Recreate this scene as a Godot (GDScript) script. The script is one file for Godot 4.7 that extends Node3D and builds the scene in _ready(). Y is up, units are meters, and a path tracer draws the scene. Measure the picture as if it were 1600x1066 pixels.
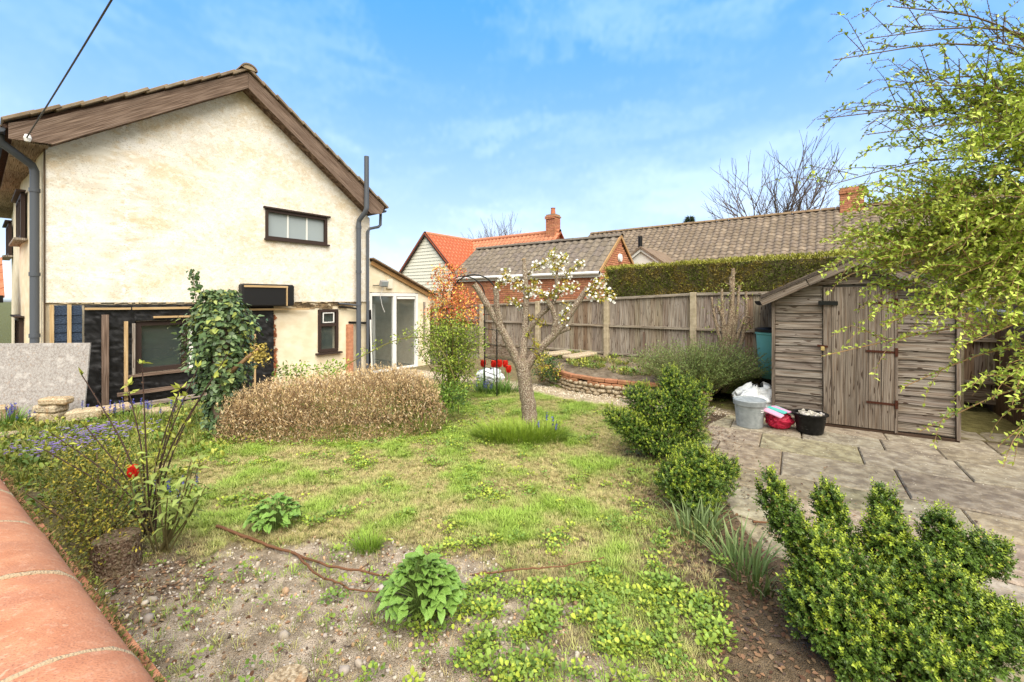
extends Node3D
# Back garden of an old rendered cottage. x right, y up, the garden runs towards -z. Units are metres.
var R := RandomNumberGenerator.new()
var M := {}
var taken := {}
var wob := FastNoiseLite.new()

class G:
	var v := PackedVector3Array()
	var n := PackedVector3Array()
	var c := PackedColorArray()
	var uv := PackedVector2Array()
	var ix := PackedInt32Array()

	func vert(p: Vector3, nn: Vector3, col: Color, t: Vector2) -> int:
		v.push_back(p); n.push_back(nn); c.push_back(col); uv.push_back(t)
		return v.size() - 1

	# corners run counter-clockwise seen from outside
	func quad(a: Vector3, b: Vector3, d: Vector3, e: Vector3, col := Color.WHITE, ta := Vector2.ZERO, tb := Vector2(1, 0), tc := Vector2(1, 1), td := Vector2(0, 1)) -> void:
		var nn := (d - a).cross(e - b).normalized()
		var k := v.size()
		vert(a, nn, col, ta); vert(b, nn, col, tb); vert(d, nn, col, tc); vert(e, nn, col, td)
		ix.append_array(PackedInt32Array([k, k + 2, k + 1, k, k + 3, k + 2]))

	func tri(a: Vector3, b: Vector3, d: Vector3, col := Color.WHITE, s := 1.0) -> void:
		var nn := (b - a).cross(d - a).normalized()
		var k := v.size()
		for p: Vector3 in [a, b, d]:
			vert(p, nn, col, Vector2(p.x + p.z, p.y + p.z) * s)
		ix.append_array(PackedInt32Array([k, k + 2, k + 1]))

	func box(size: Vector3, t: Transform3D, col := Color.WHITE, uo := Vector2.ZERO, ch := 0.0) -> void:
		var h := size * 0.5
		var us := Vector2(0.8, 3.2)
		for ax in 3:
			var b := (ax + 1) % 3
			var d := (ax + 2) % 3
			for s: float in [-1.0, 1.0]:
				var q: Array[Vector3] = []
				var tq: Array[Vector2] = []
				for k: Vector2 in [Vector2(-1, -1), Vector2(1, -1), Vector2(1, 1), Vector2(-1, 1)]:
					var p := Vector3.ZERO
					p[ax] = s * h[ax]
					p[b] = k.x * (h[b] - ch)
					p[d] = k.y * (h[d] - ch)
					var w := Vector2(p.x, p.y + p.z)
					if ax == 0:
						w = Vector2(p.y * 0.2, p.z)
					q.push_back(t * p)
					tq.push_back(w * us + uo)
				if s > 0:
					quad(q[0], q[1], q[2], q[3], col, tq[0], tq[1], tq[2], tq[3])
				else:
					quad(q[3], q[2], q[1], q[0], col, tq[3], tq[2], tq[1], tq[0])
		if ch > 0.0:
			var mid := t.origin
			for ax in 3:
				var b := (ax + 1) % 3
				var d := (ax + 2) % 3
				for s1: float in [-1.0, 1.0]:
					for s2: float in [-1.0, 1.0]:
						var q: Array[Vector3] = []
						for e: Vector2 in [Vector2(0, -1), Vector2(0, 1), Vector2(1, 1), Vector2(1, -1)]:
							var p := Vector3.ZERO
							p[d] = e.y * (h[d] - ch)
							p[ax] = s1 * (h[ax] - (ch if e.x > 0 else 0.0))
							p[b] = s2 * (h[b] - (0.0 if e.x > 0 else ch))
							q.push_back(t * p)
						out_quad(q, mid, col, uo)
			for s1: float in [-1.0, 1.0]:
				for s2: float in [-1.0, 1.0]:
					for s3: float in [-1.0, 1.0]:
						var s := Vector3(s1, s2, s3)
						var p0 := t * (s * Vector3(h.x, h.y - ch, h.z - ch))
						var p1 := t * (s * Vector3(h.x - ch, h.y, h.z - ch))
						var p2 := t * (s * Vector3(h.x - ch, h.y - ch, h.z))
						if (p1 - p0).cross(p2 - p0).dot(p0 - mid) > 0:
							tri(p0, p1, p2, col)
						else:
							tri(p0, p2, p1, col)

	func out_quad(q: Array[Vector3], mid: Vector3, col: Color, uo := Vector2.ZERO) -> void:
		var m := (q[0] + q[1] + q[2] + q[3]) * 0.25
		var t := uo + Vector2(m.x, m.y)
		if (q[2] - q[0]).cross(q[3] - q[1]).dot(m - mid) > 0:
			quad(q[0], q[1], q[2], q[3], col, t, t + Vector2(.02, 0), t + Vector2(.02, .02), t)
		else:
			quad(q[3], q[2], q[1], q[0], col, t, t + Vector2(.02, 0), t + Vector2(.02, .02), t)

	func tube(pts: Array, radii: Array, sides: int, col: Color, cap := true, us := 3.0) -> void:
		var side := Vector3.ZERO
		var base := v.size()
		var run := 0.0
		for i in pts.size():
			var p: Vector3 = pts[i]
			var f: Vector3 = ((pts[mini(i + 1, pts.size() - 1)] as Vector3) - (pts[maxi(i - 1, 0)] as Vector3)).normalized()
			if i > 0:
				run += p.distance_to(pts[i - 1])
			if side == Vector3.ZERO:
				side = f.cross(Vector3.UP if absf(f.y) < 0.9 else Vector3.RIGHT)
			side = (side - f * side.dot(f)).normalized()
			var up := side.cross(f)
			for k in sides + 1:
				var a := TAU * k / sides
				var o := side * cos(a) + up * sin(a)
				vert(p + o * float(radii[i]), o, col, Vector2(run * us, float(k) / sides))
		for i in pts.size() - 1:
			for k in sides:
				var a := base + i * (sides + 1) + k
				var b := a + sides + 1
				ix.append_array(PackedInt32Array([a, a + 1, b, a + 1, b + 1, b]))
		if cap:
			for e in [0, pts.size() - 1]:
				var f: Vector3 = (pts[1] as Vector3) - (pts[0] as Vector3) if e == 0 else (pts[e] as Vector3) - (pts[e - 1] as Vector3)
				f = -f.normalized() if e == 0 else f.normalized()
				var m := vert(pts[e], f, col, Vector2(0.5, 0.5))
				var r0 := v.size()
				for k in sides + 1:
					var s := base + int(e) * (sides + 1) + k
					vert(v[s], f, col, Vector2(0.5 + 0.4 * cos(TAU * k / sides), 0.5 + 0.4 * sin(TAU * k / sides)))
				for k in sides:
					if e == 0:
						ix.append_array(PackedInt32Array([m, r0 + k, r0 + k + 1]))
					else:
						ix.append_array(PackedInt32Array([m, r0 + k + 1, r0 + k]))

	# profile: radius and height pairs, from the bottom outside upwards
	func lathe(prof: Array, sides: int, t: Transform3D, col := Color.WHITE, squash := 1.0) -> void:
		for i in prof.size() - 1:
			var a: Vector2 = prof[i]
			var b: Vector2 = prof[i + 1]
			var dn := Vector2(b.y - a.y, a.x - b.x).normalized()
			var k0 := v.size()
			for k in sides + 1:
				var an := TAU * k / sides
				var o := Vector3(cos(an), 0, sin(an) * squash)
				var nn := (t.basis * Vector3(o.x * dn.x, dn.y, o.z * dn.x)).normalized()
				vert(t * Vector3(o.x * a.x, a.y, o.z * a.x), nn, col, Vector2(float(k) / sides * 2.0, a.y * 2.0))
				vert(t * Vector3(o.x * b.x, b.y, o.z * b.x), nn, col, Vector2(float(k) / sides * 2.0, b.y * 2.0))
			for k in sides:
				var q := k0 + k * 2
				ix.append_array(PackedInt32Array([q, q + 2, q + 1, q + 2, q + 3, q + 1]))

	func leaf(p: Vector3, dir: Vector3, up: Vector3, l: float, w: float, col: Color, fold := 0.2, bend := 0.15) -> void:
		var side := dir.cross(up).normalized()
		var nn := side.cross(dir).normalized()
		var m := p + dir * l * 0.48
		var k := v.size()
		vert(p, nn, col, Vector2(0.5, 0))
		vert(m - side * w * 0.5 + nn * fold * w, (nn + side * fold * 1.6).normalized(), col, Vector2(0, 0.5))
		vert(m, nn, col, Vector2(0.5, 0.5))
		vert(m + side * w * 0.5 + nn * fold * w, (nn - side * fold * 1.6).normalized(), col, Vector2(1, 0.5))
		vert(p + dir * l - nn * bend * l, (nn + dir * bend).normalized(), col, Vector2(0.5, 1))
		ix.append_array(PackedInt32Array([k, k + 1, k + 2, k, k + 2, k + 3, k + 2, k + 1, k + 4, k + 2, k + 4, k + 3]))

	# a fuller leaf, outline of seven points either side of a sunk midrib
	func big_leaf(p: Vector3, dir: Vector3, up: Vector3, l: float, w: float, col: Color, prof: Array, fold := 0.2, bend := 0.4, wave := 0.0) -> void:
		var side := dir.cross(up).normalized()
		var nn := side.cross(dir).normalized()
		var k := v.size()
		var rows := prof.size()
		for i in rows:
			var t := float(i) / (rows - 1)
			var q := p + dir * l * t * (1.0 - 0.25 * bend * t) - nn * bend * l * t * t * 0.6
			var hw: float = float(prof[i]) * w * 0.5
			var wv := sin(i * 2.4) * wave * w
			var nb := (nn + dir * bend * t).normalized()
			vert(q - side * hw + nn * (fold * hw * 2.0 + wv), (nb + side * fold * 1.5).normalized(), col, Vector2(0.0, t))
			vert(q, nb, col, Vector2(0.5, t))
			vert(q + side * hw + nn * (fold * hw * 2.0 - wv), (nb - side * fold * 1.5).normalized(), col, Vector2(1.0, t))
		for i in rows - 1:
			var a := k + i * 3
			ix.append_array(PackedInt32Array([a, a + 3, a + 1, a + 1, a + 3, a + 4, a + 1, a + 4, a + 2, a + 2, a + 4, a + 5]))

	func blade(p: Vector3, dir: Vector3, lean: Vector3, l: float, w: float, col: Color, tip: Color, segs := 3) -> void:
		var side := dir.cross(lean + Vector3(0.001, 0, 0.002)).normalized()
		var k := v.size()
		for i in segs + 1:
			var t := float(i) / segs
			var q := p + dir * l * t * (1.0 - 0.3 * t * lean.length()) + lean * l * t * t * 0.8
			var hw := w * 0.5 * (1.0 - pow(t, 1.8)) + 0.0004
			var nn := (side.cross(dir + lean * 1.6 * t)).normalized()
			var cc := col.lerp(tip, t)
			vert(q - side * hw, nn, cc, Vector2(0, t))
			vert(q + side * hw, nn, cc, Vector2(1, t))
		for i in segs:
			var a := k + i * 2
			ix.append_array(PackedInt32Array([a, a + 2, a + 1, a + 1, a + 2, a + 3]))

	func prism(poly: PackedVector2Array, y0: float, y1: float, t: Transform3D, col := Color.WHITE, ch := 0.0, uo := Vector2.ZERO) -> void:
		# poly in local x,z seen from above; the top is inset by ch
		var p := poly
		if Geometry2D.is_polygon_clockwise(p):
			p = poly.duplicate()
			p.reverse()
		var top := p
		if ch > 0.0:
			var ins := Geometry2D.offset_polygon(p, -ch)
			if ins.size() == 1 and ins[0].size() == p.size():
				top = ins[0]
				if Geometry2D.is_polygon_clockwise(top):
					top.reverse()
				var best := 0
				for i in top.size():
					if top[i].distance_squared_to(p[0]) < top[best].distance_squared_to(p[0]):
						best = i
				var turned := PackedVector2Array()
				for i in top.size():
					turned.push_back(top[(best + i) % top.size()])
				top = turned
			else:
				ch = 0.0
		var up := t.basis.y.normalized()
		var k := v.size()
		for q in top:
			vert(t * Vector3(q.x, y1, q.y), up, col, q * 0.6 + uo)
		var tr := Geometry2D.triangulate_polygon(top)
		for i in range(0, tr.size(), 3):
			var a := top[tr[i]]
			var b := top[tr[i + 1]]
			var d := top[tr[i + 2]]
			# counter-clockwise in x,z(down) seen from above is clockwise for the winding wanted here
			if (b - a).cross(d - a) > 0:
				ix.append_array(PackedInt32Array([k + tr[i], k + tr[i + 1], k + tr[i + 2]]))
			else:
				ix.append_array(PackedInt32Array([k + tr[i], k + tr[i + 2], k + tr[i + 1]]))
		for i in p.size():
			var j := (i + 1) % p.size()
			var a := t * Vector3(p[i].x, y0, p[i].y)
			var b := t * Vector3(p[j].x, y0, p[j].y)
			var a1 := t * Vector3(p[i].x, y1 - ch, p[i].y)
			var b1 := t * Vector3(p[j].x, y1 - ch, p[j].y)
			quad(b, a, a1, b1, col, p[j] + uo, p[i] + uo, p[i] + uo + Vector2(0, .1), p[j] + uo + Vector2(0, .1))
			if ch > 0.0:
				quad(b1, a1, t * Vector3(top[i].x, y1, top[i].y), t * Vector3(top[j].x, y1, top[j].y), col, p[j] + uo, p[i] + uo, top[i] + uo, top[j] + uo)

	func mesh() -> ArrayMesh:
		var a := []
		a.resize(Mesh.ARRAY_MAX)
		a[Mesh.ARRAY_VERTEX] = v
		a[Mesh.ARRAY_NORMAL] = n
		a[Mesh.ARRAY_COLOR] = c
		a[Mesh.ARRAY_TEX_UV] = uv
		a[Mesh.ARRAY_INDEX] = ix
		var m := ArrayMesh.new()
		m.add_surface_from_arrays(Mesh.PRIMITIVE_TRIANGLES, a)
		return m


func numbered(called: String, parent: Node) -> String:
	var key := str(parent.get_instance_id()) + called
	var k: int = taken.get(key, 0)
	taken[key] = k + 1
	return called if k == 0 else "%s_%03d" % [called, k]

func put(g: G, called: String, m: Material, parent: Node = self) -> MeshInstance3D:
	return put_mesh(g.mesh(), called, m, parent)

func put_mesh(mesh: Mesh, called: String, m: Material, parent: Node = self) -> MeshInstance3D:
	var o := MeshInstance3D.new()
	o.mesh = mesh
	o.material_override = m
	o.name = numbered(called, parent)
	parent.add_child(o, true)
	return o

func tag(o: Node, label: String, category: String, group := "") -> Node:
	o.set_meta("label", label)
	o.set_meta("category", category)
	if group:
		o.set_meta("group", group)
	return o

func setting(o: Node) -> Node:
	o.set_meta("kind", "structure")
	return o

func stuff(o: Node, label := "", category := "") -> Node:
	o.set_meta("kind", "stuff")
	if label:
		o.set_meta("label", label)
		o.set_meta("category", category)
	return o

func thing(called: String, label: String, category: String, at := Vector3.ZERO, turn := 0.0, group := "") -> Node3D:
	var o := Node3D.new()
	o.name = numbered(called, self)
	add_child(o)
	o.position = at
	o.rotation.y = turn
	tag(o, label, category, group)
	return o

func at(p: Vector3, b := Basis.IDENTITY) -> Transform3D:
	return Transform3D(b, p)

# a basis whose x runs along a and whose y is as near to up as can be
func along(a: Vector3, up := Vector3.UP) -> Basis:
	var x := a.normalized()
	var z := x.cross(up).normalized()
	return Basis(x, z.cross(x), z)

func rnd(a: float, b: float) -> float:
	return R.randf_range(a, b)

func rdir() -> Vector3:
	var y := rnd(-1, 1)
	var a := rnd(0, TAU)
	var s := sqrt(1 - y * y)
	return Vector3(s * cos(a), y, s * sin(a))

func lin(r: float, g: float, b: float) -> Color:
	return Color(r, g, b)

func tone(col: Color, spread: float) -> Color:
	var k := 1.0 + rnd(-spread, spread)
	return Color(col.r * k, col.g * k, col.b * k * (1.0 + rnd(-spread, spread) * 0.3))

func nz(w: int, h: int, sd: int, freq: float, oct := 4, sx := 1, kind := FastNoiseLite.TYPE_SIMPLEX_SMOOTH) -> PackedByteArray:
	var f := FastNoiseLite.new()
	f.seed = sd
	f.noise_type = kind
	f.frequency = freq
	f.fractal_octaves = oct
	if kind == FastNoiseLite.TYPE_CELLULAR:
		f.fractal_type = FastNoiseLite.FRACTAL_NONE
	var im := f.get_seamless_image(maxi(w / sx, 8), h)
	if sx > 1:
		im.resize(w, h, Image.INTERPOLATE_CUBIC)
	im.convert(Image.FORMAT_L8)
	return im.get_data()

# colours along the first noise, then layers [noise, colour, low, high, strength]
func paint(w: int, h: int, n1: PackedByteArray, ramp: Array, layers: Array) -> ImageTexture:
	var grad := Gradient.new()
	grad.offsets = PackedFloat32Array(ramp.map(func(e): return e[0]))
	grad.colors = PackedColorArray(ramp.map(func(e): return e[1]))
	var lut: Array[Color] = []
	for i in 256:
		lut.push_back(grad.sample(i / 255.0))
	var tl := []
	for l in layers:
		var a := PackedFloat32Array()
		for i in 256:
			a.push_back(smoothstep(l[2], l[3], i / 255.0) * float(l[4]))
		tl.push_back(a)
	var out := PackedByteArray()
	out.resize(w * h * 3)
	for i in w * h:
		var col := lut[n1[i]]
		for k in layers.size():
			var t: float = tl[k][layers[k][0][i]]
			if t > 0.0:
				col = col.lerp(layers[k][1], t)
		out[i * 3] = int(col.r * 255.0)
		out[i * 3 + 1] = int(col.g * 255.0)
		out[i * 3 + 2] = int(col.b * 255.0)
	return ImageTexture.create_from_image(Image.create_from_data(w, h, false, Image.FORMAT_RGB8, out))

func height_tex(w: int, h: int, a: PackedByteArray) -> ImageTexture:
	return ImageTexture.create_from_image(Image.create_from_data(w, h, false, Image.FORMAT_L8, a))

func mat(called: String, tex: Texture2D, rough: float, tint := Color.WHITE, bump: Texture2D = null, bump_cm := 0.3, scale := Vector3.ZERO) -> StandardMaterial3D:
	var m := StandardMaterial3D.new()
	m.resource_name = called
	m.albedo_texture = tex
	m.albedo_color = tint
	m.roughness = rough
	m.metallic_specular = 0.35
	m.vertex_color_use_as_albedo = true
	if bump:
		m.heightmap_enabled = true
		m.heightmap_texture = bump
		m.heightmap_scale = bump_cm
	if scale != Vector3.ZERO:
		m.uv1_triplanar = true
		m.uv1_world_triplanar = true
		m.uv1_scale = scale
	M[called] = m
	return m

func leaf_mat(called: String, rough: float, glow := 0.35) -> StandardMaterial3D:
	var m := StandardMaterial3D.new()
	m.resource_name = called
	m.vertex_color_use_as_albedo = true
	m.roughness = rough
	m.metallic_specular = 0.4
	m.backlight_enabled = true
	m.backlight = Color(glow, glow, glow * 0.5)
	M[called] = m
	return m

# hairline cracks: bright where a smooth noise crosses its middle
func cracks(s: int) -> PackedByteArray:
	var a := nz(s, s, 61, 0.012, 4)
	var b := nz(s, s, 62, 0.008, 2)
	var out := PackedByteArray()
	out.resize(s * s)
	for i in s * s:
		var k := 255 - absi(int(a[i]) - 128) * 16
		out[i] = clampi(k if b[i] > 140 else 0, 0, 255)
	return out

func make_materials() -> void:
	var s := 512
	var a := nz(s, s, 3, 0.012, 5)
	var b := nz(s, s, 4, 0.05, 3)
	var f := nz(s, s, 5, 0.25, 2)
	var g := nz(s, s, 6, 0.006, 3)
	var grain := nz(s, s, 7, 0.06, 4, 16)
	var knot := nz(s, s, 18, 0.022, 1, 2)
	var grain2 := nz(s, s, 8, 0.02, 3, 8)
	var b2 := nz(s, s, 14, 0.02, 5)
	var crack := cracks(s)
	var lich := nz(s, s, 15, 0.045, 2)
	var cell := nz(s, s, 9, 0.09, 1, 1, FastNoiseLite.TYPE_CELLULAR)
	var bump_f := height_tex(s, s, f)
	var bump_b := height_tex(s, s, b)
	var bump_g := height_tex(s, s, grain)
	# cream lime render: ochre stains, pale patches, dark pits
	mat("render_cream", paint(s, s, a, [[0.25, Color(0.855, 0.825, 0.765)], [0.5, Color(0.895, 0.875, 0.83)], [0.75, Color(0.93, 0.915, 0.89)]], [[crack, Color(0.55, 0.50, 0.43), 0.90, 0.985, 0.55], [lich, Color(0.82, 0.73, 0.58), 0.62, 0.80, 0.5], [g, Color(0.86, 0.76, 0.60), 0.54, 0.80, 0.55], [b, Color(0.96, 0.945, 0.91), 0.56, 0.72, 0.75], [f, Color(0.46, 0.40, 0.32), 0.70, 0.84, 0.65]]), 0.95, Color.WHITE, bump_f, 0.25, Vector3(0.36, 0.36, 0.36))
	mat("render_plain", paint(s, s, a, [[0.2, Color(0.86, 0.80, 0.68)], [0.8, Color(0.93, 0.89, 0.80)]], [[f, Color(0.72, 0.64, 0.52), 0.75, 0.95, 0.4]]), 0.95, Color.WHITE, bump_f, 0.3, Vector3(0.6, 0.6, 0.6))
	var wood := paint(s, s, grain, [[0.2, Color(0.385, 0.35, 0.315)], [0.45, Color(0.57, 0.53, 0.49)], [0.8, Color(0.70, 0.67, 0.63)]], [[grain2, Color(0.51, 0.42, 0.34), 0.55, 0.85, 0.4], [f, Color(0.34, 0.30, 0.27), 0.70, 0.92, 0.5], [knot, Color(0.26, 0.20, 0.16), 0.80, 0.86, 0.85]])
	mat("wood_grey", wood, 0.9, Color.WHITE, bump_g, 0.25)
	mat("wood_brown", paint(s, s, grain, [[0.2, Color(0.31, 0.25, 0.21)], [0.5, Color(0.45, 0.375, 0.325)], [0.85, Color(0.57, 0.50, 0.45)]], [[grain2, Color(0.60, 0.52, 0.45), 0.65, 0.9, 0.5], [f, Color(0.66, 0.60, 0.54), 0.82, 0.95, 0.6]]), 0.85, Color.WHITE, bump_g, 0.3)
	mat("wood_new", paint(s, s, grain, [[0.2, Color(0.66, 0.54, 0.38)], [0.8, Color(0.82, 0.72, 0.56)]], [[f, Color(0.52, 0.40, 0.28), 0.8, 0.95, 0.4]]), 0.85, Color.WHITE, bump_g, 0.15)
	mat("concrete", paint(s, s, a, [[0.2, Color(0.62, 0.57, 0.48)], [0.8, Color(0.76, 0.71, 0.61)]], [[f, Color(0.45, 0.41, 0.34), 0.68, 0.9, 0.7], [g, Color(0.55, 0.53, 0.38), 0.6, 0.85, 0.4]]), 0.95, Color.WHITE, bump_f, 0.3, Vector3(1.2, 1.2, 1.2))
	mat("sandstone", paint(s, s, b2, [[0.2, Color(0.54, 0.50, 0.435)], [0.5, Color(0.625, 0.585, 0.51)], [0.8, Color(0.70, 0.665, 0.59)]], [[a, Color(0.47, 0.43, 0.385), 0.5, 0.75, 0.5], [lich, Color(0.74, 0.71, 0.64), 0.66, 0.74, 0.5], [b, Color(0.66, 0.60, 0.47), 0.62, 0.85, 0.4], [f, Color(0.33, 0.28, 0.24), 0.72, 0.95, 0.65]]), 0.9, Color.WHITE, bump_b, 0.5)
	mat("tile_grey", paint(s, s, a, [[0.2, Color(0.40, 0.375, 0.345)], [0.8, Color(0.56, 0.53, 0.50)]], [[f, Color(0.72, 0.68, 0.60), 0.66, 0.9, 0.6], [b, Color(0.33, 0.29, 0.25), 0.6, 0.85, 0.6]]), 0.95, Color.WHITE, bump_f, 0.4, Vector3(0.9, 0.9, 0.9))
	mat("tile_mossy", paint(s, s, a, [[0.2, Color(0.46, 0.41, 0.36)], [0.8, Color(0.60, 0.55, 0.50)]], [[f, Color(0.70, 0.66, 0.60), 0.68, 0.9, 0.5], [b, Color(0.62, 0.47, 0.26), 0.62, 0.85, 0.5]]), 0.95, Color.WHITE, bump_f, 0.4, Vector3(0.7, 0.7, 0.7))
	mat("clay", paint(s, s, a, [[0.2, Color(0.66, 0.43, 0.32)], [0.8, Color(0.78, 0.55, 0.43)]], [[f, Color(0.62, 0.35, 0.24), 0.7, 0.95, 0.5], [b, Color(0.86, 0.66, 0.52), 0.68, 0.9, 0.5]]), 0.7, Color.WHITE, bump_f, 0.04, Vector3(1.4, 1.4, 1.4))
	mat("coping", paint(s, s, a, [[0.2, Color(0.70, 0.46, 0.34)], [0.8, Color(0.79, 0.56, 0.43)]], [[g, Color(0.66, 0.46, 0.37), 0.5, 0.8, 0.6], [b, Color(0.82, 0.64, 0.54), 0.62, 0.8, 0.5], [f, Color(0.46, 0.31, 0.25), 0.66, 0.84, 0.6], [lich, Color(0.80, 0.72, 0.62), 0.80, 0.86, 0.5]]), 0.85, Color.WHITE, bump_f, 0.12, Vector3(1.7, 1.7, 1.7))
	mat("brick", paint(s, s, a, [[0.2, Color(0.66, 0.44, 0.33)], [0.8, Color(0.80, 0.58, 0.45)]], [[f, Color(0.42, 0.26, 0.2), 0.68, 0.92, 0.6], [b, Color(0.80, 0.66, 0.52), 0.68, 0.9, 0.5]]), 0.95, Color.WHITE, bump_f, 0.4, Vector3(1.6, 1.6, 1.6))
	mat("stone", paint(s, s, b, [[0.2, Color(0.52, 0.46, 0.38)], [0.5, Color(0.70, 0.64, 0.54)], [0.8, Color(0.82, 0.78, 0.70)]], [[f, Color(0.42, 0.36, 0.28), 0.7, 0.92, 0.6], [a, Color(0.70, 0.54, 0.38), 0.6, 0.8, 0.5]]), 0.95, Color.WHITE, bump_f, 0.5, Vector3(1.5, 1.5, 1.5))
	# grey speckled board
	mat("speckled_board", paint(s, s, cell, [[0.1, Color(0.70, 0.69, 0.68)], [0.5, Color(0.63, 0.61, 0.60)], [0.9, Color(0.55, 0.52, 0.50)]], [[f, Color(0.36, 0.33, 0.31), 0.56, 0.78, 0.8], [b, Color(0.62, 0.52, 0.44), 0.66, 0.9, 0.5], [a, Color(0.86, 0.85, 0.84), 0.6, 0.8, 0.4]]), 0.8, Color.WHITE, bump_f, 0.1, Vector3(0.7, 0.7, 0.7))
	mat("bark", paint(s, s, b, [[0.2, Color(0.31, 0.24, 0.19)], [0.55, Color(0.50, 0.42, 0.36)], [0.85, Color(0.66, 0.60, 0.53)]], [[lich, Color(0.80, 0.78, 0.70), 0.60, 0.68, 0.8], [f, Color(0.88, 0.86, 0.80), 0.66, 0.78, 0.8], [a, Color(0.52, 0.52, 0.36), 0.6, 0.85, 0.4]]), 0.95, Color.WHITE, bump_b, 1.2, Vector3(2.4, 1.6, 2.4))
	mat("bark_grey", null, 0.95, Color(0.47, 0.40, 0.36))
	mat("twig", null, 0.85)
	mat("soil", paint(s, s, a, [[0.2, Color(0.76, 0.74, 0.70)], [0.8, Color(1.0, 0.98, 0.95)]], [[f, Color(0.40, 0.35, 0.30), 0.58, 0.80, 0.8], [b, Color(1.0, 1.0, 1.0), 0.6, 0.8, 0.5], [cell, Color(0.55, 0.5, 0.45), 0.7, 1.0, 0.5]]), 1.0, Color.WHITE, bump_f, 1.2, Vector3(1.1, 1.1, 1.1))
	mat("membrane", null, 0.5, Color(0.125, 0.125, 0.13), bump_b, 0.12, Vector3(1.5, 1.5, 1.5))
	mat("slate_blue", paint(s, s, b, [[0.2, Color(0.10, 0.14, 0.20)], [0.8, Color(0.26, 0.33, 0.42)]], []), 0.6, Color.WHITE, bump_b, 0.8, Vector3(2, 2, 2))
	mat("plastic_grey", null, 0.4, Color(0.33, 0.35, 0.38))
	mat("plastic_black", null, 0.4, Color(0.09, 0.09, 0.095))
	mat("plastic_white", null, 0.35, Color(0.90, 0.90, 0.89))
	mat("paint_white", null, 0.5, Color(0.88, 0.88, 0.86))
	mat("frame_brown", null, 0.6, Color(0.23, 0.18, 0.16), bump_g, 0.1)
	mat("felt", paint(s, s, b, [[0.2, Color(0.26, 0.24, 0.22)], [0.8, Color(0.42, 0.39, 0.36)]], []), 0.95, Color.WHITE, bump_f, 0.3, Vector3(2, 2, 2))
	mat("rust", paint(s, s, f, [[0.2, Color(0.20, 0.11, 0.08)], [0.8, Color(0.42, 0.24, 0.17)]], []), 0.85, Color.WHITE, bump_f, 0.2, Vector3(3, 3, 3))
	mat("iron", null, 0.6, Color(0.12, 0.13, 0.12))
	mat("turquoise", null, 0.5, Color(0.42, 0.68, 0.66), bump_g, 0.1)
	mat("bucket_grey", paint(s, s, a, [[0.2, Color(0.56, 0.59, 0.60)], [0.8, Color(0.68, 0.71, 0.72)]], [[f, Color(0.90, 0.90, 0.88), 0.80, 0.9, 0.8]]), 0.5, Color.WHITE, null, 0.0, Vector3(2, 2, 2))
	mat("tub_black", paint(s, s, a, [[0.2, Color(0.07, 0.07, 0.07)], [0.8, Color(0.13, 0.13, 0.13)]], [[grain, Color(0.72, 0.70, 0.66), 0.80, 0.95, 0.7]]), 0.5)
	mat("any", null, 0.6)
	mat("cloth_sheen", null, 0.35)
	mat("mortar", null, 1.0, Color(0.66, 0.60, 0.52), bump_f, 0.4, Vector3(2, 2, 2))
	mat("moss", null, 1.0)
	var gl := StandardMaterial3D.new()
	gl.transparency = BaseMaterial3D.TRANSPARENCY_ALPHA
	gl.albedo_color = Color(0.6, 0.68, 0.66, 0.08)
	gl.roughness = 0.05
	M["glass"] = gl
	var fr := StandardMaterial3D.new()
	fr.albedo_color = Color(0.60, 0.64, 0.65)
	fr.roughness = 0.25
	fr.heightmap_enabled = true
	fr.heightmap_texture = bump_f
	fr.heightmap_scale = 0.1
	M["frosted"] = fr
	leaf_mat("leaf", 0.5)
	leaf_mat("leaf_gloss", 0.35, 0.2)
	leaf_mat("leaf_dry", 0.9, 0.2)
	leaf_mat("petal", 0.6, 0.4)

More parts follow.
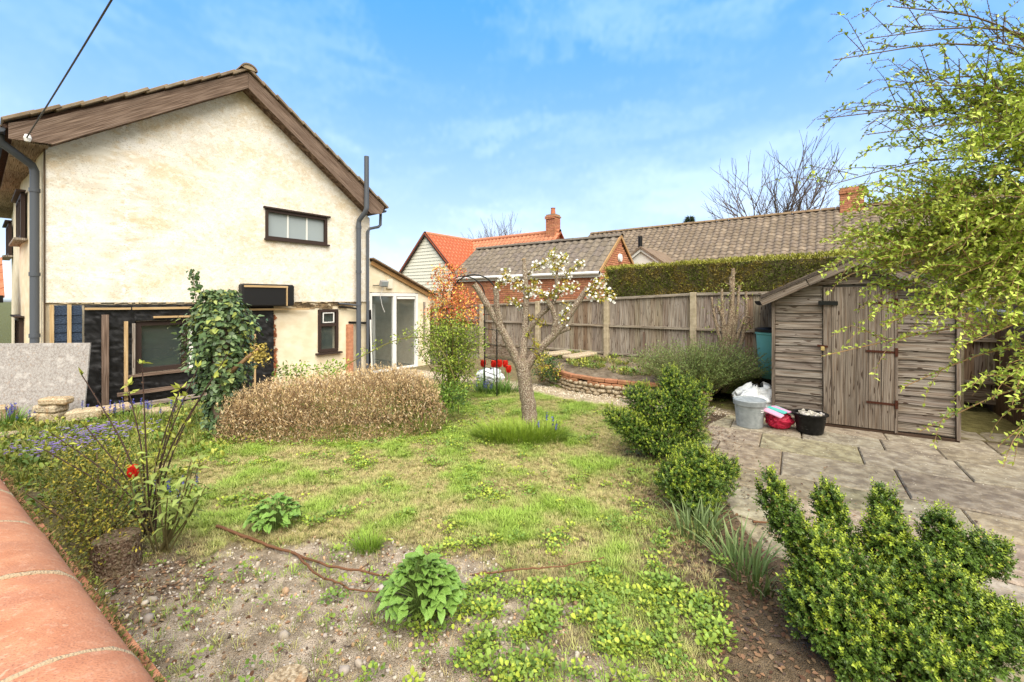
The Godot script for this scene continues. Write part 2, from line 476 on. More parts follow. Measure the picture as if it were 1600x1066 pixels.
func _ready() -> void:
	R.seed = 20240
	wob.seed = 11
	wob.frequency = 0.8
	# camera: eye 1.6 m up, level, with the lens shifted down
	var cam := Camera3D.new()
	cam.name = "camera"
	cam.projection = Camera3D.PROJECTION_FRUSTUM
	cam.near = 0.05
	cam.far = 800.0
	cam.size = 0.05 * 1066.0 / 670.0
	cam.frustum_offset = Vector2(0, -0.05 * 64.0 / 670.0)
	cam.position = Vector3(0, 1.6, 0)
	add_child(cam)
	cam.current = true
	# sky, sun
	var sky_mat := ProceduralSkyMaterial.new()
	sky_mat.sky_top_color = Color(0.20, 0.565, 0.90)
	sky_mat.sky_horizon_color = Color(0.88, 0.94, 0.97)
	sky_mat.sky_curve = 0.2
	sky_mat.ground_bottom_color = Color(0.35, 0.32, 0.27)
	sky_mat.ground_horizon_color = Color(0.55, 0.56, 0.52)
	sky_mat.sky_cover = cloud_cover()
	sky_mat.sky_cover_modulate = Color(1, 1, 1, 1)
	var sky := Sky.new()
	sky.sky_material = sky_mat
	var env := Environment.new()
	env.background_mode = Environment.BG_SKY
	env.sky = sky
	env.background_energy_multiplier = 0.35
	env.tonemap_mode = Environment.TONE_MAPPER_LINEAR
	env.tonemap_exposure = 4.4
	env.sdfgi_enabled = true
	env.ssao_enabled = true
	env.ssil_enabled = true
	var we := WorldEnvironment.new()
	we.name = "world_environment"
	we.environment = env
	add_child(we)
	var sun := DirectionalLight3D.new()
	sun.name = "sun"
	sun.light_energy = 0.5
	sun.light_angular_distance = 70.0
	sun.light_color = Color(1.0, 0.975, 0.93)
	sun.shadow_enabled = true
	add_child(sun)
	sun.look_at_from_position(Vector3(1.6, 7.0, 5.2), Vector3.ZERO)
	make_materials()
	print("materials ", Time.get_ticks_msec())
	ground()
	patio()
	boundary_wall()
	house()
	fences()
	shed()
	raised_bed()
	print("structures ", Time.get_ticks_msec())
	neighbours()
	hedge()
	print("neighbours ", Time.get_ticks_msec())
	pots()
	debris()
	trees()
	print("trees ", Time.get_ticks_msec())
	shrubs()
	print("shrubs ", Time.get_ticks_msec())
	ground_plants()
	print("plants ", Time.get_ticks_msec())
	overhanging_shrub()
	print("done ", Time.get_ticks_msec())

# thin wisps of white cloud, drawn round the whole sky alike
func cloud_cover() -> ImageTexture:
	var w := 1024
	var h := 512
	var f := FastNoiseLite.new()
	f.seed = 21
	f.frequency = 1.3
	f.fractal_octaves = 6
	f.fractal_gain = 0.55
	f.domain_warp_enabled = true
	f.domain_warp_amplitude = 0.5
	f.domain_warp_frequency = 1.2
	var im := Image.create(w, h, false, Image.FORMAT_RGBA8)
	for y in h / 2:
		var el := (0.5 - (y + 0.5) / h) * PI
		for x in w:
			var az := (x + 0.5) / w * TAU
			var p := Vector3(cos(az) * cos(el), sin(el) * 2.6, sin(az) * cos(el))
			var t := f.get_noise_3dv(p * 1.25)
			var a := smoothstep(-0.25, 0.75, t) * 0.5
			im.set_pixel(x, y, Color(0.62, 0.60, 0.56, a))
	return ImageTexture.create_from_image(im)

# depth of the sunken strip along the house
func house_frame(x: float, z: float) -> Vector2:
	var rx := x + 7.16
	var rd := -z - 6.58
	return Vector2(rx * 0.62 + rd * 0.78, rx * 0.78 - rd * 0.62)

func gh(x: float, z: float) -> float:
	var h := house_frame(x, z)
	var low := (1.0 - smoothstep(0.8, 1.5, h.y)) * (1.0 - smoothstep(8.6, 10.5, h.x))
	var bump := wob.get_noise_2d(x * 2.0, z * 2.0) * 0.022 + wob.get_noise_2d(x * 9.0, z * 9.0) * 0.012
	var pat := smoothstep(0.0, 0.25, patio_side(x, -z))
	return bump * (1.0 - pat) - 0.32 * low - 0.018 * pat

# metres inside the patio (positive) or outside it
func patio_side(x: float, d: float) -> float:
	var edge := 1.62 + maxf(d - 3.2, 0.0) * 0.34 + 0.05 * sin(d * 4.0)
	return minf(x - edge, 6.05 - d + (x - 3.0) * -0.5)

func on_path(x: float, d: float) -> float:
	var a := Vector2(-2.4, 9.6)
	var best := 9.0
	for b: Vector2 in [Vector2(-1.0, 8.75), Vector2(0.45, 7.75), Vector2(1.25, 7.0), Vector2(2.1, 6.5), Vector2(2.9, 6.05)]:
		best = minf(best, Vector2(x, d).distance_to(Geometry2D.get_closest_point_to_segment(Vector2(x, d), a, b)))
		a = b
	return 1.0 - smoothstep(0.22, 0.42, best + wob.get_noise_2d(x * 5.0, d * 5.0) * 0.12)

func dirt(x: float, d: float) -> float:
	var q := wob.get_noise_2d(x * 2.2 + 40.0, d * 2.2) * 0.55
	var e := pow((x + 1.15) / 1.45, 2) + pow((d - 2.05) / 0.78, 2)
	var a := 1.0 - smoothstep(0.7, 1.25, e + q)
	var e2 := pow((x - 0.05) / 0.6, 2) + pow((d - 1.75) / 0.28, 2)
	return maxf(a, (1.0 - smoothstep(0.6, 1.3, e2 + q)) * 0.9)

func litter(x: float, d: float) -> float:
	var e := 1.0 - smoothstep(0.15, 0.65, absf(x - (1.25 + maxf(d - 3.0, 0.0) * 0.2)) + wob.get_noise_2d(x * 3.0, d * 3.0) * 0.25)
	var e2 := 1.0 - smoothstep(0.2, 0.5, Vector2(x + 2.1, d - 2.35).length() + wob.get_noise_2d(x * 4.0, d * 4.0) * 0.2)
	return clampf(maxf(e * (1.0 - smoothstep(4.2, 5.2, d)), e2), 0, 1)

func lawn(x: float, d: float) -> float:
	var m := smoothstep(2.35, 3.1, d + wob.get_noise_2d(x * 2.0, d * 2.0 + 9.0) * 0.5) * (1.0 - smoothstep(7.2, 8.0, d))
	m *= smoothstep(-3.9, -3.2, x + (d - 4.0) * 0.15)
	m = maxf(m, 0.35 * smoothstep(1.2, 1.6, d))
	m *= 1.0 - on_path(x, d)
	m *= 1.0 - dirt(x, d) * 0.92
	m *= 1.0 - smoothstep(-0.15, 0.1, patio_side(x, d))
	m *= 1.0 - litter(x, d) * 0.65
	return clampf(m, 0, 1)

func ground() -> void:
	var g := G.new()
	var x0 := -10.0
	var z0 := 0.6
	var st := 0.06
	var nx := 310
	var nzz := 260
	for j in nzz + 1:
		for i in nx + 1:
			var x := x0 + i * st
			var z := z0 - j * st
			var d := -z
			var e := 0.08
			var y := gh(x, z)
			var nn := Vector3(y - gh(x + e, z), e, y - gh(x, z + e)).normalized()
			var q := wob.get_noise_2d(x * 6.0, z * 6.0)
			var col := lin(0.23, 0.18, 0.125).lerp(lin(0.33, 0.27, 0.20), clampf(0.5 + q, 0, 1))
			col = col.lerp(lin(0.60, 0.525, 0.44), dirt(x, d) * clampf(0.75 + q, 0, 1))
			col = col.lerp(lin(0.36, 0.35, 0.13), lawn(x, d) * 0.8)
			col = col.lerp(lin(0.62, 0.54, 0.41), on_path(x, d))
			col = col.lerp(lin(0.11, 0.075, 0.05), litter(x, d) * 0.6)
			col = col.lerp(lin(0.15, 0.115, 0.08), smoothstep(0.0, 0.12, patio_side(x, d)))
			var hf := house_frame(x, z)
			if hf.y < 1.4:
				col = lin(0.36, 0.32, 0.26)
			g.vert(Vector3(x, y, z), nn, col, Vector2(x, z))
	for j in nzz:
		for i in nx:
			var a := j * (nx + 1) + i
			g.ix.append_array(PackedInt32Array([a, a + nx + 1, a + 1, a + 1, a + nx + 1, a + nx + 2]))
	# the same sheet on to the horizon
	var x1 := x0 + nx * st
	var z1 := z0 - nzz * st
	var far := 400.0
	var fc := lin(0.15, 0.17, 0.07)
	for q: Array in [[Vector3(-far, -0.06, z0), Vector3(x0, -0.06, z0), Vector3(x0, -0.06, -far), Vector3(-far, -0.06, -far)], [Vector3(x1, -0.06, z0), Vector3(far, -0.06, z0), Vector3(far, -0.06, -far), Vector3(x1, -0.06, -far)], [Vector3(x0, -0.06, z1), Vector3(x1, -0.06, z1), Vector3(x1, -0.06, -far), Vector3(x0, -0.06, -far)], [Vector3(-far, -0.06, far), Vector3(far, -0.06, far), Vector3(far, -0.06, z0), Vector3(-far, -0.06, z0)]]:
		g.quad(q[0], q[1], q[2], q[3], fc)
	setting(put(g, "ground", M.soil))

func patio() -> void:
	var root := Node3D.new()
	root.name = "patio"
	add_child(root)
	setting(root)
	var turn := -0.585
	root.position = Vector3(3.0, 0, -5.95)
	root.rotation.y = turn
	# outline in metres, x and z of the garden, turned into the patio's own axes
	var outline := PackedVector2Array()
	for p: Vector2 in [Vector2(3.05, -6.0), Vector2(2.38, -5.4), Vector2(1.98, -4.6), Vector2(1.75, -3.7), Vector2(1.62, -3.0), Vector2(1.62, -2.35), Vector2(1.75, -1.4), Vector2(2.0, -0.5), Vector2(6.2, -0.5), Vector2(6.6, -5.9), Vector2(6.0, -6.2)]:
		var l := Basis(Vector3.UP, -turn) * (Vector3(p.x, 0, p.y) - root.position)
		outline.push_back(Vector2(l.x, l.z))
	var rows := [0.46, 0.60, 0.46, 0.60, 0.75, 0.46, 0.60, 0.46, 0.75, 0.6, 0.46, 0.6, 0.6]
	var z := -0.9
	var r := 0
	for rh: float in rows:
		var x := -4.2 + rnd(0, 0.5)
		while x < 5.5:
			var wd: float = [0.6, 0.9, 0.75, 0.46, 0.9][R.randi() % 5]
			var j := rnd(0.003, 0.005)
			var jz := rnd(0.008, 0.014)
			var sk := rnd(-0.006, 0.006)
			var poly := PackedVector2Array([Vector2(x + j, z + jz), Vector2(x + wd - j, z + jz + sk), Vector2(x + wd - j + sk, z + rh - jz), Vector2(x + j - sk, z + rh - jz)])
			for piece in Geometry2D.intersect_polygons(poly, outline):
				var area := 0.0
				for k in piece.size():
					area += piece[k].cross(piece[(k + 1) % piece.size()])
				if absf(area) * 0.5 > 0.03:
					var g := G.new()
					var tilt := Basis(Vector3(1, 0, 0), rnd(-0.008, 0.008)) * Basis(Vector3(0, 0, 1), rnd(-0.006, 0.006))
					var c0 := Vector2.ZERO
					for q in piece:
						c0 += q / piece.size()
					var loc := PackedVector2Array()
					for q in piece:
						loc.push_back(q - c0)
					var k := rnd(0.74, 1.12)
					g.prism(loc, -0.05, 0.0, at(Vector3(c0.x, rnd(-0.004, 0.004), c0.y), tilt), Color(k * rnd(0.95, 1.04), k * rnd(0.95, 1.0), k * rnd(0.84, 1.02)), 0.01, Vector2(rnd(0, 3), rnd(0, 3)))
					put(g, "paving_slab", M.sandstone, root)
			x += wd
		z += rh
		r += 1

func boundary_wall() -> void:
	# low brick wall with half-round clay coping that the view is taken over
	var dirv := Vector3(-0.833, 0, -0.554)
	var t := thing("boundary_wall", "low brick wall capped with half-round terracotta coping tiles along the bed", "wall", Vector3(-0.15, 0, -0.18), atan2(0.554, -0.833))
	var out := 0.148
	var lx := Basis(Vector3.UP, t.rotation.y).inverse() * (Vector3(-0.627, 0, -0.733) - t.position)
	var side := signf(lx.z)
	var zc := lx.z - side * out
	var g := G.new()
	g.box(Vector3(7.0, 0.95, 0.37), at(Vector3(2.4, 0.435, zc)), Color(0.95, 0.92, 0.88))
	put(g, "brickwork", M.brick, t)
	var mo := G.new()
	var x := -1.1
	while x < 5.9:
		var c := G.new()
		var n := 18
		var l := 0.365
		var k := rnd(0.93, 1.05)
		var lift := rnd(-0.004, 0.004)
		var col := Color(k, k * rnd(0.97, 1.02), k)
		var ro := out + rnd(-0.003, 0.003)
		for i in n:
			var a0 := -0.12 + (PI + 0.24) * i / n
			var a1 := -0.12 + (PI + 0.24) * (i + 1) / n
			var q := [Vector3(0, sin(a0) * 0.66, cos(a0)), Vector3(0, sin(a1) * 0.66, cos(a1))]
			var o := Vector3(0, 0.95 + lift, zc)
			for e in 1:
				var p0: Vector3 = o + (q[0] as Vector3) * ro
				var p1: Vector3 = o + (q[1] as Vector3) * ro
				var xa := Vector3(x + 0.013, 0, 0)
				var xb := Vector3(x + l, 0, 0)
				var b := c.v.size()
				for w: Array in [[p0 + xa, coping_normal(q[0])], [p0 + xb, coping_normal(q[0])], [p1 + xb, coping_normal(q[1])], [p1 + xa, coping_normal(q[1])]]:
					c.vert(w[0], w[1], col, Vector2(w[0].x, w[0].z))
				c.ix.append_array(PackedInt32Array([b, b + 2, b + 1, b, b + 3, b + 2]))
			# the tile's end faces
			for ex: float in [x + 0.013, x + l]:
				var p0 := Vector3(ex, 0.95 + lift, zc) + (q[0] as Vector3) * ro
				var p1 := Vector3(ex, 0.95 + lift, zc) + (q[1] as Vector3) * ro
				var p2 := Vector3(ex, 0.95 + lift, zc) + (q[1] as Vector3) * (ro - 0.022)
				var p3 := Vector3(ex, 0.95 + lift, zc) + (q[0] as Vector3) * (ro - 0.022)
				if ex > x + 0.1:
					c.quad(p0, p3, p2, p1, col)
				else:
					c.quad(p0, p1, p2, p3, col)
		put(c, "coping_tile", M.coping, t)
		# mortar bead in the joint, uneven
		var pts := []
		var rad := []
		for i in 13:
			var a := -0.1 + (PI + 0.2) * i / 12.0
			pts.push_back(Vector3(x + 0.006 + rnd(-0.003, 0.003), 0.95, zc) + Vector3(0, sin(a) * 0.66, cos(a)) * (ro - 0.004 + rnd(-0.002, 0.001)))
			rad.push_back(rnd(0.004, 0.008))
		mo.tube(pts, rad, 6, Color(1.0, 0.95, 0.86))
		x += l
	put(mo, "mortar_joints", M.mortar, t)
	# splashes of lime on the tiles
	var sp := G.new()
	for i in 9:
		var a := rnd(0.15, 1.7) if side > 0 else PI - rnd(0.15, 1.7)
		var xx := rnd(0.1, 2.2)
		var pts := []
		var rad := []
		for k in 4:
			pts.push_back(Vector3(xx + k * rnd(0.002, 0.007), 0.95, zc) + Vector3(0, sin(a + k * 0.03) * 0.66, cos(a + k * 0.03)) * (out + 0.0005))
			rad.push_back([0.0006, 0.0016, 0.0013, 0.0005][k])
		sp.tube(pts, rad, 5, Color(1.15, 1.12, 1.08))
	put(sp, "lime_splashes", M.mortar, t)
	# moss cushions under the lower edge
	var ms := G.new()
	for i in 7500:
		var xx := rnd(-0.6, 4.2)
		var band := 0.5 + 0.5 * wob.get_noise_2d(xx * 6.0, 3.0)
		var p := Vector3(xx, 0.908 + rnd(0, 0.022) * band, zc + side * (out - 0.012 + rnd(0.0, 0.05) * (0.4 + band)))
		var col := lin(0.17, 0.14, 0.05) if R.randf() < 0.5 else (lin(0.13, 0.15, 0.04) if R.randf() < 0.75 else lin(0.24, 0.16, 0.07))
		ms.leaf(p, (Vector3(rnd(-1, 1), rnd(0, 1), side * rnd(0, 1))).normalized(), rdir(), rnd(0.008, 0.018), rnd(0.003, 0.006), tone(col, 0.3))
	stuff(put(ms, "moss", M.moss, t))

func coping_normal(q: Vector3) -> Vector3:
	return Vector3(0, q.y / (0.66 * 0.66), q.z).normalized()

func wallpoly(g: G, pts: Array, z0: float, z1: float, col := Color.WHITE) -> void:
	var p := PackedVector2Array()
	for q: Vector2 in pts:
		p.push_back(Vector2(q.x, -q.y))
	g.prism(p, z0, z1, Transform3D(Basis(Vector3.RIGHT, Vector3.BACK, Vector3.DOWN), Vector3.ZERO), col)

func bar(parent: Node, called: String, m: Material, a: Vector3, b: Vector3, w: float, h: float, up := Vector3.UP, col := Color.WHITE, ch := 0.0) -> MeshInstance3D:
	var g := G.new()
	var l := a.distance_to(b)
	g.box(Vector3(l, h, w), at(Vector3.ZERO), col, Vector2(rnd(0, 5), rnd(0, 5)), ch)
	var o := put(g, called, m, parent)
	o.transform = Transform3D(along(b - a, up), (a + b) * 0.5)
	return o

func pipe(parent: Node, called: String, m: Material, pts: Array, r: float, sides := 12) -> MeshInstance3D:
	var g := G.new()
	var rad := []
	for p in pts:
		rad.push_back(r)
	g.tube(pts, rad, sides, Color.WHITE)
	return put(g, called, m, parent)

func house() -> void:
	var h := thing("cottage", "cream rendered two-storey cottage with brown bargeboards and stripped black lower wall", "house", Vector3(-7.16, 0, -6.58), 0.8986)
	var ytl := func(x: float) -> float: return 3.98 + 0.70 * x
	var ytr := func(x: float) -> float: return 5.877 - 0.745 * (x - 2.71)
	# upper gable, with the window opening
	var g := G.new()
	wallpoly(g, [Vector2(0, 1.56), Vector2(3.14, 1.56), Vector2(3.14, ytr.call(3.14)), Vector2(2.71, 5.877), Vector2(0, 3.98)], -0.25, 0.0)
	wallpoly(g, [Vector2(3.14, 1.56), Vector2(4.50, 1.56), Vector2(4.50, 2.90), Vector2(3.14, 2.90)], -0.25, 0.0)
	wallpoly(g, [Vector2(3.14, 3.53), Vector2(4.50, 3.53), Vector2(4.50, ytr.call(4.5)), Vector2(3.14, ytr.call(3.14))], -0.25, 0.0)
	wallpoly(g, [Vector2(4.50, 1.56), Vector2(5.64, 1.56), Vector2(5.64, ytr.call(5.64)), Vector2(4.50, ytr.call(4.5))], -0.25, 0.0)
	put(g, "gable_wall", M.render_cream, h)
	# ragged lower edge of the render where it was cut away
	g = G.new()
	for i in 60:
		var x := rnd(0.05, 5.2)
		g.box(Vector3(rnd(0.04, 0.16), rnd(0.015, 0.05), 0.03), at(Vector3(x, 1.56, -0.02), Basis(Vector3.BACK, rnd(-0.3, 0.3))), tone(Color(0.8, 0.72, 0.62), 0.15))
	stuff(put(g, "render_edge", M.render_plain, h))
	# lower gable wall, set back, with two openings
	g = G.new()
	for q: Array in [[-0.02, 1.05, -0.5, 1.56], [1.05, 1.80, -0.5, 0.30], [1.05, 1.80, 1.23, 1.56], [1.80, 4.30, -0.5, 1.56], [4.30, 4.80, -0.5, 0.38], [4.30, 4.80, 1.38, 1.56], [4.80, 5.64, -0.5, 1.56]]:
		wallpoly(g, [Vector2(q[0], q[2]), Vector2(q[1], q[2]), Vector2(q[1], q[3]), Vector2(q[0], q[3])], -0.3, -0.05)
	put(g, "lower_wall", M.render_plain, h)
	# long side wall, bowed a little, back gable and right wall
	g = G.new()
	var prev := Vector2.ZERO
	for i in 13:
		var z := -9.0 * i / 12.0
		var q := Vector2(-0.0 - 0.10 * sin(PI * i / 12.0) - 0.02 * sin(i * 1.9), z)
		if i > 0:
			g.quad(Vector3(q.x, -0.5, q.y), Vector3(prev.x, -0.5, prev.y), Vector3(prev.x, 3.95, prev.y), Vector3(q.x, 3.95, q.y), Color.WHITE)
		prev = q
	put(g, "side_wall", M.render_plain, h)
	g = G.new()
	wallpoly(g, [Vector2(0, -0.5), Vector2(5.64, -0.5), Vector2(5.64, 3.69), Vector2(2.71, 5.877), Vector2(0, 3.95)], -9.1, -8.9)
	g.box(Vector3(0.2, 4.3, 8.6), at(Vector3(5.53, 1.55, -4.6)))
	g.box(Vector3(5.3, 0.08, 8.6), at(Vector3(2.75, -0.42, -4.6)))
	put(g, "rear_walls", M.render_plain, h)
	# roof: courses of plain tiles over a deck
	var roof := Node3D.new()
	roof.name = "roof"
	h.add_child(roof)
	var apex := Vector2(2.71, 6.17)
	for s: int in [-1, 1]:
		var eave := Vector2(-0.42, 4.12) if s < 0 else Vector2(5.93, 3.99)
		var dv := (eave - apex)
		var ln := dv.length()
		dv /= ln
		var deck := G.new()
		var mid := (apex + eave) * 0.5
		deck.box(Vector3(ln, 0.05, 9.4), at(Vector3(mid.x, mid.y - 0.045, -4.45), along(Vector3(dv.x, dv.y, 0) * (1.0 if s > 0 else -1.0))), Color(0.55, 0.45, 0.4))
		put(deck, "roof_deck", M.wood_brown, roof)
		var rest := G.new()
		var n := 12
		for k in n:
			var c := apex + dv * (ln * (k + 0.5) / n)
			# the lower courses kick out towards the eaves
			var kick := 0.0 if s > 0 else 0.10 * smoothstep(0.62, 1.0, (k + 0.5) / n)
			var b := along(Vector3(dv.x, dv.y + kick * 0.6, 0) * (1.0 if s > 0 else -1.0)) * Basis(Vector3.BACK, -0.07 * s)
			var y := c.y + 0.015 + kick * 0.4
			rest.box(Vector3(ln / n * 1.22, 0.022, 9.15), at(Vector3(c.x, y, -4.62), b), tone(Color(0.9, 0.85, 0.8), 0.08))
			var v := G.new()
			v.box(Vector3(ln / n * 1.24, 0.05, 0.36), at(Vector3.ZERO), tone(Color(1.0, 0.95, 0.85), 0.12), Vector2.ZERO, 0.008)
			var o := put(v, "verge_tile", M.tile_mossy, roof)
			o.transform = at(Vector3(c.x + dv.x * rnd(-0.01, 0.01), y + rnd(-0.004, 0.008), 0.17 + rnd(-0.015, 0.015)), b * Basis(Vector3.RIGHT, rnd(-0.03, 0.03)))
		stuff(put(rest, "tile_courses", M.tile_mossy, roof))
	for k in 16:
		var rg := G.new()
		var pts := []
		for i in 9:
			var a := PI * i / 8.0
			pts.push_back(Vector2(cos(a) * 0.15, sin(a) * 0.115))
		for i in 8:
			var a: Vector2 = pts[i]
			var b: Vector2 = pts[i + 1]
			rg.quad(Vector3(a.x, a.y, 0.26), Vector3(a.x, a.y, -0.26), Vector3(b.x, b.y, -0.26), Vector3(b.x, b.y, 0.26), Color(0.95, 0.9, 0.8))
			rg.quad(Vector3(a.x, a.y, 0.26), Vector3(b.x, b.y, 0.26), Vector3(b.x * 0.8, b.y * 0.75, 0.26), Vector3(a.x * 0.8, a.y * 0.75, 0.26), Color(0.8, 0.75, 0.66))
		var o := put(rg, "ridge_tile", M.tile_mossy, roof)
		o.position = Vector3(2.71 + rnd(-0.01, 0.01), 6.15 + rnd(-0.01, 0.01), 0.12 - k * 0.55)
		if k == 0:
			var m := G.new()
			m.prism(PackedVector2Array([Vector2(-0.12, 0), Vector2(0.12, 0), Vector2(0.07, -0.08), Vector2(-0.07, -0.08)]), -0.02, 0.0, Transform3D(Basis(Vector3.RIGHT, Vector3.BACK, Vector3.DOWN).scaled(Vector3.ONE), Vector3(2.71, 6.16, 0.365)), Color(0.9, 0.86, 0.78))
			put(m, "mortar_fillet", M.mortar, roof)
	# bargeboards, soffits
	for s: int in [-1, 1]:
		var pts: Array = [Vector2(2.71, 5.82), Vector2(2.71, 6.13), Vector2(0.3, 4.52), Vector2(-0.02, 4.30), Vector2(-0.38, 4.125), Vector2(-0.38, 3.90), Vector2(0.06, 3.945)]
		if s > 0:
			pts = [Vector2(2.715, 5.82), Vector2(5.48, 3.76), Vector2(5.80, 3.80), Vector2(5.88, 4.0), Vector2(2.715, 6.13)]
		g = G.new()
		wallpoly(g, pts, 0.255, 0.29)
		for i in g.uv.size():
			# grain along the slope
			var p := g.v[i]
			g.uv[i] = Vector2(p.x * 0.9, (p.y - (0.7 * p.x if s < 0 else -0.745 * p.x)) * 2.4 + s)
		put(g, "bargeboard", M.wood_brown, h)
		var sf := G.new()
		if s < 0:
			sf.quad(Vector3(0.05, 3.96, 0.0), Vector3(0.05, 3.96, 0.26), Vector3(2.71, 5.84, 0.26), Vector3(2.71, 5.84, 0.0), Color(0.8, 0.75, 0.7))
		else:
			sf.quad(Vector3(2.71, 5.84, 0.0), Vector3(2.71, 5.84, 0.26), Vector3(5.5, 3.77, 0.26), Vector3(5.5, 3.77, 0.0), Color(0.8, 0.75, 0.7))
		put(sf, "verge_soffit", M.wood_brown, h)
	for k in 8:
		bar(h, "soffit_board", M.wood_grey, Vector3(-0.16, 3.925 - k * 0.002, 0.22 - k * 1.15), Vector3(-0.16, 3.925 - k * 0.002, 0.22 - (k + 0.985) * 1.15), 0.36, 0.02, Vector3.UP, tone(Color(0.85, 0.78, 0.7), 0.1))
	# eaves gutters and rainwater pipes
	var gut := G.new()
	for i in 8:
		var a0 := PI + PI * i / 8.0
		var a1 := PI + PI * (i + 1) / 8.0
		for r: float in [0.062, 0.056]:
			var p0 := Vector3(cos(a0) * r, sin(a0) * r, 0)
			var p1 := Vector3(cos(a1) * r, sin(a1) * r, 0)
			var z0 := Vector3(0, 0, 0.2)
			var z1 := Vector3(0, 0, -8.9)
			if r > 0.06:
				gut.quad(p0 + z0, p0 + z1, p1 + z1, p1 + z0)
			else:
				gut.quad(p0 + z1, p0 + z0, p1 + z0, p1 + z1)
		gut.tri(Vector3(0, 0, 0.2), Vector3(cos(a0), sin(a0), 0) * 0.06 + Vector3(0, 0, 0.2), Vector3(cos(a1), sin(a1), 0) * 0.06 + Vector3(0, 0, 0.2))
	var gm := gut.mesh()
	put_mesh(gm, "gutter", M.plastic_grey, h).position = Vector3(-0.46, 4.06, 0)
	put_mesh(gm, "gutter", M.plastic_grey, h).position = Vector3(5.95, 3.93, 0)
	var dp := pipe(h, "downpipe", M.plastic_grey, [Vector3(-0.46, 4.0, 0.0), Vector3(-0.44, 3.90, -0.02), Vector3(-0.13, 3.68, -0.20), Vector3(-0.10, 3.60, -0.22), Vector3(-0.10, 0.95, -0.22), Vector3(-0.13, 0.85, -0.22), Vector3(-0.28, 0.75, -0.22)], 0.055)
	dp.set_meta("label", "grey rainwater pipe at the house corner")
	for y: float in [3.3, 2.0, 1.05]:
		var cl := G.new()
		cl.lathe([Vector2(0.0, -0.03), Vector2(0.064, -0.03), Vector2(0.064, 0.03), Vector2(0.0, 0.03)], 14, at(Vector3(-0.10, y, -0.22)))
		put(cl, "pipe_clip", M.plastic_grey, dp)
	var sp := pipe(h, "soil_pipe", M.plastic_grey, [Vector3(5.25, -0.3, 0.12), Vector3(5.25, 3.50, 0.12), Vector3(5.255, 3.58, 0.14), Vector3(5.30, 3.76, 0.33), Vector3(5.31, 3.86, 0.37), Vector3(5.31, 5.12, 0.37)], 0.058, 16)
	sp.set_meta("label", "tall grey soil vent pipe rising past the eaves")
	for y: float in [3.40, 2.3, 1.5]:
		var cl := G.new()
		cl.lathe([Vector2(0.0, -0.035), Vector2(0.068, -0.035), Vector2(0.068, 0.035), Vector2(0.0, 0.035)], 16, at(Vector3(5.25, y, 0.12)))
		put(cl, "collar", M.plastic_grey, sp)
	pipe(h, "waste_pipe", M.plastic_grey, [Vector3(4.75, 1.52, 0.05), Vector3(5.0, 1.50, 0.06), Vector3(5.25, 1.46, 0.12)], 0.022)
	pipe(h, "waste_pipe", M.plastic_black, [Vector3(4.78, 1.44, 0.05), Vector3(5.0, 1.42, 0.06), Vector3(5.25, 1.38, 0.12)], 0.022)
	pipe(h, "waste_pipe", M.plastic_black, [Vector3(5.05, 1.05, 0.02), Vector3(5.5, 1.02, 0.03)], 0.03)
	pipe(h, "rainwater_pipe", M.plastic_grey, [Vector3(5.93, 3.86, 0.05), Vector3(5.92, 3.56, 0.05), Vector3(5.86, 3.50, 0.05), Vector3(5.60, 3.42, 0.06), Vector3(5.54, 3.34, 0.06), Vector3(5.54, -0.3, 0.06)], 0.036)
	# upstairs window: obscured glass in three lights
	var w := Node3D.new()
	w.name = "upper_window"
	h.add_child(w)
	w.set_meta("label", "small wide upstairs window with three frosted panes")
	for k in 3:
		var x0 := 3.20 + k * 0.42
		g = G.new()
		g.box(Vector3(0.41, 0.56, 0.012), at(Vector3(x0 + 0.205, 3.21, -0.06)))
		put(g, "pane", M.frosted, w)
	for x: float in [3.62, 4.04]:
		bar(w, "glazing_bar", M.paint_white, Vector3(x, 2.93, -0.045), Vector3(x, 3.50, -0.045), 0.03, 0.03, Vector3.BACK)
	bar(w, "frame", M.frame_brown, Vector3(3.14, 3.50, -0.02), Vector3(4.50, 3.50, -0.02), 0.08, 0.06)
	bar(w, "frame", M.frame_brown, Vector3(3.14, 2.93, -0.02), Vector3(4.50, 2.93, -0.02), 0.08, 0.06)
	bar(w, "frame", M.frame_brown, Vector3(3.17, 2.96, -0.022), Vector3(3.17, 3.47, -0.022), 0.06, 0.08, Vector3.BACK)
	bar(w, "frame", M.frame_brown, Vector3(4.47, 2.96, -0.022), Vector3(4.47, 3.47, -0.022), 0.06, 0.08, Vector3.BACK)
	bar(w, "drip_board", M.frame_brown, Vector3(3.10, 3.555, 0.02), Vector3(4.56, 3.555, 0.02), 0.09, 0.035)
	bar(w, "sill", M.frame_brown, Vector3(3.12, 2.885, 0.02), Vector3(4.54, 2.885, 0.02), 0.10, 0.035)
	# ground-floor window in the membrane wall
	w = Node3D.new()
	w.name = "lower_window"
	h.add_child(w)
	g = G.new()
	g.box(Vector3(0.62, 0.78, 0.01), at(Vector3(1.43, 0.80, -0.13)))
	put(g, "pane", M.glass, w)
	bar(w, "frame", M.frame_brown, Vector3(1.06, 1.19, -0.08), Vector3(1.80, 1.19, -0.08), 0.09, 0.08)
	bar(w, "frame", M.frame_brown, Vector3(1.06, 0.37, -0.08), Vector3(1.80, 0.37, -0.08), 0.09, 0.08)
	bar(w, "frame", M.frame_brown, Vector3(1.10, 0.41, -0.08), Vector3(1.10, 1.15, -0.08), 0.08, 0.09, Vector3.BACK)
	bar(w, "frame", M.frame_brown, Vector3(1.76, 0.41, -0.08), Vector3(1.76, 1.15, -0.08), 0.08, 0.09, Vector3.BACK)
	bar(w, "sill", M.wood_brown, Vector3(0.95, 0.30, 0.0), Vector3(1.95, 0.30, 0.0), 0.16, 0.04)
	# small casement with a top vent
	w = Node3D.new()
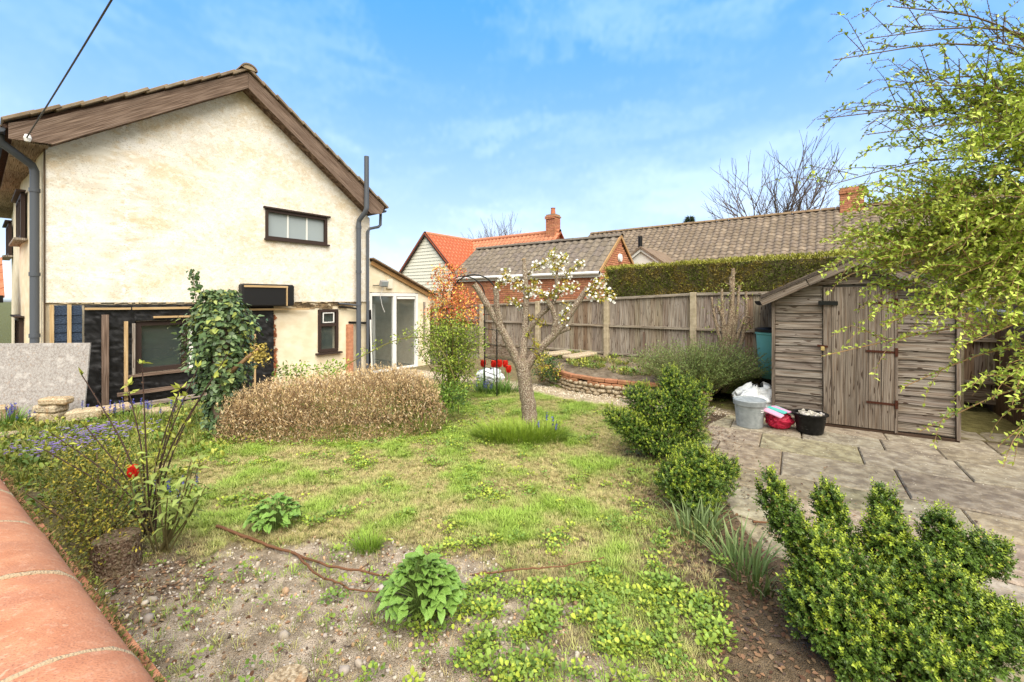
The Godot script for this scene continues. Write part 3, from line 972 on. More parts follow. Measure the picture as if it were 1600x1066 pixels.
	w.name = "small_window"
	h.add_child(w)
	for q: Array in [[0.42, 0.98], [1.05, 1.32]]:
		g = G.new()
		g.box(Vector3(0.36, q[1] - q[0], 0.01), at(Vector3(4.55, (q[0] + q[1]) * 0.5, -0.09)))
		put(g, "pane", M.glass, w)
	for y: float in [0.41, 1.015, 1.35]:
		bar(w, "frame", M.frame_brown, Vector3(4.31, y, -0.05), Vector3(4.79, y, -0.05), 0.07, 0.065)
	for x: float in [4.335, 4.765]:
		bar(w, "frame", M.frame_brown, Vector3(x, 0.44, -0.052), Vector3(x, 1.32, -0.052), 0.065, 0.07, Vector3.BACK)
	for x: float in [4.42, 4.68]:
		bar(w, "vent_frame", M.plastic_white, Vector3(x, 1.07, -0.03), Vector3(x, 1.30, -0.03), 0.02, 0.02, Vector3.BACK)
	for y: float in [1.075, 1.295]:
		bar(w, "vent_frame", M.plastic_white, Vector3(4.41, y, -0.03), Vector3(4.69, y, -0.03), 0.02, 0.02)
	bar(w, "sill", M.frame_brown, Vector3(4.24, 0.345, 0.0), Vector3(4.86, 0.345, 0.0), 0.12, 0.04)
	# black breather membrane tacked over the lower wall, creased
	var crease := FastNoiseLite.new()
	crease.seed = 5
	crease.frequency = 1.6
	crease.fractal_octaves = 4
	var sheets := [[0.42, 1.04, -0.45, 1.52], [1.04, 1.80, -0.45, 0.27], [1.04, 1.80, 1.24, 1.52], [1.80, 3.30, -0.45, 1.52]]
	for q: Array in sheets:
		g = G.new()
		var nx := int((q[1] - q[0]) / 0.04) + 1
		var ny := int((q[3] - q[2]) / 0.04) + 1
		var z_at := func(x: float, y: float) -> float: return 0.012 + 0.030 * (0.5 + 0.5 * crease.get_noise_2d(x * 0.9, y * 3.2)) + 0.010 * crease.get_noise_2d(x * 4.0 + 9.0, y * 8.0)
		for j in ny + 1:
			for i in nx + 1:
				var x: float = lerpf(q[0], q[1], float(i) / nx)
				var y: float = lerpf(q[2], q[3], float(j) / ny)
				var e := 0.01
				var nn := Vector3(z_at.call(x, y) - z_at.call(x + e, y), z_at.call(x, y) - z_at.call(x, y + e), e).normalized()
				g.vert(Vector3(x, y, z_at.call(x, y)), nn, Color.WHITE, Vector2(x, y))
		for j in ny:
			for i in nx:
				var a := j * (nx + 1) + i
				g.ix.append_array(PackedInt32Array([a, a + nx + 1, a + 1, a + 1, a + nx + 1, a + nx + 2]))
		put(g, "black_membrane", M.membrane, h)
	# boxed-out bump wrapped in the same sheet
	g = G.new()
	g.box(Vector3(1.02, 0.46, 0.22), at(Vector3(3.14, 1.70, 0.11)), Color.WHITE, Vector2.ZERO, 0.03)
	for i in g.v.size():
		g.v[i] += Vector3(0, 0, crease.get_noise_2d(g.v[i].x * 5.0, g.v[i].y * 5.0) * 0.03)
	put(g, "membrane_box", M.membrane, h)
	bar(h, "batten", M.wood_new, Vector3(2.66, 1.88, 0.235), Vector3(3.50, 1.88, 0.235), 0.02, 0.04)
	bar(h, "batten", M.wood_new, Vector3(3.48, 1.48, 0.235), Vector3(3.48, 1.86, 0.235), 0.02, 0.04, Vector3.BACK)
	# blue-black slate hung strip by the corner
	for k in 14:
		for s in 2:
			g = G.new()
			g.box(Vector3(0.14, 0.155, 0.012), at(Vector3.ZERO), tone(Color(1, 1, 1), 0.15))
			var o := put(g, "slate", M.slate_blue, h)
			o.transform = at(Vector3(0.16 + s * 0.165, 1.44 - k * 0.135, 0.02 + rnd(0, 0.006)), Basis(Vector3.RIGHT, -0.09) * Basis(Vector3.BACK, rnd(-0.03, 0.03)))
	# battens and old studs
	for x: float in [0.06, 0.25]:
		bar(h, "batten", M.wood_new, Vector3(x, -0.4, 0.045), Vector3(x, 1.53, 0.045), 0.045, 0.025, Vector3.BACK, Color(1.05, 1.0, 0.95))
	bar(h, "stud", M.wood_brown, Vector3(0.66, -0.4, 0.07), Vector3(0.66, 1.36, 0.07), 0.085, 0.05, Vector3.BACK)
	bar(h, "batten", M.wood_new, Vector3(0.92, -0.1, 0.06), Vector3(0.92, 1.24, 0.06), 0.05, 0.03, Vector3.BACK)
	bar(h, "batten", M.wood_grey, Vector3(1.02, 0.32, 0.05), Vector3(1.02, 1.2, 0.05), 0.04, 0.03, Vector3.BACK)
	bar(h, "batten", M.wood_new, Vector3(0.42, 1.46, 0.07), Vector3(0.98, 1.455, 0.07), 0.03, 0.035)
	bar(h, "batten", M.wood_new, Vector3(1.0, 1.455, 0.07), Vector3(2.55, 1.46, 0.07), 0.03, 0.04, Vector3.UP, Color(1.1, 1.06, 1.0))
	bar(h, "batten", M.wood_new, Vector3(1.28, 1.30, 0.07), Vector3(1.95, 1.30, 0.07), 0.03, 0.035)
	bar(h, "batten", M.wood_new, Vector3(2.5, 1.41, 0.07), Vector3(4.05, 1.40, 0.07), 0.035, 0.04, Vector3.UP, Color(1.1, 1.06, 1.0))
	bar(h, "batten", M.paint_white, Vector3(1.83, 0.30, 0.06), Vector3(1.83, 1.1, 0.06), 0.06, 0.02, Vector3.BACK)
	bar(h, "batten", M.wood_new, Vector3(2.92, -0.3, 0.06), Vector3(2.92, 0.9, 0.06), 0.03, 0.03, Vector3.BACK)
	bar(h, "timber_rail", M.wood_brown, Vector3(0.8, 0.02, 0.12), Vector3(2.4, 0.03, 0.12), 0.06, 0.06)
	bar(h, "timber_rail", M.wood_grey, Vector3(0.9, -0.16, 0.3), Vector3(2.6, -0.14, 0.3), 0.12, 0.05)
	# broken plaster edge beside the membrane
	g = G.new()
	for i in 40:
		g.box(Vector3(rnd(0.02, 0.06), rnd(0.03, 0.09), 0.03), at(Vector3(3.34 + rnd(-0.02, 0.03), rnd(-0.2, 1.35), -0.035), Basis(Vector3.BACK, rnd(-1, 1))), tone(Color(0.75, 0.62, 0.5), 0.3))
	stuff(put(g, "broken_plaster", M.brick, h))
	g = G.new()
	for i in 50:
		g.box(Vector3(rnd(0.08, 0.25), rnd(0.03, 0.07), 0.035), at(Vector3(rnd(3.75, 5.2), rnd(1.42, 1.56), -0.045), Basis(Vector3.BACK, rnd(-0.1, 0.1))), tone(Color(0.62, 0.55, 0.46), 0.25))
	stuff(put(g, "exposed_masonry", M.stone, h))
	bar(h, "boxed_pipe", M.brick, Vector3(5.08, -0.4, 0.0), Vector3(5.08, 1.0, 0.0), 0.14, 0.1, Vector3.BACK, Color(1.2, 1.15, 1.1))
	# side wall windows, seen at a slant
	for q: Array in [[-3.0, 2.78, 3.55], [-7.4, 2.75, 3.5], [-3.4, 0.6, 1.22]]:
		w = Node3D.new()
		w.name = numbered("side_window", h)
		h.add_child(w)
		var x := -0.10
		g = G.new()
		g.box(Vector3(0.01, q[2] - q[1], 1.3), at(Vector3(x - 0.02, (q[1] + q[2]) * 0.5, q[0])))
		put(g, "pane", M.frosted, w)
		for y: float in [q[1], q[2]]:
			bar(w, "frame", M.frame_brown, Vector3(x - 0.02, y, q[0] - 0.7), Vector3(x - 0.02, y, q[0] + 0.7), 0.06, 0.06)
		for e: float in [-0.67, 0.0, 0.67]:
			bar(w, "frame", M.frame_brown, Vector3(x - 0.02, q[1], q[0] + e), Vector3(x - 0.02, q[2], q[0] + e), 0.05, 0.06, Vector3.RIGHT)
		bar(w, "hood", M.frame_brown, Vector3(x - 0.05, q[2] + 0.06, q[0] - 0.8), Vector3(x - 0.05, q[2] + 0.06, q[0] + 0.8), 0.12, 0.03)
		bar(w, "sill", M.wood_grey, Vector3(x - 0.06, q[1] - 0.06, q[0] - 0.8), Vector3(x - 0.06, q[1] - 0.06, q[0] + 0.8), 0.16, 0.04)
	# corner bead, dark line of old filler
	bar(h, "corner_strip", M.wood_brown, Vector3(-0.012, -0.4, 0.004), Vector3(-0.012, 3.95, 0.004), 0.02, 0.03, Vector3.BACK, Color(0.5, 0.48, 0.4))
	lean_to(h)
	# overhead cable from the bargeboard
	var cab := thing("overhead_cable", "thin black overhead cable rising from the bargeboard end", "cable")
	var pts := []
	var rad := []
	for i in 25:
		var t := i / 24.0
		var a := Vector3(-7.02, 3.95, -6.2)
		var b := Vector3(-0.44, 5.0, -1.8)
		pts.push_back(a.lerp(b, t) + Vector3(0, -0.25 * t * (1 - t), 0))
		rad.push_back(0.009)
	g = G.new()
	g.tube(pts, rad, 6, Color(0.1, 0.1, 0.1))
	put(g, "cable", M.any, cab)
	g = G.new()
	g.lathe([Vector2(0.0, -0.05), Vector2(0.03, -0.05), Vector2(0.045, 0.0), Vector2(0.03, 0.05), Vector2(0, 0.05)], 10, at(Vector3(-7.03, 3.95, -6.22)), Color(0.8, 0.8, 0.8))
	put(g, "insulator", M.any, cab)

func lean_to(h: Node3D) -> void:
	var l := Node3D.new()
	l.name = "lean_to"
	h.add_child(l)
	l.set_meta("label", "cream lean-to with white sliding patio doors")
	var g := G.new()
	var top := func(x: float) -> float: return 2.60 - (x - 5.64) * 0.425
	wallpoly(g, [Vector2(5.64, 1.80), Vector2(7.22, 1.80), Vector2(7.22, top.call(7.22)), Vector2(5.64, 2.60)], -0.2, -0.02)
	wallpoly(g, [Vector2(7.22, -0.4), Vector2(7.66, -0.4), Vector2(7.66, top.call(7.66)), Vector2(7.22, top.call(7.22))], -0.2, -0.02)
	g.box(Vector3(0.15, 2.2, 3.8), at(Vector3(7.58, 0.65, -2.1)))
	g.box(Vector3(2.0, 2.9, 0.1), at(Vector3(6.6, 1.0, -4.0)))
	g.box(Vector3(2.0, 0.06, 3.9), at(Vector3(6.6, -0.36, -2.1)))
	put(g, "lean_to_wall", M.render_plain, l)
	for k in 13:
		g = G.new()
		g.box(Vector3(2.35, 0.03, 0.34), at(Vector3.ZERO), tone(Color(0.9, 0.82, 0.75), 0.1))
		var o := put(g, "roof_strip", M.tile_mossy, l)
		o.transform = at(Vector3(6.72, 2.21 + (k % 2) * 0.012, 0.0 - k * 0.32), Basis(Vector3.BACK, -0.402))
	bar(l, "verge_board", M.wood_new, Vector3(5.66, 2.56, 0.04), Vector3(7.86, 1.63, 0.04), 0.03, 0.10, Vector3.UP, Color(0.75, 0.62, 0.5))
	# sliding doors
	var d := Node3D.new()
	d.name = "patio_doors"
	l.add_child(d)
	for q: Array in [[5.68, 0.07], [6.42, 0.10], [7.17, 0.08]]:
		bar(d, "door_frame", M.plastic_white, Vector3(q[0], -0.32, -0.05), Vector3(q[0], 1.78, -0.05), q[1], 0.09, Vector3.BACK, Color.WHITE, 0.006)
	for y: float in [1.745, -0.28]:
		bar(d, "door_frame", M.plastic_white, Vector3(5.72, y, -0.052), Vector3(7.13, y, -0.052), 0.085, 0.085, Vector3.UP, Color.WHITE, 0.006)
	for q: Array in [[5.72, 6.37, -0.06], [6.47, 7.13, -0.085]]:
		g = G.new()
		g.box(Vector3(q[1] - q[0], 1.96, 0.012), at(Vector3((q[0] + q[1]) * 0.5, 0.73, q[2])))
		put(g, "glass_pane", M.glass, d)
	bar(d, "door_frame", M.plastic_white, Vector3(6.50, 1.66, -0.04), Vector3(7.10, 1.66, -0.04), 0.05, 0.06)
	bar(d, "handle", M.plastic_white, Vector3(7.08, 0.62, 0.0), Vector3(7.08, 0.86, 0.0), 0.03, 0.03, Vector3.BACK)
	# pale blind and a dark chair back inside
	bar(d, "blind", M.plastic_white, Vector3(5.95, -0.2, -0.6), Vector3(5.95, 1.5, -0.6), 0.5, 0.02, Vector3.BACK, Color(0.6, 0.62, 0.62))
	# flood lamp and alarm box
	var f := Node3D.new()
	f.name = "flood_light"
	l.add_child(f)
	bar(f, "bracket", M.plastic_black, Vector3(5.72, 1.98, 0.02), Vector3(5.95, 1.98, 0.06), 0.02, 0.02)
	g = G.new()
	g.box(Vector3(0.22, 0.16, 0.10), at(Vector3(5.98, 2.03, 0.12), Basis(Vector3.RIGHT, 0.35)), Color(0.3, 0.3, 0.3), Vector2.ZERO, 0.012)
	put(g, "housing", M.any, f)
	g = G.new()
	g.box(Vector3(0.18, 0.12, 0.01), at(Vector3(5.98, 2.02, 0.178), Basis(Vector3.RIGHT, 0.35)), Color(0.4, 0.42, 0.42))
	put(g, "lens", M.frosted, f)
	g = G.new()
	g.box(Vector3(0.17, 0.26, 0.07), at(Vector3(6.23, 2.03, 0.02)), Color(0.72, 0.66, 0.54), Vector2.ZERO, 0.012)
	put(g, "alarm_box", M.any, l)
	pipe(l, "loose_wire", M.plastic_white, [Vector3(5.98, 1.95, 0.1), Vector3(5.93, 1.7, 0.03), Vector3(5.99, 1.45, 0.03), Vector3(6.05, 1.28, 0.05)], 0.006, 6)
	bar(l, "loose_board", M.plastic_black, Vector3(5.62, -0.2, 0.1), Vector3(5.58, 1.35, 0.05), 0.12, 0.02, Vector3.BACK)
	bar(l, "loose_batten", M.paint_white, Vector3(5.60, -0.25, 0.16), Vector3(5.58, 1.1, 0.12), 0.035, 0.02, Vector3.BACK)
	bar(l, "timber_post", M.wood_grey, Vector3(7.42, 0.3, 0.01), Vector3(7.42, 1.55, 0.01), 0.05, 0.03, Vector3.BACK)

func fences() -> void:
	var f := thing("timber_fence", "weathered close-board fence with concrete posts behind the raised bed", "fence", Vector3(3.59, 0, -8.47), -0.6435)
	var ytop := func(x: float) -> float: return 1.72 + minf(x, 0.0) * 0.048 + maxf(x, 0.0) * 0.01
	for k in range(-6, 4):
		var x := k * 1.83
		var t: float = ytop.call(x) + 0.03
		bar(f, "concrete_post", M.concrete, Vector3(x, -0.1, 0.02), Vector3(x, t, 0.02), 0.11, 0.13, Vector3.BACK, tone(Color(1, 1, 1), 0.05), 0.008)
		if k == 3:
			break
		var x0 := x + 0.058
		var x1 := x + 1.772
		# boards
		var bx := x0
		while bx < x1 - 0.03:
			var bw := minf(rnd(0.105, 0.135), x1 - bx)
			var tt: float = ytop.call(bx) - 0.02
			var kk := rnd(0.72, 1.22)
			var col := Color(kk, kk * rnd(0.93, 0.99), kk * rnd(0.84, 0.97))
			if R.randf() < 0.12:
				col = Color(kk * 0.85, kk * 0.68, kk * 0.55)
			var o := bar(f, "board", M.wood_grey, Vector3(bx + bw * 0.5, 0.22 + rnd(-0.01, 0.01), -0.02), Vector3(bx + bw * 0.5, tt, -0.02), bw + 0.006, 0.014, Vector3.BACK, col)
			o.rotate_object_local(Vector3.RIGHT, 0.07 + rnd(-0.02, 0.02))
			bx += bw
		for q: Array in [[-0.005, 0.05, 0.045], [-0.69, 0.05, 0.045], [-1.30, 0.045, 0.04]]:
			var ya: float = (ytop.call(x0) if q[0] > -0.1 else 1.72) + q[0]
			var yb: float = (ytop.call(x1) if q[0] > -0.1 else 1.72) + q[0]
			bar(f, "rail", M.wood_grey, Vector3(x0, ya, 0.02), Vector3(x1, yb, 0.02), q[2], q[1], Vector3.UP, tone(Color(1.05, 1.0, 0.92), 0.06), 0.004)
		bar(f, "gravel_board", M.wood_grey, Vector3(x0, 0.22, 0.0), Vector3(x1, 0.22, 0.0), 0.03, 0.2, Vector3.UP, Color(0.72, 0.66, 0.6))
	bar(f, "stake", M.wood_brown, Vector3(-0.98, 0.15, 0.06), Vector3(-0.98, 0.93, 0.05), 0.04, 0.03, Vector3.BACK)
	# dark fence beyond the shed
	var r := thing("side_fence", "dark brown creosoted fence in the shade beside the shed", "fence", Vector3(5.55, 0, -4.2), 0.964)
	var x := 0.0
	while x < 4.6:
		var bw := rnd(0.10, 0.14)
		bar(r, "board", M.wood_brown, Vector3(x + bw * 0.5, 0.0, 0), Vector3(x + bw * 0.5, 1.62 + rnd(-0.01, 0.01), 0), bw - 0.004, 0.018, Vector3.BACK, tone(Color(1.0, 0.93, 0.86), 0.2))
		x += bw
	for y: float in [0.35, 1.35]:
		bar(r, "rail", M.wood_brown, Vector3(0, y, 0.04), Vector3(4.6, y, 0.04), 0.05, 0.07, Vector3.UP, Color(1.0, 0.93, 0.86))

func shed() -> void:
	var s := thing("garden_shed", "weathered grey timber shed with plank door and rusty hinges", "shed", Vector3(3.505, 0, -5.77), -0.549)
	var eave := 1.655
	var pitch := 0.50
	var wd := 1.80
	var ytop := func(x: float) -> float: return eave + minf(x, wd - x) * pitch
	# inner lining so that no light shows between the boards
	var g := G.new()
	wallpoly(g, [Vector2(0.03, 0.03), Vector2(wd - 0.03, 0.03), Vector2(wd - 0.03, eave), Vector2(wd * 0.5, eave + wd * 0.5 * pitch - 0.03), Vector2(0.03, eave)], -0.05, -0.03)
	put(g, "lining", M.wood_grey, s)
	# overlapping boards, each a little warped, either side of the door and over it
	for side: int in [0, 1]:
		var xa := 0.035 if side == 0 else 1.275
		var xb := 0.545 if side == 0 else 1.765
		var y := 0.05
		while y < eave + 0.2:
			var bh := rnd(0.102, 0.110)
			var y1 := y + bh + 0.015
			g = G.new()
			var cut := []
			for q: Vector2 in [Vector2(xa, y), Vector2(xb, y), Vector2(xb, y1), Vector2(xa, y1)]:
				cut.push_back(Vector2(q.x, minf(q.y, ytop.call(q.x) - 0.01)))
			if cut[2].y - cut[1].y > 0.02 or cut[3].y - cut[0].y > 0.02:
				var k := rnd(0.78, 1.08)
				var col := Color(k, k * 0.97, k * rnd(0.9, 0.97))
				var n := 8
				var uo := Vector2(rnd(0, 5), rnd(0, 5))
				var ph := rnd(0, TAU)
				for i in n:
					var t0 := float(i) / n
					var t1 := float(i + 1) / n
					var w0 := 0.004 * sin(ph + t0 * 5.0)
					var w1 := 0.004 * sin(ph + t1 * 5.0)
					var a: Vector2 = (cut[0] as Vector2).lerp(cut[1], t0)
					var b: Vector2 = (cut[0] as Vector2).lerp(cut[1], t1)
					var c: Vector2 = (cut[3] as Vector2).lerp(cut[2], t1)
					var d: Vector2 = (cut[3] as Vector2).lerp(cut[2], t0)
					var A := Vector3(a.x, a.y + w0, 0.012)
					var B := Vector3(b.x, b.y + w1, 0.012)
					var C := Vector3(c.x, c.y, -0.012)
					var D := Vector3(d.x, d.y, -0.012)
					var us := Vector2(0.9, 2.6)
					g.quad(A, B, C, D, col, uo + a * us, uo + b * us, uo + c * us, uo + d * us)
					var back := Vector3(0, 0, -0.014)
					g.quad(A + back, B + back, B, A, col, uo, uo + Vector2(0.1, 0), uo + Vector2(0.1, 0.03), uo + Vector2(0, 0.03))
				put(g, "weatherboard", M.wood_grey, s)
			y += bh
	for k in 3:
		g = G.new()
		var y := 1.80 + k * 0.105
		var h0 := (y - eave) / pitch
		var h1 := (y + 0.115 - eave) / pitch
		if h1 > 0.86:
			h1 = 0.86
		var kk := rnd(0.75, 0.95)
		var xs := [maxf(h0, 0.30), wd - maxf(h0, 0.30), wd - maxf(h1, 0.30), maxf(h1, 0.30)]
		var us := Vector2(0.9, 2.6)
		var p := [Vector2(xs[0], y), Vector2(xs[1], y), Vector2(xs[2], y + 0.115), Vector2(xs[3], y + 0.115)]
		g.quad(Vector3(p[0].x, y, 0.03), Vector3(p[1].x, y, 0.03), Vector3(p[2].x, y + 0.115, 0.004), Vector3(p[3].x, y + 0.115, 0.004), Color(kk, kk * 0.95, kk * 0.9), p[0] * us, p[1] * us, p[2] * us, p[3] * us)
		g.quad(Vector3(p[0].x, y, 0.01), Vector3(p[1].x, y, 0.01), Vector3(p[1].x, y, 0.03), Vector3(p[0].x, y, 0.03), Color(kk, kk, kk))
		put(g, "gable_board", M.wood_grey, s)
	# corner posts and door stops
	for q: Array in [[0.012, 0.04, 1.66], [1.788, 0.035, 1.66], [1.258, 0.028, 1.80]]:
		bar(s, "corner_trim", M.wood_grey, Vector3(q[0], 0.02, 0.012), Vector3(q[0], q[2], 0.012), q[1], 0.045, Vector3.BACK, tone(Color(0.75, 0.7, 0.66), 0.05))
	# door
	var door := Node3D.new()
	door.name = "door"
	s.add_child(door)
	var dx := 0.552
	for w: float in [0.085, 0.125, 0.12, 0.118, 0.12, 0.122]:
		var k := rnd(0.74, 0.98)
		var o := bar(door, "plank", M.wood_grey, Vector3(dx + w * 0.5, 0.035 + rnd(0, 0.006), 0.02), Vector3(dx + w * 0.5, 1.765, 0.02), w - 0.003, 0.02, Vector3.BACK, Color(k, k * 0.95, k * 0.89), 0.003)
		o.position.z += rnd(-0.003, 0.003)
		dx += w
	for y: float in [1.57, 0.98, 0.36]:
		bar(door, "hinge", M.rust, Vector3(0.98, y, 0.036), Vector3(1.262, y - 0.004, 0.036), 0.006, 0.026)
		bar(door, "hinge_plate", M.rust, Vector3(1.258, y - 0.05, 0.04), Vector3(1.258, y + 0.05, 0.04), 0.028, 0.008, Vector3.BACK)
	bar(door, "latch", M.iron, Vector3(0.50, 1.565, 0.045), Vector3(0.70, 1.56, 0.045), 0.02, 0.05, Vector3.UP, Color(1.4, 1.3, 1.2))
	bar(door, "hasp", M.rust, Vector3(0.49, 1.02, 0.04), Vector3(0.60, 1.01, 0.045), 0.015, 0.025)
	g = G.new()
	g.box(Vector3(0.04, 0.05, 0.02), at(Vector3(0.545, 0.985, 0.055)), Color(0.55, 0.42, 0.16), Vector2.ZERO, 0.005)
	put(g, "padlock", M.any, door)
	bar(s, "sill_beam", M.wood_brown, Vector3(0.0, 0.0, -0.01), Vector3(1.8, 0.0, -0.01), 0.06, 0.06, Vector3.UP, Color(0.5, 0.45, 0.4))
	# side walls, back
	g = G.new()
	g.box(Vector3(0.02, 1.62, 2.05), at(Vector3(0.01, 0.83, -1.06)), Color(0.7, 0.66, 0.6))
	g.box(Vector3(0.02, 1.62, 2.05), at(Vector3(1.79, 0.83, -1.06)), Color(0.6, 0.55, 0.5))
	wallpoly(g, [Vector2(0, 0.02), Vector2(wd, 0.02), Vector2(wd, eave), Vector2(wd * 0.5, eave + wd * 0.5 * pitch), Vector2(0, eave)], -2.12, -2.1, Color(0.6, 0.55, 0.5))
	put(g, "shed_walls", M.wood_grey, s)
	# felted roof with barge boards
	for q: int in [0, 1]:
		var a := Vector3(-0.13, eave - 0.065 + 0.03, 0) if q == 0 else Vector3(wd + 0.13, eave - 0.065 + 0.03, 0)
		var b := Vector3(wd * 0.5, eave + wd * 0.5 * pitch + 0.03, 0)
		var lo := a if q == 0 else b
		var hi := b if q == 0 else a
		var bs := along(hi - lo)
		g = G.new()
		g.box(Vector3(a.distance_to(b) + 0.02, 0.03, 2.5), at((a + b) * 0.5 + Vector3(0, 0.012, -1.03), bs), Color(0.9, 0.85, 0.8))
		put(g, "roof_felt", M.felt, s)
		for k in 2:
			var e0 := lo.lerp(hi, k * 0.5)
			var e1 := lo.lerp(hi, k * 0.5 + 0.49)
			bar(s, "bargeboard", M.wood_grey, e0 + Vector3(0, -0.055, 0.2), e1 + Vector3(0, -0.055, 0.2), 0.018, 0.085, Vector3.UP, tone(Color(0.78, 0.74, 0.7), 0.08))
		for k in 4:
			var e0 := lo.lerp(hi, k * 0.25)
			var e1 := lo.lerp(hi, k * 0.25 + 0.243)
			bar(s, "roof_batten", M.wood_grey, e0 + Vector3(0, 0.035, 0.17), e1 + Vector3(0, 0.035, 0.17), 0.09, 0.018, Vector3.UP, tone(Color(0.6, 0.56, 0.52), 0.1))
		bar(s, "inner_barge", M.wood_grey, lo + Vector3(0, -0.08, 0.06), hi + Vector3(0, -0.08, 0.06), 0.03, 0.05, Vector3.UP, Color(0.7, 0.68, 0.64))
	# half-round gutter along the near eave
	g = G.new()
	for i in 8:
		var a0 := PI + PI * i / 8.0
		var a1 := PI + PI * (i + 1) / 8.0
		var p0 := Vector3(cos(a0), sin(a0), 0) * 0.055
		var p1 := Vector3(cos(a1), sin(a1), 0) * 0.055
		g.quad(p0 + Vector3(0, 0, 0.12), p0 + Vector3(0, 0, -2.1), p1 + Vector3(0, 0, -2.1), p1 + Vector3(0, 0, 0.12))
		g.tri(Vector3(0, 0, 0.12), p0 + Vector3(0, 0, 0.12), p1 + Vector3(0, 0, 0.12))
	put(g, "gutter", M.plastic_black, s).position = Vector3(-0.15, eave - 0.07, 0)
	# rainwater pole at the far side
	var po := thing("black_pole", "dark grey plastic pole lying across behind the shed corner", "pole")
	g = G.new()
	g.tube([Vector3(5.0, 1.53, -5.3), Vector3(5.45, 1.46, -4.8), Vector3(5.9, 1.36, -4.35), Vector3(6.6, 1.22, -3.7)], [0.035, 0.035, 0.035, 0.035], 12, Color(0.10, 0.11, 0.13))
	put(g, "pole_tube", M.any, po)

func raised_bed() -> void:
	var b := thing("raised_bed", "raised planting bed with curved flint wall and red brick top", "raised bed")
	# front edge, left to right, and the fence line behind
	var front := [Vector2(0.62, 8.9), Vector2(0.80, 8.2), Vector2(1.05, 7.6), Vector2(1.42, 7.18), Vector2(1.95, 6.88), Vector2(2.5, 6.6), Vector2(3.0, 6.5)]
	var curve := Curve2D.new()
	for p: Vector2 in front:
		curve.add_point(p)
	var g := G.new()
	var n := 48
	var ln := curve.get_baked_length()
	var rows := 14
	for i in n + 1:
		var p := curve.sample_baked(ln * i / n)
		# back point on the fence
		var back := Vector2(3.59, 8.47) + Vector2(-0.8, 0.6) * (3.1 - 4.5 * i / n)
		for j in rows + 1:
			var t := float(j) / rows
			var q := p.lerp(back, t)
			var y := 0.235 + 0.14 * t + wob.get_noise_2d(q.x * 4.0, q.y * 4.0) * 0.04
			var k := clampf(0.5 + wob.get_noise_2d(q.x * 5.0 + 7.0, q.y * 5.0), 0, 1)
			var col := lin(0.22, 0.175, 0.125).lerp(lin(0.36, 0.31, 0.25), k)
			g.vert(Vector3(q.x, y, -q.y), Vector3(0, 1, 0.1).normalized(), col, q)
	for i in n:
		for j in rows:
			var a := i * (rows + 1) + j
			g.ix.append_array(PackedInt32Array([a, a + 1, a + rows + 1, a + 1, a + rows + 2, a + rows + 1]))
	put(g, "bed_soil", M.soil, b)
	# flints and stones in the face, brick-on-edge coping above
	g = G.new()
	for i in n:
		var p := curve.sample_baked(ln * i / n)
		var q := curve.sample_baked(ln * (i + 1) / n)
		g.quad(Vector3(p.x, -0.1, -p.y), Vector3(q.x, -0.1, -q.y), Vector3(q.x, 0.2, -q.y), Vector3(p.x, 0.2, -p.y), Color(0.75, 0.7, 0.62))
	put(g, "wall_core", M.mortar, b)
	var rocks := [rock(1), rock(2), rock(3), rock(4)]
	for row in 3:
		var s := rnd(0, 0.05)
		while s < ln - 0.05:
			var w := rnd(0.07, 0.17)
			var p := curve.sample_baked(s + w * 0.5)
			var d := (curve.sample_baked(s + w * 0.5 + 0.02) - p).normalized()
			var o := put_mesh(rocks[R.randi() % 4], "flint", M.stone, b)
			var bs := along(Vector3(d.x, 0, -d.y))
			o.transform = Transform3D(bs * Basis(Vector3.BACK, rnd(-0.2, 0.2)) * Basis.from_scale(Vector3(w * 0.52, rnd(0.028, 0.04), 0.05)), Vector3(p.x, 0.03 + row * 0.068 + rnd(-0.01, 0.01), -p.y) + Vector3(0, 0, 0.012))
			s += w
	var bm := []
	for k in 4:
		var gb := G.new()
		var t := rnd(0.85, 1.1)
		gb.box(Vector3(0.205, 0.06, 0.105), at(Vector3.ZERO), Color(t * 0.85, t * rnd(0.84, 0.92), t * 0.86), Vector2.ZERO, 0.008)
		bm.push_back(gb.mesh())
	for row in 2:
		var s := 0.05 + row * 0.1
		while s < ln - 0.12:
			if row == 1 or R.randf() < 0.55:
				var p := curve.sample_baked(s + 0.107)
				var d := (curve.sample_baked(s + 0.14) - curve.sample_baked(s + 0.07)).normalized()
				var o := put_mesh(bm[R.randi() % 4], "brick", M.brick, b)
				o.transform = Transform3D(along(Vector3(d.x, 0, -d.y)) * Basis(Vector3.UP, rnd(-0.05, 0.05)) * Basis(Vector3.BACK, rnd(-0.03, 0.03)), Vector3(p.x, 0.195 + row * 0.066 + rnd(-0.004, 0.004), -p.y - 0.02 - row * 0.015))
			s += 0.215
	# pale stone slabs lying at the back
	for q: Array in [[1.0, 9.5, 0.55, 0.34, 0.3], [1.45, 9.15, 0.75, 0.3, 0.55]]:
		g = G.new()
		g.box(Vector3(q[2], 0.07, q[3]), at(Vector3.ZERO), Color(1.15, 1.12, 1.05), Vector2.ZERO, 0.02)
		var o := put(g, "stone_slab", M.stone, b)
		o.transform = at(Vector3(q[0], 0.42, -q[1]), Basis(Vector3.UP, q[4]) * Basis(Vector3.BACK, 0.06))

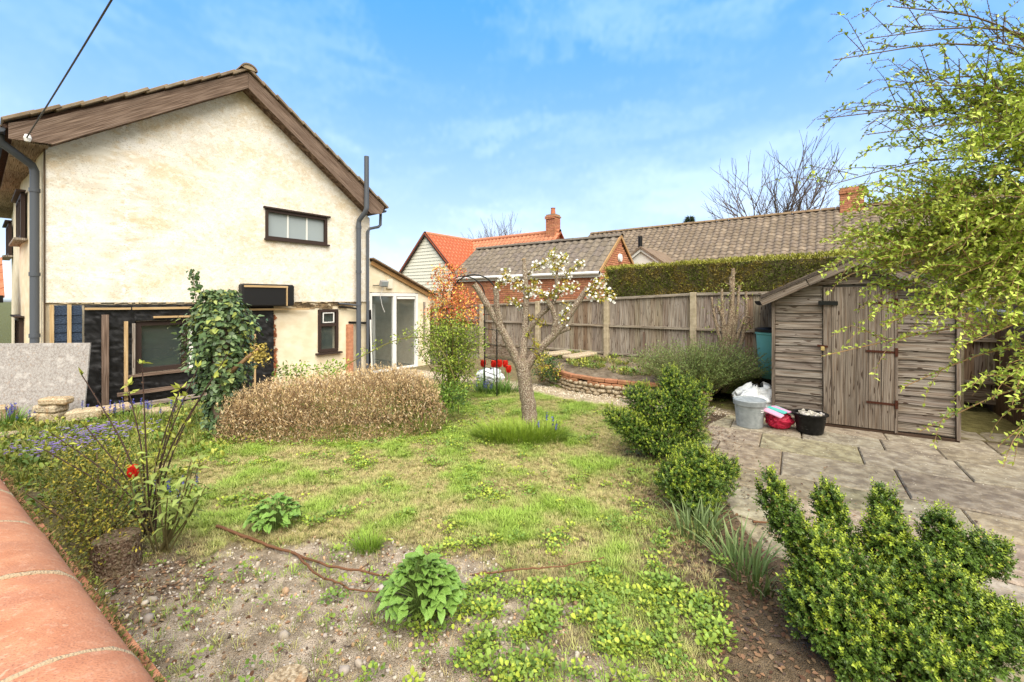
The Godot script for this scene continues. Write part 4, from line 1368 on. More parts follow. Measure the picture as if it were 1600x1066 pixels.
func rock(sd: int) -> ArrayMesh:
	var f := FastNoiseLite.new()
	f.seed = sd
	f.frequency = 0.9
	var g := G.new()
	var nu := 9
	var nv := 6
	for j in nv + 1:
		var th := PI * j / nv
		for i in nu + 1:
			var ph := TAU * (i % nu) / nu
			var d := Vector3(sin(th) * cos(ph), cos(th), sin(th) * sin(ph))
			var r := 1.0 + f.get_noise_3dv(d * 1.4) * 0.55
			var q := d * r
			# flatten a little towards a box
			q = Vector3(signf(q.x) * pow(absf(q.x), 0.8), signf(q.y) * pow(absf(q.y), 0.8), signf(q.z) * pow(absf(q.z), 0.8))
			g.vert(q, d, Color.WHITE, Vector2(ph, th))
	for j in nv:
		for i in nu:
			var a := j * (nu + 1) + i
			g.ix.append_array(PackedInt32Array([a, a + nu + 1, a + 1, a + 1, a + nu + 1, a + nu + 2]))
	return g.mesh()

# one interlocking roof tile, lying along +z (down the slope), x across
func tile_mesh(w: float, l: float, col: Color, roll := 0.024) -> ArrayMesh:
	var g := G.new()
	var n := 6
	var pr := []
	for i in n + 1:
		var t := float(i) / n
		pr.push_back(Vector2((t - 0.5) * w * 1.08, roll * sin(t * TAU)))
	for i in n:
		var a: Vector2 = pr[i]
		var b: Vector2 = pr[i + 1]
		g.quad(Vector3(a.x, a.y, l * 0.58), Vector3(b.x, b.y, l * 0.58), Vector3(b.x, b.y - 0.03, -l * 0.5), Vector3(a.x, a.y - 0.03, -l * 0.5), col)
		g.quad(Vector3(a.x, a.y - 0.05, l * 0.58), Vector3(b.x, b.y - 0.05, l * 0.58), Vector3(b.x, b.y, l * 0.58), Vector3(a.x, a.y, l * 0.58), col)
	return g.mesh()

# tiles over a slope: o is the upper left corner, ax along the ridge, dn down the slope; parts one by one or joined
func tile_slope(parent: Node, m: Material, o: Vector3, ax: Vector3, dn: Vector3, cols: int, rows: int, w: float, l: float, singly: bool, shade: Color, spread := 0.12, clip = null) -> void:
	var up := dn.cross(ax).normalized()
	var bs := Basis(ax.normalized(), up, dn.normalized())
	var kinds := []
	for k in 5:
		kinds.push_back(tile_mesh(w, l, tone(shade, spread)))
	var st := SurfaceTool.new()
	st.begin(Mesh.PRIMITIVE_TRIANGLES)
	var made := 0
	for r in rows:
		for c in cols:
			var p := o + ax * ((c + 0.5) * w) + dn * ((r + 0.5) * l)
			if clip != null and not clip.call(p):
				continue
			var t := Transform3D(bs * Basis(Vector3.RIGHT, 0.05 + rnd(-0.012, 0.012)) * Basis(Vector3.BACK, rnd(-0.012, 0.012)), p + up * 0.03)
			if singly:
				put_mesh(kinds[R.randi() % 5], "roof_tile", m, parent).transform = t
			else:
				st.append_from(kinds[R.randi() % 5], 0, t)
			made += 1
	if not singly:
		stuff(put_mesh(st.commit(), "roof_tiles", m, parent))

# brick courses on a flat face: o lower left, ax along, up is +y, nn outwards
func bricks(g: G, o: Vector3, ax: Vector3, nn: Vector3, w: float, h: float, inside = null) -> void:
	var bl := 0.225
	var bh := 0.075
	var bs := Basis(ax, Vector3.UP, nn)
	for r in int(h / bh):
		var s := -(r % 2) * bl * 0.5
		while s < w:
			var a := maxf(s, 0.0)
			var b := minf(s + bl, w)
			if b - a > 0.03:
				var p := o + ax * ((a + b) * 0.5) + Vector3(0, (r + 0.5) * bh, 0)
				if inside == null or inside.call((a + b) * 0.5, (r + 0.5) * bh):
					var k := rnd(0.78, 1.12)
					g.box(Vector3(b - a - 0.012, bh - 0.012, 0.02), at(p, bs), Color(k, k * rnd(0.86, 1.0), k * rnd(0.85, 1.0)))
			s += bl

func chimney(parent: Node, p: Vector3, w: float, d: float, h: float, pot := true) -> void:
	var c := Node3D.new()
	c.name = numbered("chimney", parent)
	parent.add_child(c)
	c.position = p
	var g := G.new()
	g.box(Vector3(w - 0.015, h, d - 0.015), at(Vector3(0, h * 0.5, 0)), Color(0.72, 0.66, 0.58))
	g.box(Vector3(w + 0.08, 0.06, d + 0.08), at(Vector3(0, h - 0.12, 0)), Color(0.85, 0.65, 0.5))
	put(g, "core", M.mortar, c)
	var b := G.new()
	bricks(b, Vector3(-w * 0.5, 0, d * 0.5), Vector3.RIGHT, Vector3.BACK, w, h)
	bricks(b, Vector3(-w * 0.5, 0, -d * 0.5), Vector3.BACK, Vector3.LEFT, d, h)
	bricks(b, Vector3(w * 0.5, 0, d * 0.5), Vector3.FORWARD, Vector3.RIGHT, d, h)
	bricks(b, Vector3(-w * 0.5 - 0.045, h - 0.24, d * 0.5 + 0.045), Vector3.RIGHT, Vector3.BACK, w + 0.09, 0.16)
	stuff(put(b, "brickwork", M.brick, c))
	if pot:
		g = G.new()
		g.lathe([Vector2(0.13, 0), Vector2(0.10, 0.30), Vector2(0.12, 0.34), Vector2(0.08, 0.34), Vector2(0.07, 0.1)], 14, at(Vector3(0, h, 0)), Color(0.9, 0.75, 0.68))
		put(g, "chimney_pot", M.clay, c)

func neighbours() -> void:
	# brick outbuilding with grey interlocking tiles
	var b := thing("brick_garage", "red brick garage with grey pantile roof and white gutter behind the fence", "garage", Vector3(-2.4, 0, -17.4), -0.6435)
	var L := 6.45
	var D := 3.16
	var g := G.new()
	g.box(Vector3(L - 0.02, 2.45, D), at(Vector3(L * 0.5, 1.225, -D * 0.5 - 0.012)), Color(0.8, 0.74, 0.66))
	g.prism(PackedVector2Array([Vector2(0, -2.45), Vector2(-D, -2.45), Vector2(-D * 0.5, -3.72)]), 0, 0.2, Transform3D(Basis(Vector3(0, 0, 1), Vector3.RIGHT, Vector3.DOWN), Vector3(L - 0.21, 0, -0.0)), Color(0.8, 0.74, 0.66))
	put(g, "wall_core", M.mortar, b)
	g = G.new()
	bricks(g, Vector3(0, 1.2, 0), Vector3.RIGHT, Vector3.BACK, L, 1.28)
	bricks(g, Vector3(L, 1.2, 0), Vector3.FORWARD, Vector3.RIGHT, D, 2.6, func(s: float, y: float) -> bool: return y + 1.2 < 2.45 + minf(s, D - s) * 0.82)
	stuff(put(g, "brickwork", M.brick, b))
	var dn := Vector3(0, -1.33, 1.58 + 0.12).normalized()
	tile_slope(b, M.tile_grey, Vector3(-0.1, 3.82, -1.58), Vector3.RIGHT, dn, 22, 7, 0.30, 0.305, true, Color(0.86, 0.82, 0.78), 0.16)
	g = G.new()
	g.box(Vector3(L + 0.1, 0.03, 2.15), at(Vector3(L * 0.5, 3.15, -2.4), Basis(Vector3.RIGHT, -0.69)), Color(0.8, 0.75, 0.7))
	put(g, "rear_slope", M.tile_grey, b)
	for k in 14:
		g = G.new()
		for i in 6:
			var a0 := PI * i / 6.0
			var a1 := PI * (i + 1) / 6.0
			g.quad(Vector3(-0.235, sin(a0) * 0.1, cos(a0) * 0.13), Vector3(0.235, sin(a0) * 0.1, cos(a0) * 0.13), Vector3(0.235, sin(a1) * 0.1, cos(a1) * 0.13), Vector3(-0.235, sin(a1) * 0.1, cos(a1) * 0.13), tone(Color(0.85, 0.82, 0.78), 0.12))
		put(g, "ridge_tile", M.tile_grey, b).position = Vector3(0.15 + k * 0.475, 3.80 + rnd(-0.008, 0.008), -1.58)
	bar(b, "verge_strip", M.wood_new, Vector3(L + 0.06, 2.48, 0.1), Vector3(L + 0.06, 3.80, -1.58), 0.04, 0.09, Vector3.UP, Color(0.8, 0.7, 0.6))
	bar(b, "verge_strip", M.wood_new, Vector3(L + 0.06, 3.80, -1.58), Vector3(L + 0.06, 2.48, -3.26), 0.04, 0.09, Vector3.UP, Color(0.8, 0.7, 0.6))
	bar(b, "fascia", M.paint_white, Vector3(-0.05, 2.40, 0.08), Vector3(L + 0.08, 2.40, 0.08), 0.02, 0.15)
	pipe(b, "gutter", M.plastic_white, [Vector3(-0.05, 2.46, 0.17), Vector3(L + 0.08, 2.45, 0.17)], 0.055, 10)
	g = G.new()
	g.lathe([Vector2(0, 0), Vector2(0.15, 0), Vector2(0.13, 0.06), Vector2(0, 0.08)], 14, at(Vector3(L + 0.02, 3.05, -1.55), Basis(Vector3.BACK, -PI / 2)), Color(0.9, 0.9, 0.92))
	put(g, "wall_lamp", M.plastic_white, b)
	# weatherboarded house with orange pantiles
	b = thing("weatherboard_house", "cream weatherboarded gable house with orange pantile roof and brick chimney", "house", Vector3(-4.38, 0, -21.9), -0.6435)
	g = G.new()
	wallpoly(g, [Vector2(-2.0, 0), Vector2(2.0, 0), Vector2(2.0, 2.95), Vector2(0, 4.9), Vector2(-2.0, 2.95)], -0.2, -0.02, Color(0.7, 0.68, 0.6))
	g.box(Vector3(3.9, 2.9, 5.4), at(Vector3(0, 1.45, -2.9)), Color(0.9, 0.88, 0.8))
	g.box(Vector3(7.6, 2.9, 3.9), at(Vector3(1.9, 1.45, -3.5)), Color(0.9, 0.88, 0.8))
	put(g, "wall", M.render_plain, b)
	for k in 17:
		var y := 2.05 + k * 0.17
		var hw := 2.02 if y < 2.95 else (4.93 - y) * 1.025
		if hw > 0.06:
			g = G.new()
			var h2 := minf(2.02, maxf((4.93 - y - 0.19) * 1.025, 0.03))
			g.quad(Vector3(-hw, y, 0.03), Vector3(hw, y, 0.03), Vector3(h2, y + 0.19, 0.0), Vector3(-h2, y + 0.19, 0.0), tone(Color(0.98, 0.96, 0.86), 0.03))
			g.quad(Vector3(-hw, y, 0.0), Vector3(hw, y, 0.0), Vector3(hw, y, 0.03), Vector3(-hw, y, 0.03), Color(0.8, 0.78, 0.7))
			put(g, "weatherboard", M.paint_white, b)
	for s: float in [-1, 1]:
		bar(b, "bargeboard", M.frame_brown, Vector3(s * 2.30, 2.72, 0.12), Vector3(0, 4.98, 0.12), 0.04, 0.17)
		g = G.new()
		g.box(Vector3(3.15, 0.05, 4.0), at(Vector3(s * 1.13, 3.90, -1.85), Basis(Vector3.BACK, -s * 0.777)), Color(0.75, 0.45, 0.33))
		put(g, "roof_deck", M.clay, b)
	var od := Vector3(1.0, -0.985, 0).normalized()
	tile_slope(b, M.clay, Vector3(0, 5.0, 0.12), Vector3.FORWARD, od, 15, 11, 0.25, 0.285, false, Color(0.95, 0.92, 0.88), 0.16)
	g = G.new()
	g.box(Vector3(8.0, 0.05, 3.05), at(Vector3(1.9, 3.9, -2.42), Basis(Vector3.RIGHT, 0.777)), Color(0.75, 0.45, 0.33))
	g.box(Vector3(8.0, 0.05, 3.05), at(Vector3(1.9, 3.9, -4.55), Basis(Vector3.RIGHT, -0.777)), Color(0.75, 0.45, 0.33))
	put(g, "roof_deck", M.clay, b)
	tile_slope(b, M.clay, Vector3(-0.1, 5.0, -3.48), Vector3.RIGHT, Vector3(0, -0.985, 1.0).normalized(), 24, 10, 0.25, 0.29, false, Color(0.95, 0.92, 0.88), 0.16)
	for q: Array in [[Vector3(0, 4.99, 0.1), Vector3(0, 4.99, -3.4)], [Vector3(-2.0, 5.0, -3.48), Vector3(5.85, 5.0, -3.48)]]:
		pipe(b, "ridge", M.clay, [q[0], q[1]], 0.11, 10)
	chimney(b, Vector3(5.45, 4.3, -3.45), 0.52, 0.52, 1.55)
	# bungalow with grey-brown tiles
	b = thing("bungalow", "bungalow with long brown-grey tiled roof beyond the clipped hedge", "bungalow", Vector3(4.15, 0, -21.9), -0.6435)
	g = G.new()
	g.box(Vector3(14.6, 2.3, 6.4), at(Vector3(7.3, 1.15, 0)), Color(0.8, 0.76, 0.68))
	put(g, "wall", M.render_plain, b)
	g = G.new()
	for s: float in [-1, 1]:
		g.box(Vector3(15.0, 0.05, 4.42), at(Vector3(7.3, 3.62, s * 1.76), Basis(Vector3.RIGHT, s * 0.642)), Color(0.8, 0.72, 0.66))
	put(g, "roof_deck", M.tile_mossy, b)
	tile_slope(b, M.tile_mossy, Vector3(-0.15, 4.98, 0.02), Vector3.RIGHT, Vector3(0, -2.62, 3.5).normalized(), 60, 19, 0.25, 0.23, false, Color(0.82, 0.81, 0.80), 0.2)
	for k in 33:
		g = G.new()
		for i in 6:
			var a0 := PI * i / 6.0
			var a1 := PI * (i + 1) / 6.0
			g.quad(Vector3(-0.22, sin(a0) * 0.1, cos(a0) * 0.13), Vector3(0.22, sin(a0) * 0.1, cos(a0) * 0.13), Vector3(0.22, sin(a1) * 0.1, cos(a1) * 0.13), Vector3(-0.22, sin(a1) * 0.1, cos(a1) * 0.13), tone(Color(0.92, 0.8, 0.62), 0.15))
		put(g, "ridge_tile", M.tile_mossy, b).position = Vector3(0.1 + k * 0.455, 4.97, 0)
	chimney(b, Vector3(10.35, 4.4, 0.0), 0.68, 0.55, 1.3, false)
	pipe(b, "flue", M.plastic_black, [Vector3(3.15, 3.2, 1.9), Vector3(3.15, 4.35, 1.9)], 0.09, 10)
	# its white-boarded porch gable
	g = G.new()
	wallpoly(g, [Vector2(-1.15, 2.0), Vector2(1.15, 2.0), Vector2(1.15, 2.55), Vector2(0, 3.38), Vector2(-1.15, 2.55)], 4.55, 4.6, Color(1, 1, 1))
	put(g, "porch_gable", M.paint_white, b).position = Vector3(4.2, 0, 0)
	for s: float in [-1, 1]:
		bar(b, "porch_bargeboard", M.paint_white, Vector3(4.2 + s * 1.3, 2.50, 4.68), Vector3(4.2, 3.46, 4.68), 0.03, 0.13)
		g = G.new()
		g.box(Vector3(1.65, 0.06, 2.6), at(Vector3(4.2 + s * 0.66, 3.04, 3.45), Basis(Vector3.BACK, -s * 0.635)), Color(0.8, 0.74, 0.68))
		put(g, "porch_roof", M.tile_mossy, b)
	# a sliver of the next house beyond the cottage side
	b = thing("tiled_outhouse", "small red-tiled outhouse at the picture's edge past the cottage", "outhouse", Vector3(-10.4, 0, -7.9), 0.8986)
	g = G.new()
	g.box(Vector3(1.2, 1.7, 2.0), at(Vector3(-0.2, 0.75, -0.3)), Color(0.9, 0.88, 0.82))
	put(g, "wall", M.render_plain, b)
	tile_slope(b, M.clay, Vector3(-0.9, 2.5, -1.0), Vector3.RIGHT, Vector3(0, -0.55, 0.85).normalized(), 6, 5, 0.26, 0.3, true, Color(0.9, 0.85, 0.8), 0.15)
	bar(b, "fascia", M.plastic_black, Vector3(-0.9, 1.62, 0.35), Vector3(0.65, 1.62, 0.35), 0.04, 0.14)

func hedge() -> void:
	var h := thing("clipped_hedge", "long clipped golden-green conifer hedge behind the fence", "hedge", Vector3(3.8, 0, -8.75), -0.6435)
	var x0 := -2.05
	var x1 := 4.6
	var dp := 0.9
	var top := func(x: float) -> float: return 2.40 + x * 0.016 + wob.get_noise_2d(x * 3.0, 5.0) * 0.03
	var core := G.new()
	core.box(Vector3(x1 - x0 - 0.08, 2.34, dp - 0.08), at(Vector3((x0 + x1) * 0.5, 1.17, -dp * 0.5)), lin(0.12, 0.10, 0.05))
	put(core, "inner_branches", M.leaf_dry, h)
	var g := G.new()
	for i in 30000:
		var p: Vector3
		var nn: Vector3
		var f := R.randf()
		var x := rnd(x0, x1)
		if f < 0.68:
			p = Vector3(x, rnd(1.35, top.call(x)), 0)
			nn = Vector3(0, 0.25, 1)
		elif f < 0.93:
			p = Vector3(x, top.call(x), rnd(-dp, 0.0))
			nn = Vector3(0, 1, 0.1)
		else:
			p = Vector3(x0, rnd(1.35, top.call(x0)), rnd(-dp, 0))
			nn = Vector3(-1, 0.25, 0)
		p -= nn * (rnd(0, 0.07) + 0.03 * wob.get_noise_3d(p.x * 6.0, p.y * 6.0, 1.0))
		var col := lin(0.19, 0.195, 0.03)
		var q := wob.get_noise_3d(p.x * 2.5, p.y * 2.5, p.z * 2.5)
		if q > 0.12:
			col = lin(0.27, 0.21, 0.045)
		if q < -0.2:
			col = lin(0.12, 0.15, 0.025)
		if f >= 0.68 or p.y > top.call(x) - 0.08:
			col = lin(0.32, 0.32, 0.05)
		var d := (nn + rdir() * 0.9 + Vector3(0, 0.3, 0)).normalized()
		g.leaf(p, d, rdir(), rnd(0.035, 0.08), rnd(0.012, 0.024), tone(col, 0.3))
	stuff(put(g, "foliage", M.leaf, h))

func pots() -> void:
	# water butt
	var w := thing("water_butt", "turquoise water butt with black lid tucked beside the shed", "water butt", Vector3(4.10, 0.0, -6.72))
	var g := G.new()
	g.lathe([Vector2(0.17, 0.38), Vector2(0.205, 0.5), Vector2(0.225, 0.8), Vector2(0.24, 1.06), Vector2(0.255, 1.07), Vector2(0.255, 1.11), Vector2(0.23, 1.11)], 28, at(Vector3.ZERO), Color(1, 1, 1))
	put(g, "barrel", M.turquoise, w)
	g = G.new()
	g.lathe([Vector2(0.262, 1.10), Vector2(0.262, 1.15), Vector2(0.2, 1.17), Vector2(0, 1.18)], 28, at(Vector3.ZERO))
	put(g, "lid", M.plastic_black, w)
	g = G.new()
	g.lathe([Vector2(0.22, 0.0), Vector2(0.18, 0.38), Vector2(0, 0.38)], 16, at(Vector3.ZERO))
	put(g, "stand", M.plastic_black, w)
	# grey bucket with lid
	w = thing("grey_bucket", "pale grey plastic bucket with lid and paint splashes on the paving", "bucket", Vector3(3.02, 0.0, -5.45))
	g = G.new()
	g.lathe([Vector2(0, 0), Vector2(0.145, 0), Vector2(0.15, 0.01), Vector2(0.172, 0.30), Vector2(0.172, 0.31)], 28, at(Vector3.ZERO))
	put(g, "pail", M.bucket_grey, w)
	g = G.new()
	g.lathe([Vector2(0.178, 0.275), Vector2(0.186, 0.28), Vector2(0.188, 0.335), Vector2(0.178, 0.345), Vector2(0.165, 0.335), Vector2(0, 0.33)], 28, at(Vector3.ZERO), Color(0.92, 0.92, 0.93))
	put(g, "lid", M.bucket_grey, w)
	g = G.new()
	for k in 5:
		var a := 0.95 + k * 0.06
		for r in 2:
			g.box(Vector3(0.03 - r * 0.006, 0.010, 0.002), at(Vector3(cos(a) * (0.1695 - r * 0.001), 0.235 - r * 0.022, sin(a) * (0.1695 - r * 0.001)), Basis(Vector3.UP, PI / 2 - a)), Color(0.95, 0.95, 0.95))
	put(g, "printed_marks", M.any, w)
	# black tub
	w = thing("black_tub", "black plastic builder's tub splashed with plaster by the shed door", "tub", Vector3(3.60, 0.0, -5.18))
	g = G.new()
	g.lathe([Vector2(0, 0.005), Vector2(0.125, 0.005), Vector2(0.135, 0.015), Vector2(0.165, 0.22), Vector2(0.188, 0.225), Vector2(0.188, 0.24), Vector2(0.16, 0.24), Vector2(0.13, 0.05), Vector2(0, 0.05)], 30, at(Vector3.ZERO))
	put(g, "tub_shell", M.tub_black, w)
	g = G.new()
	for i in 70:
		var a := rnd(0, TAU)
		var r := rnd(0.02, 0.14)
		g.box(Vector3(rnd(0.015, 0.05), rnd(0.01, 0.03), rnd(0.015, 0.04)), at(Vector3(cos(a) * r, 0.2 + rnd(0, 0.03), sin(a) * r), Basis(rdir(), rnd(0, 3))), tone(Color(0.62, 0.58, 0.52), 0.3))
	put(g, "rubble", M.any, w)
	# sacks
	sack("white_sack", "crumpled white plastic sack slumped against the shed corner", Vector3(3.45, 0, -6.02), Vector3(0.30, 0.42, 0.24), Color(0.74, 0.77, 0.79), 3, 0.22)
	sack("red_bag", "small red plastic bag under the pink and teal packet", Vector3(3.34, 0, -5.36), Vector3(0.15, 0.20, 0.12), Color(0.62, 0.03, 0.08), 8, 0.2)
	w = thing("striped_packet", "pink and teal striped packet lying on the red bag", "packet", Vector3(3.32, 0.235, -5.33), 0.5)
	for k in 4:
		g = G.new()
		g.box(Vector3(0.085, 0.022, 0.22), at(Vector3(-0.13 + k * 0.087, 0.01 - absf(k - 1.5) * 0.02, rnd(-0.01, 0.01)), Basis(Vector3.BACK, (1.5 - k) * 0.18) * Basis(Vector3.RIGHT, rnd(0.1, 0.25))), [Color(0.80, 0.40, 0.58), Color(0.12, 0.52, 0.46), Color(0.75, 0.38, 0.58), Color(0.16, 0.55, 0.48)][k], Vector2.ZERO, 0.008)
		put(g, "stripe", M.any, w)
	sack("white_bundle", "white plastic bundle behind the red tulips", Vector3(-0.42, 0, -8.15), Vector3(0.26, 0.30, 0.2), Color(0.78, 0.82, 0.86), 12, 0.2)
	# speckled board leaning by the cottage corner
	w = thing("speckled_board", "large grey speckled sheet board leaning upright by the cottage corner", "board", Vector3(-6.52, 0, -5.85), 0.06)
	g = G.new()
	g.box(Vector3(1.9, 1.12, 0.022), at(Vector3(-0.27, 0.45, 0), Basis(Vector3.RIGHT, -0.10)), Color.WHITE, Vector2.ZERO, 0.002)
	put(g, "sheet", M.speckled_board, w)
	# reclaimed stone blocks
	var spots := [[-6.0, 0.05, -5.55, 0.34, 0.13, 0.2, 0.15], [-5.98, 0.17, -5.56, 0.32, 0.10, 0.2, -0.1], [-5.90, 0.27, -5.55, 0.30, 0.09, 0.18, 0.25], [-5.55, 0.07, -5.6, 0.36, 0.14, 0.24, 0.4], [-5.3, 0.12, -5.75, 0.3, 0.09, 0.26, 0.9], [-6.55, 0.08, -5.5, 0.3, 0.2, 0.2, -0.3], [-6.85, 0.06, -5.35, 0.26, 0.16, 0.2, 0.2], [-4.9, 0.02, -5.95, 0.4, 0.1, 0.2, 0.6], [-5.95, -0.02, -4.85, 0.5, 0.12, 0.18, 0.35], [-6.35, -0.02, -4.75, 0.4, 0.12, 0.2, 0.2]]
	var says := ["lowest pale stone block in the small stack below the board", "middle stone block in the small stack below the board", "top cream stone block of the small stack below the board", "rounded pale stone beside the small stack of blocks", "flat tilted stone between block stack and black wall", "ochre stone half hidden by bluebell leaves", "small ochre stone at the picture's edge below the board", "long low kerb stone in front of the black wall", "long flat edging stone at the front of the rough bank", "short edging stone at the picture's edge on the rough bank"]
	for i in spots.size():
		var q: Array = spots[i]
		g = G.new()
		g.box(Vector3(q[3], q[4], q[5]), at(Vector3.ZERO), tone(Color(1.05, 1.0, 0.92), 0.1), Vector2.ZERO, 0.022)
		var o := put(g, "stone_block", M.stone)
		for k in 1:
			o.transform = at(Vector3(q[0], q[1] + q[4] * 0.3, q[2]), Basis(Vector3.UP, q[6]) * Basis(Vector3.BACK, rnd(-0.06, 0.06)))
		tag(o, says[i], "stone", "loose stone blocks")
	# log rounds
	for q: Array in [[-2.36, -2.56, 0.115, 0.20, "dark rotting log round at the foot of the leafy shrub"], [-0.90, -1.70, 0.085, 0.10, "pale sawn log round at the bottom edge of the picture"]]:
		w = thing("log_round", q[4], "log", Vector3(q[0], 0, q[1]), 0.0, "log rounds")
		g = G.new()
		var pts := []
		var rad := []
		for k in 6:
			pts.push_back(Vector3(rnd(-0.004, 0.004), q[3] * k / 5.0 - 0.01, rnd(-0.004, 0.004)))
			rad.push_back(q[2] * (1.06 - 0.02 * k))
		g.tube(pts, rad, 18, Color(0.62, 0.55, 0.5), false)
		put(g, "bark", M.bark, w)
		g = G.new()
		g.lathe([Vector2(q[2] * 0.97, q[3] - 0.012), Vector2(q[2] * 0.14, q[3] - 0.012), Vector2(q[2] * 0.12, q[3] - 0.04), Vector2(0, q[3] - 0.04)], 18, at(Vector3.ZERO), Color(1.0, 0.95, 0.88) if q[2] < 0.1 else Color(0.4, 0.36, 0.33))
		put(g, "sawn_face", M.stone, w)

func sack(called: String, label: String, p: Vector3, size: Vector3, col: Color, sd: int, crumple: float) -> void:
	var t := thing(called, label, "sack" if called.begins_with("white") else "bag", p)
	var f := FastNoiseLite.new()
	f.seed = sd
	f.frequency = 1.6
	f.fractal_octaves = 3
	var g := G.new()
	var nu := 40
	var nv := 22
	var pos := func(u: float, v: float) -> Vector3:
		var a := u * TAU
		var prof := pow(sin(PI * clampf(v * 0.93 + 0.05, 0, 1)), 0.45)
		var d := Vector3(cos(a), 0, sin(a))
		d.x = signf(d.x) * pow(absf(d.x), 0.75)
		d.z = signf(d.z) * pow(absf(d.z), 0.75)
		var r := prof * (1.0 + crumple * f.get_noise_3d(cos(a) * 1.5, v * 3.0, sin(a) * 1.5) + 0.10 * sin(v * 14.0 + cos(a) * 2.0) * v)
		var y := v * (1.0 + 0.18 * f.get_noise_2d(cos(a) * 1.2 + 5.0, sin(a) * 1.2))
		return Vector3(d.x * r * size.x, y * size.y, d.z * r * size.z)
	for j in nv + 1:
		for i in nu + 1:
			var u := float(i % nu) / nu
			var v := float(j) / nv
			var q: Vector3 = pos.call(u, v)
			var du: Vector3 = pos.call(u + 0.004, v) - q
			var dv: Vector3 = pos.call(u, minf(v + 0.004, 1.0)) - pos.call(u, minf(v, 0.996))
			g.vert(q, dv.cross(du).normalized(), col, Vector2(u, v))
	for j in nv:
		for i in nu:
			var a := j * (nu + 1) + i
			g.ix.append_array(PackedInt32Array([a, a + 1, a + nu + 1, a + 1, a + nu + 2, a + nu + 1]))
	put(g, "crumpled_skin", M.cloth_sheen, t)

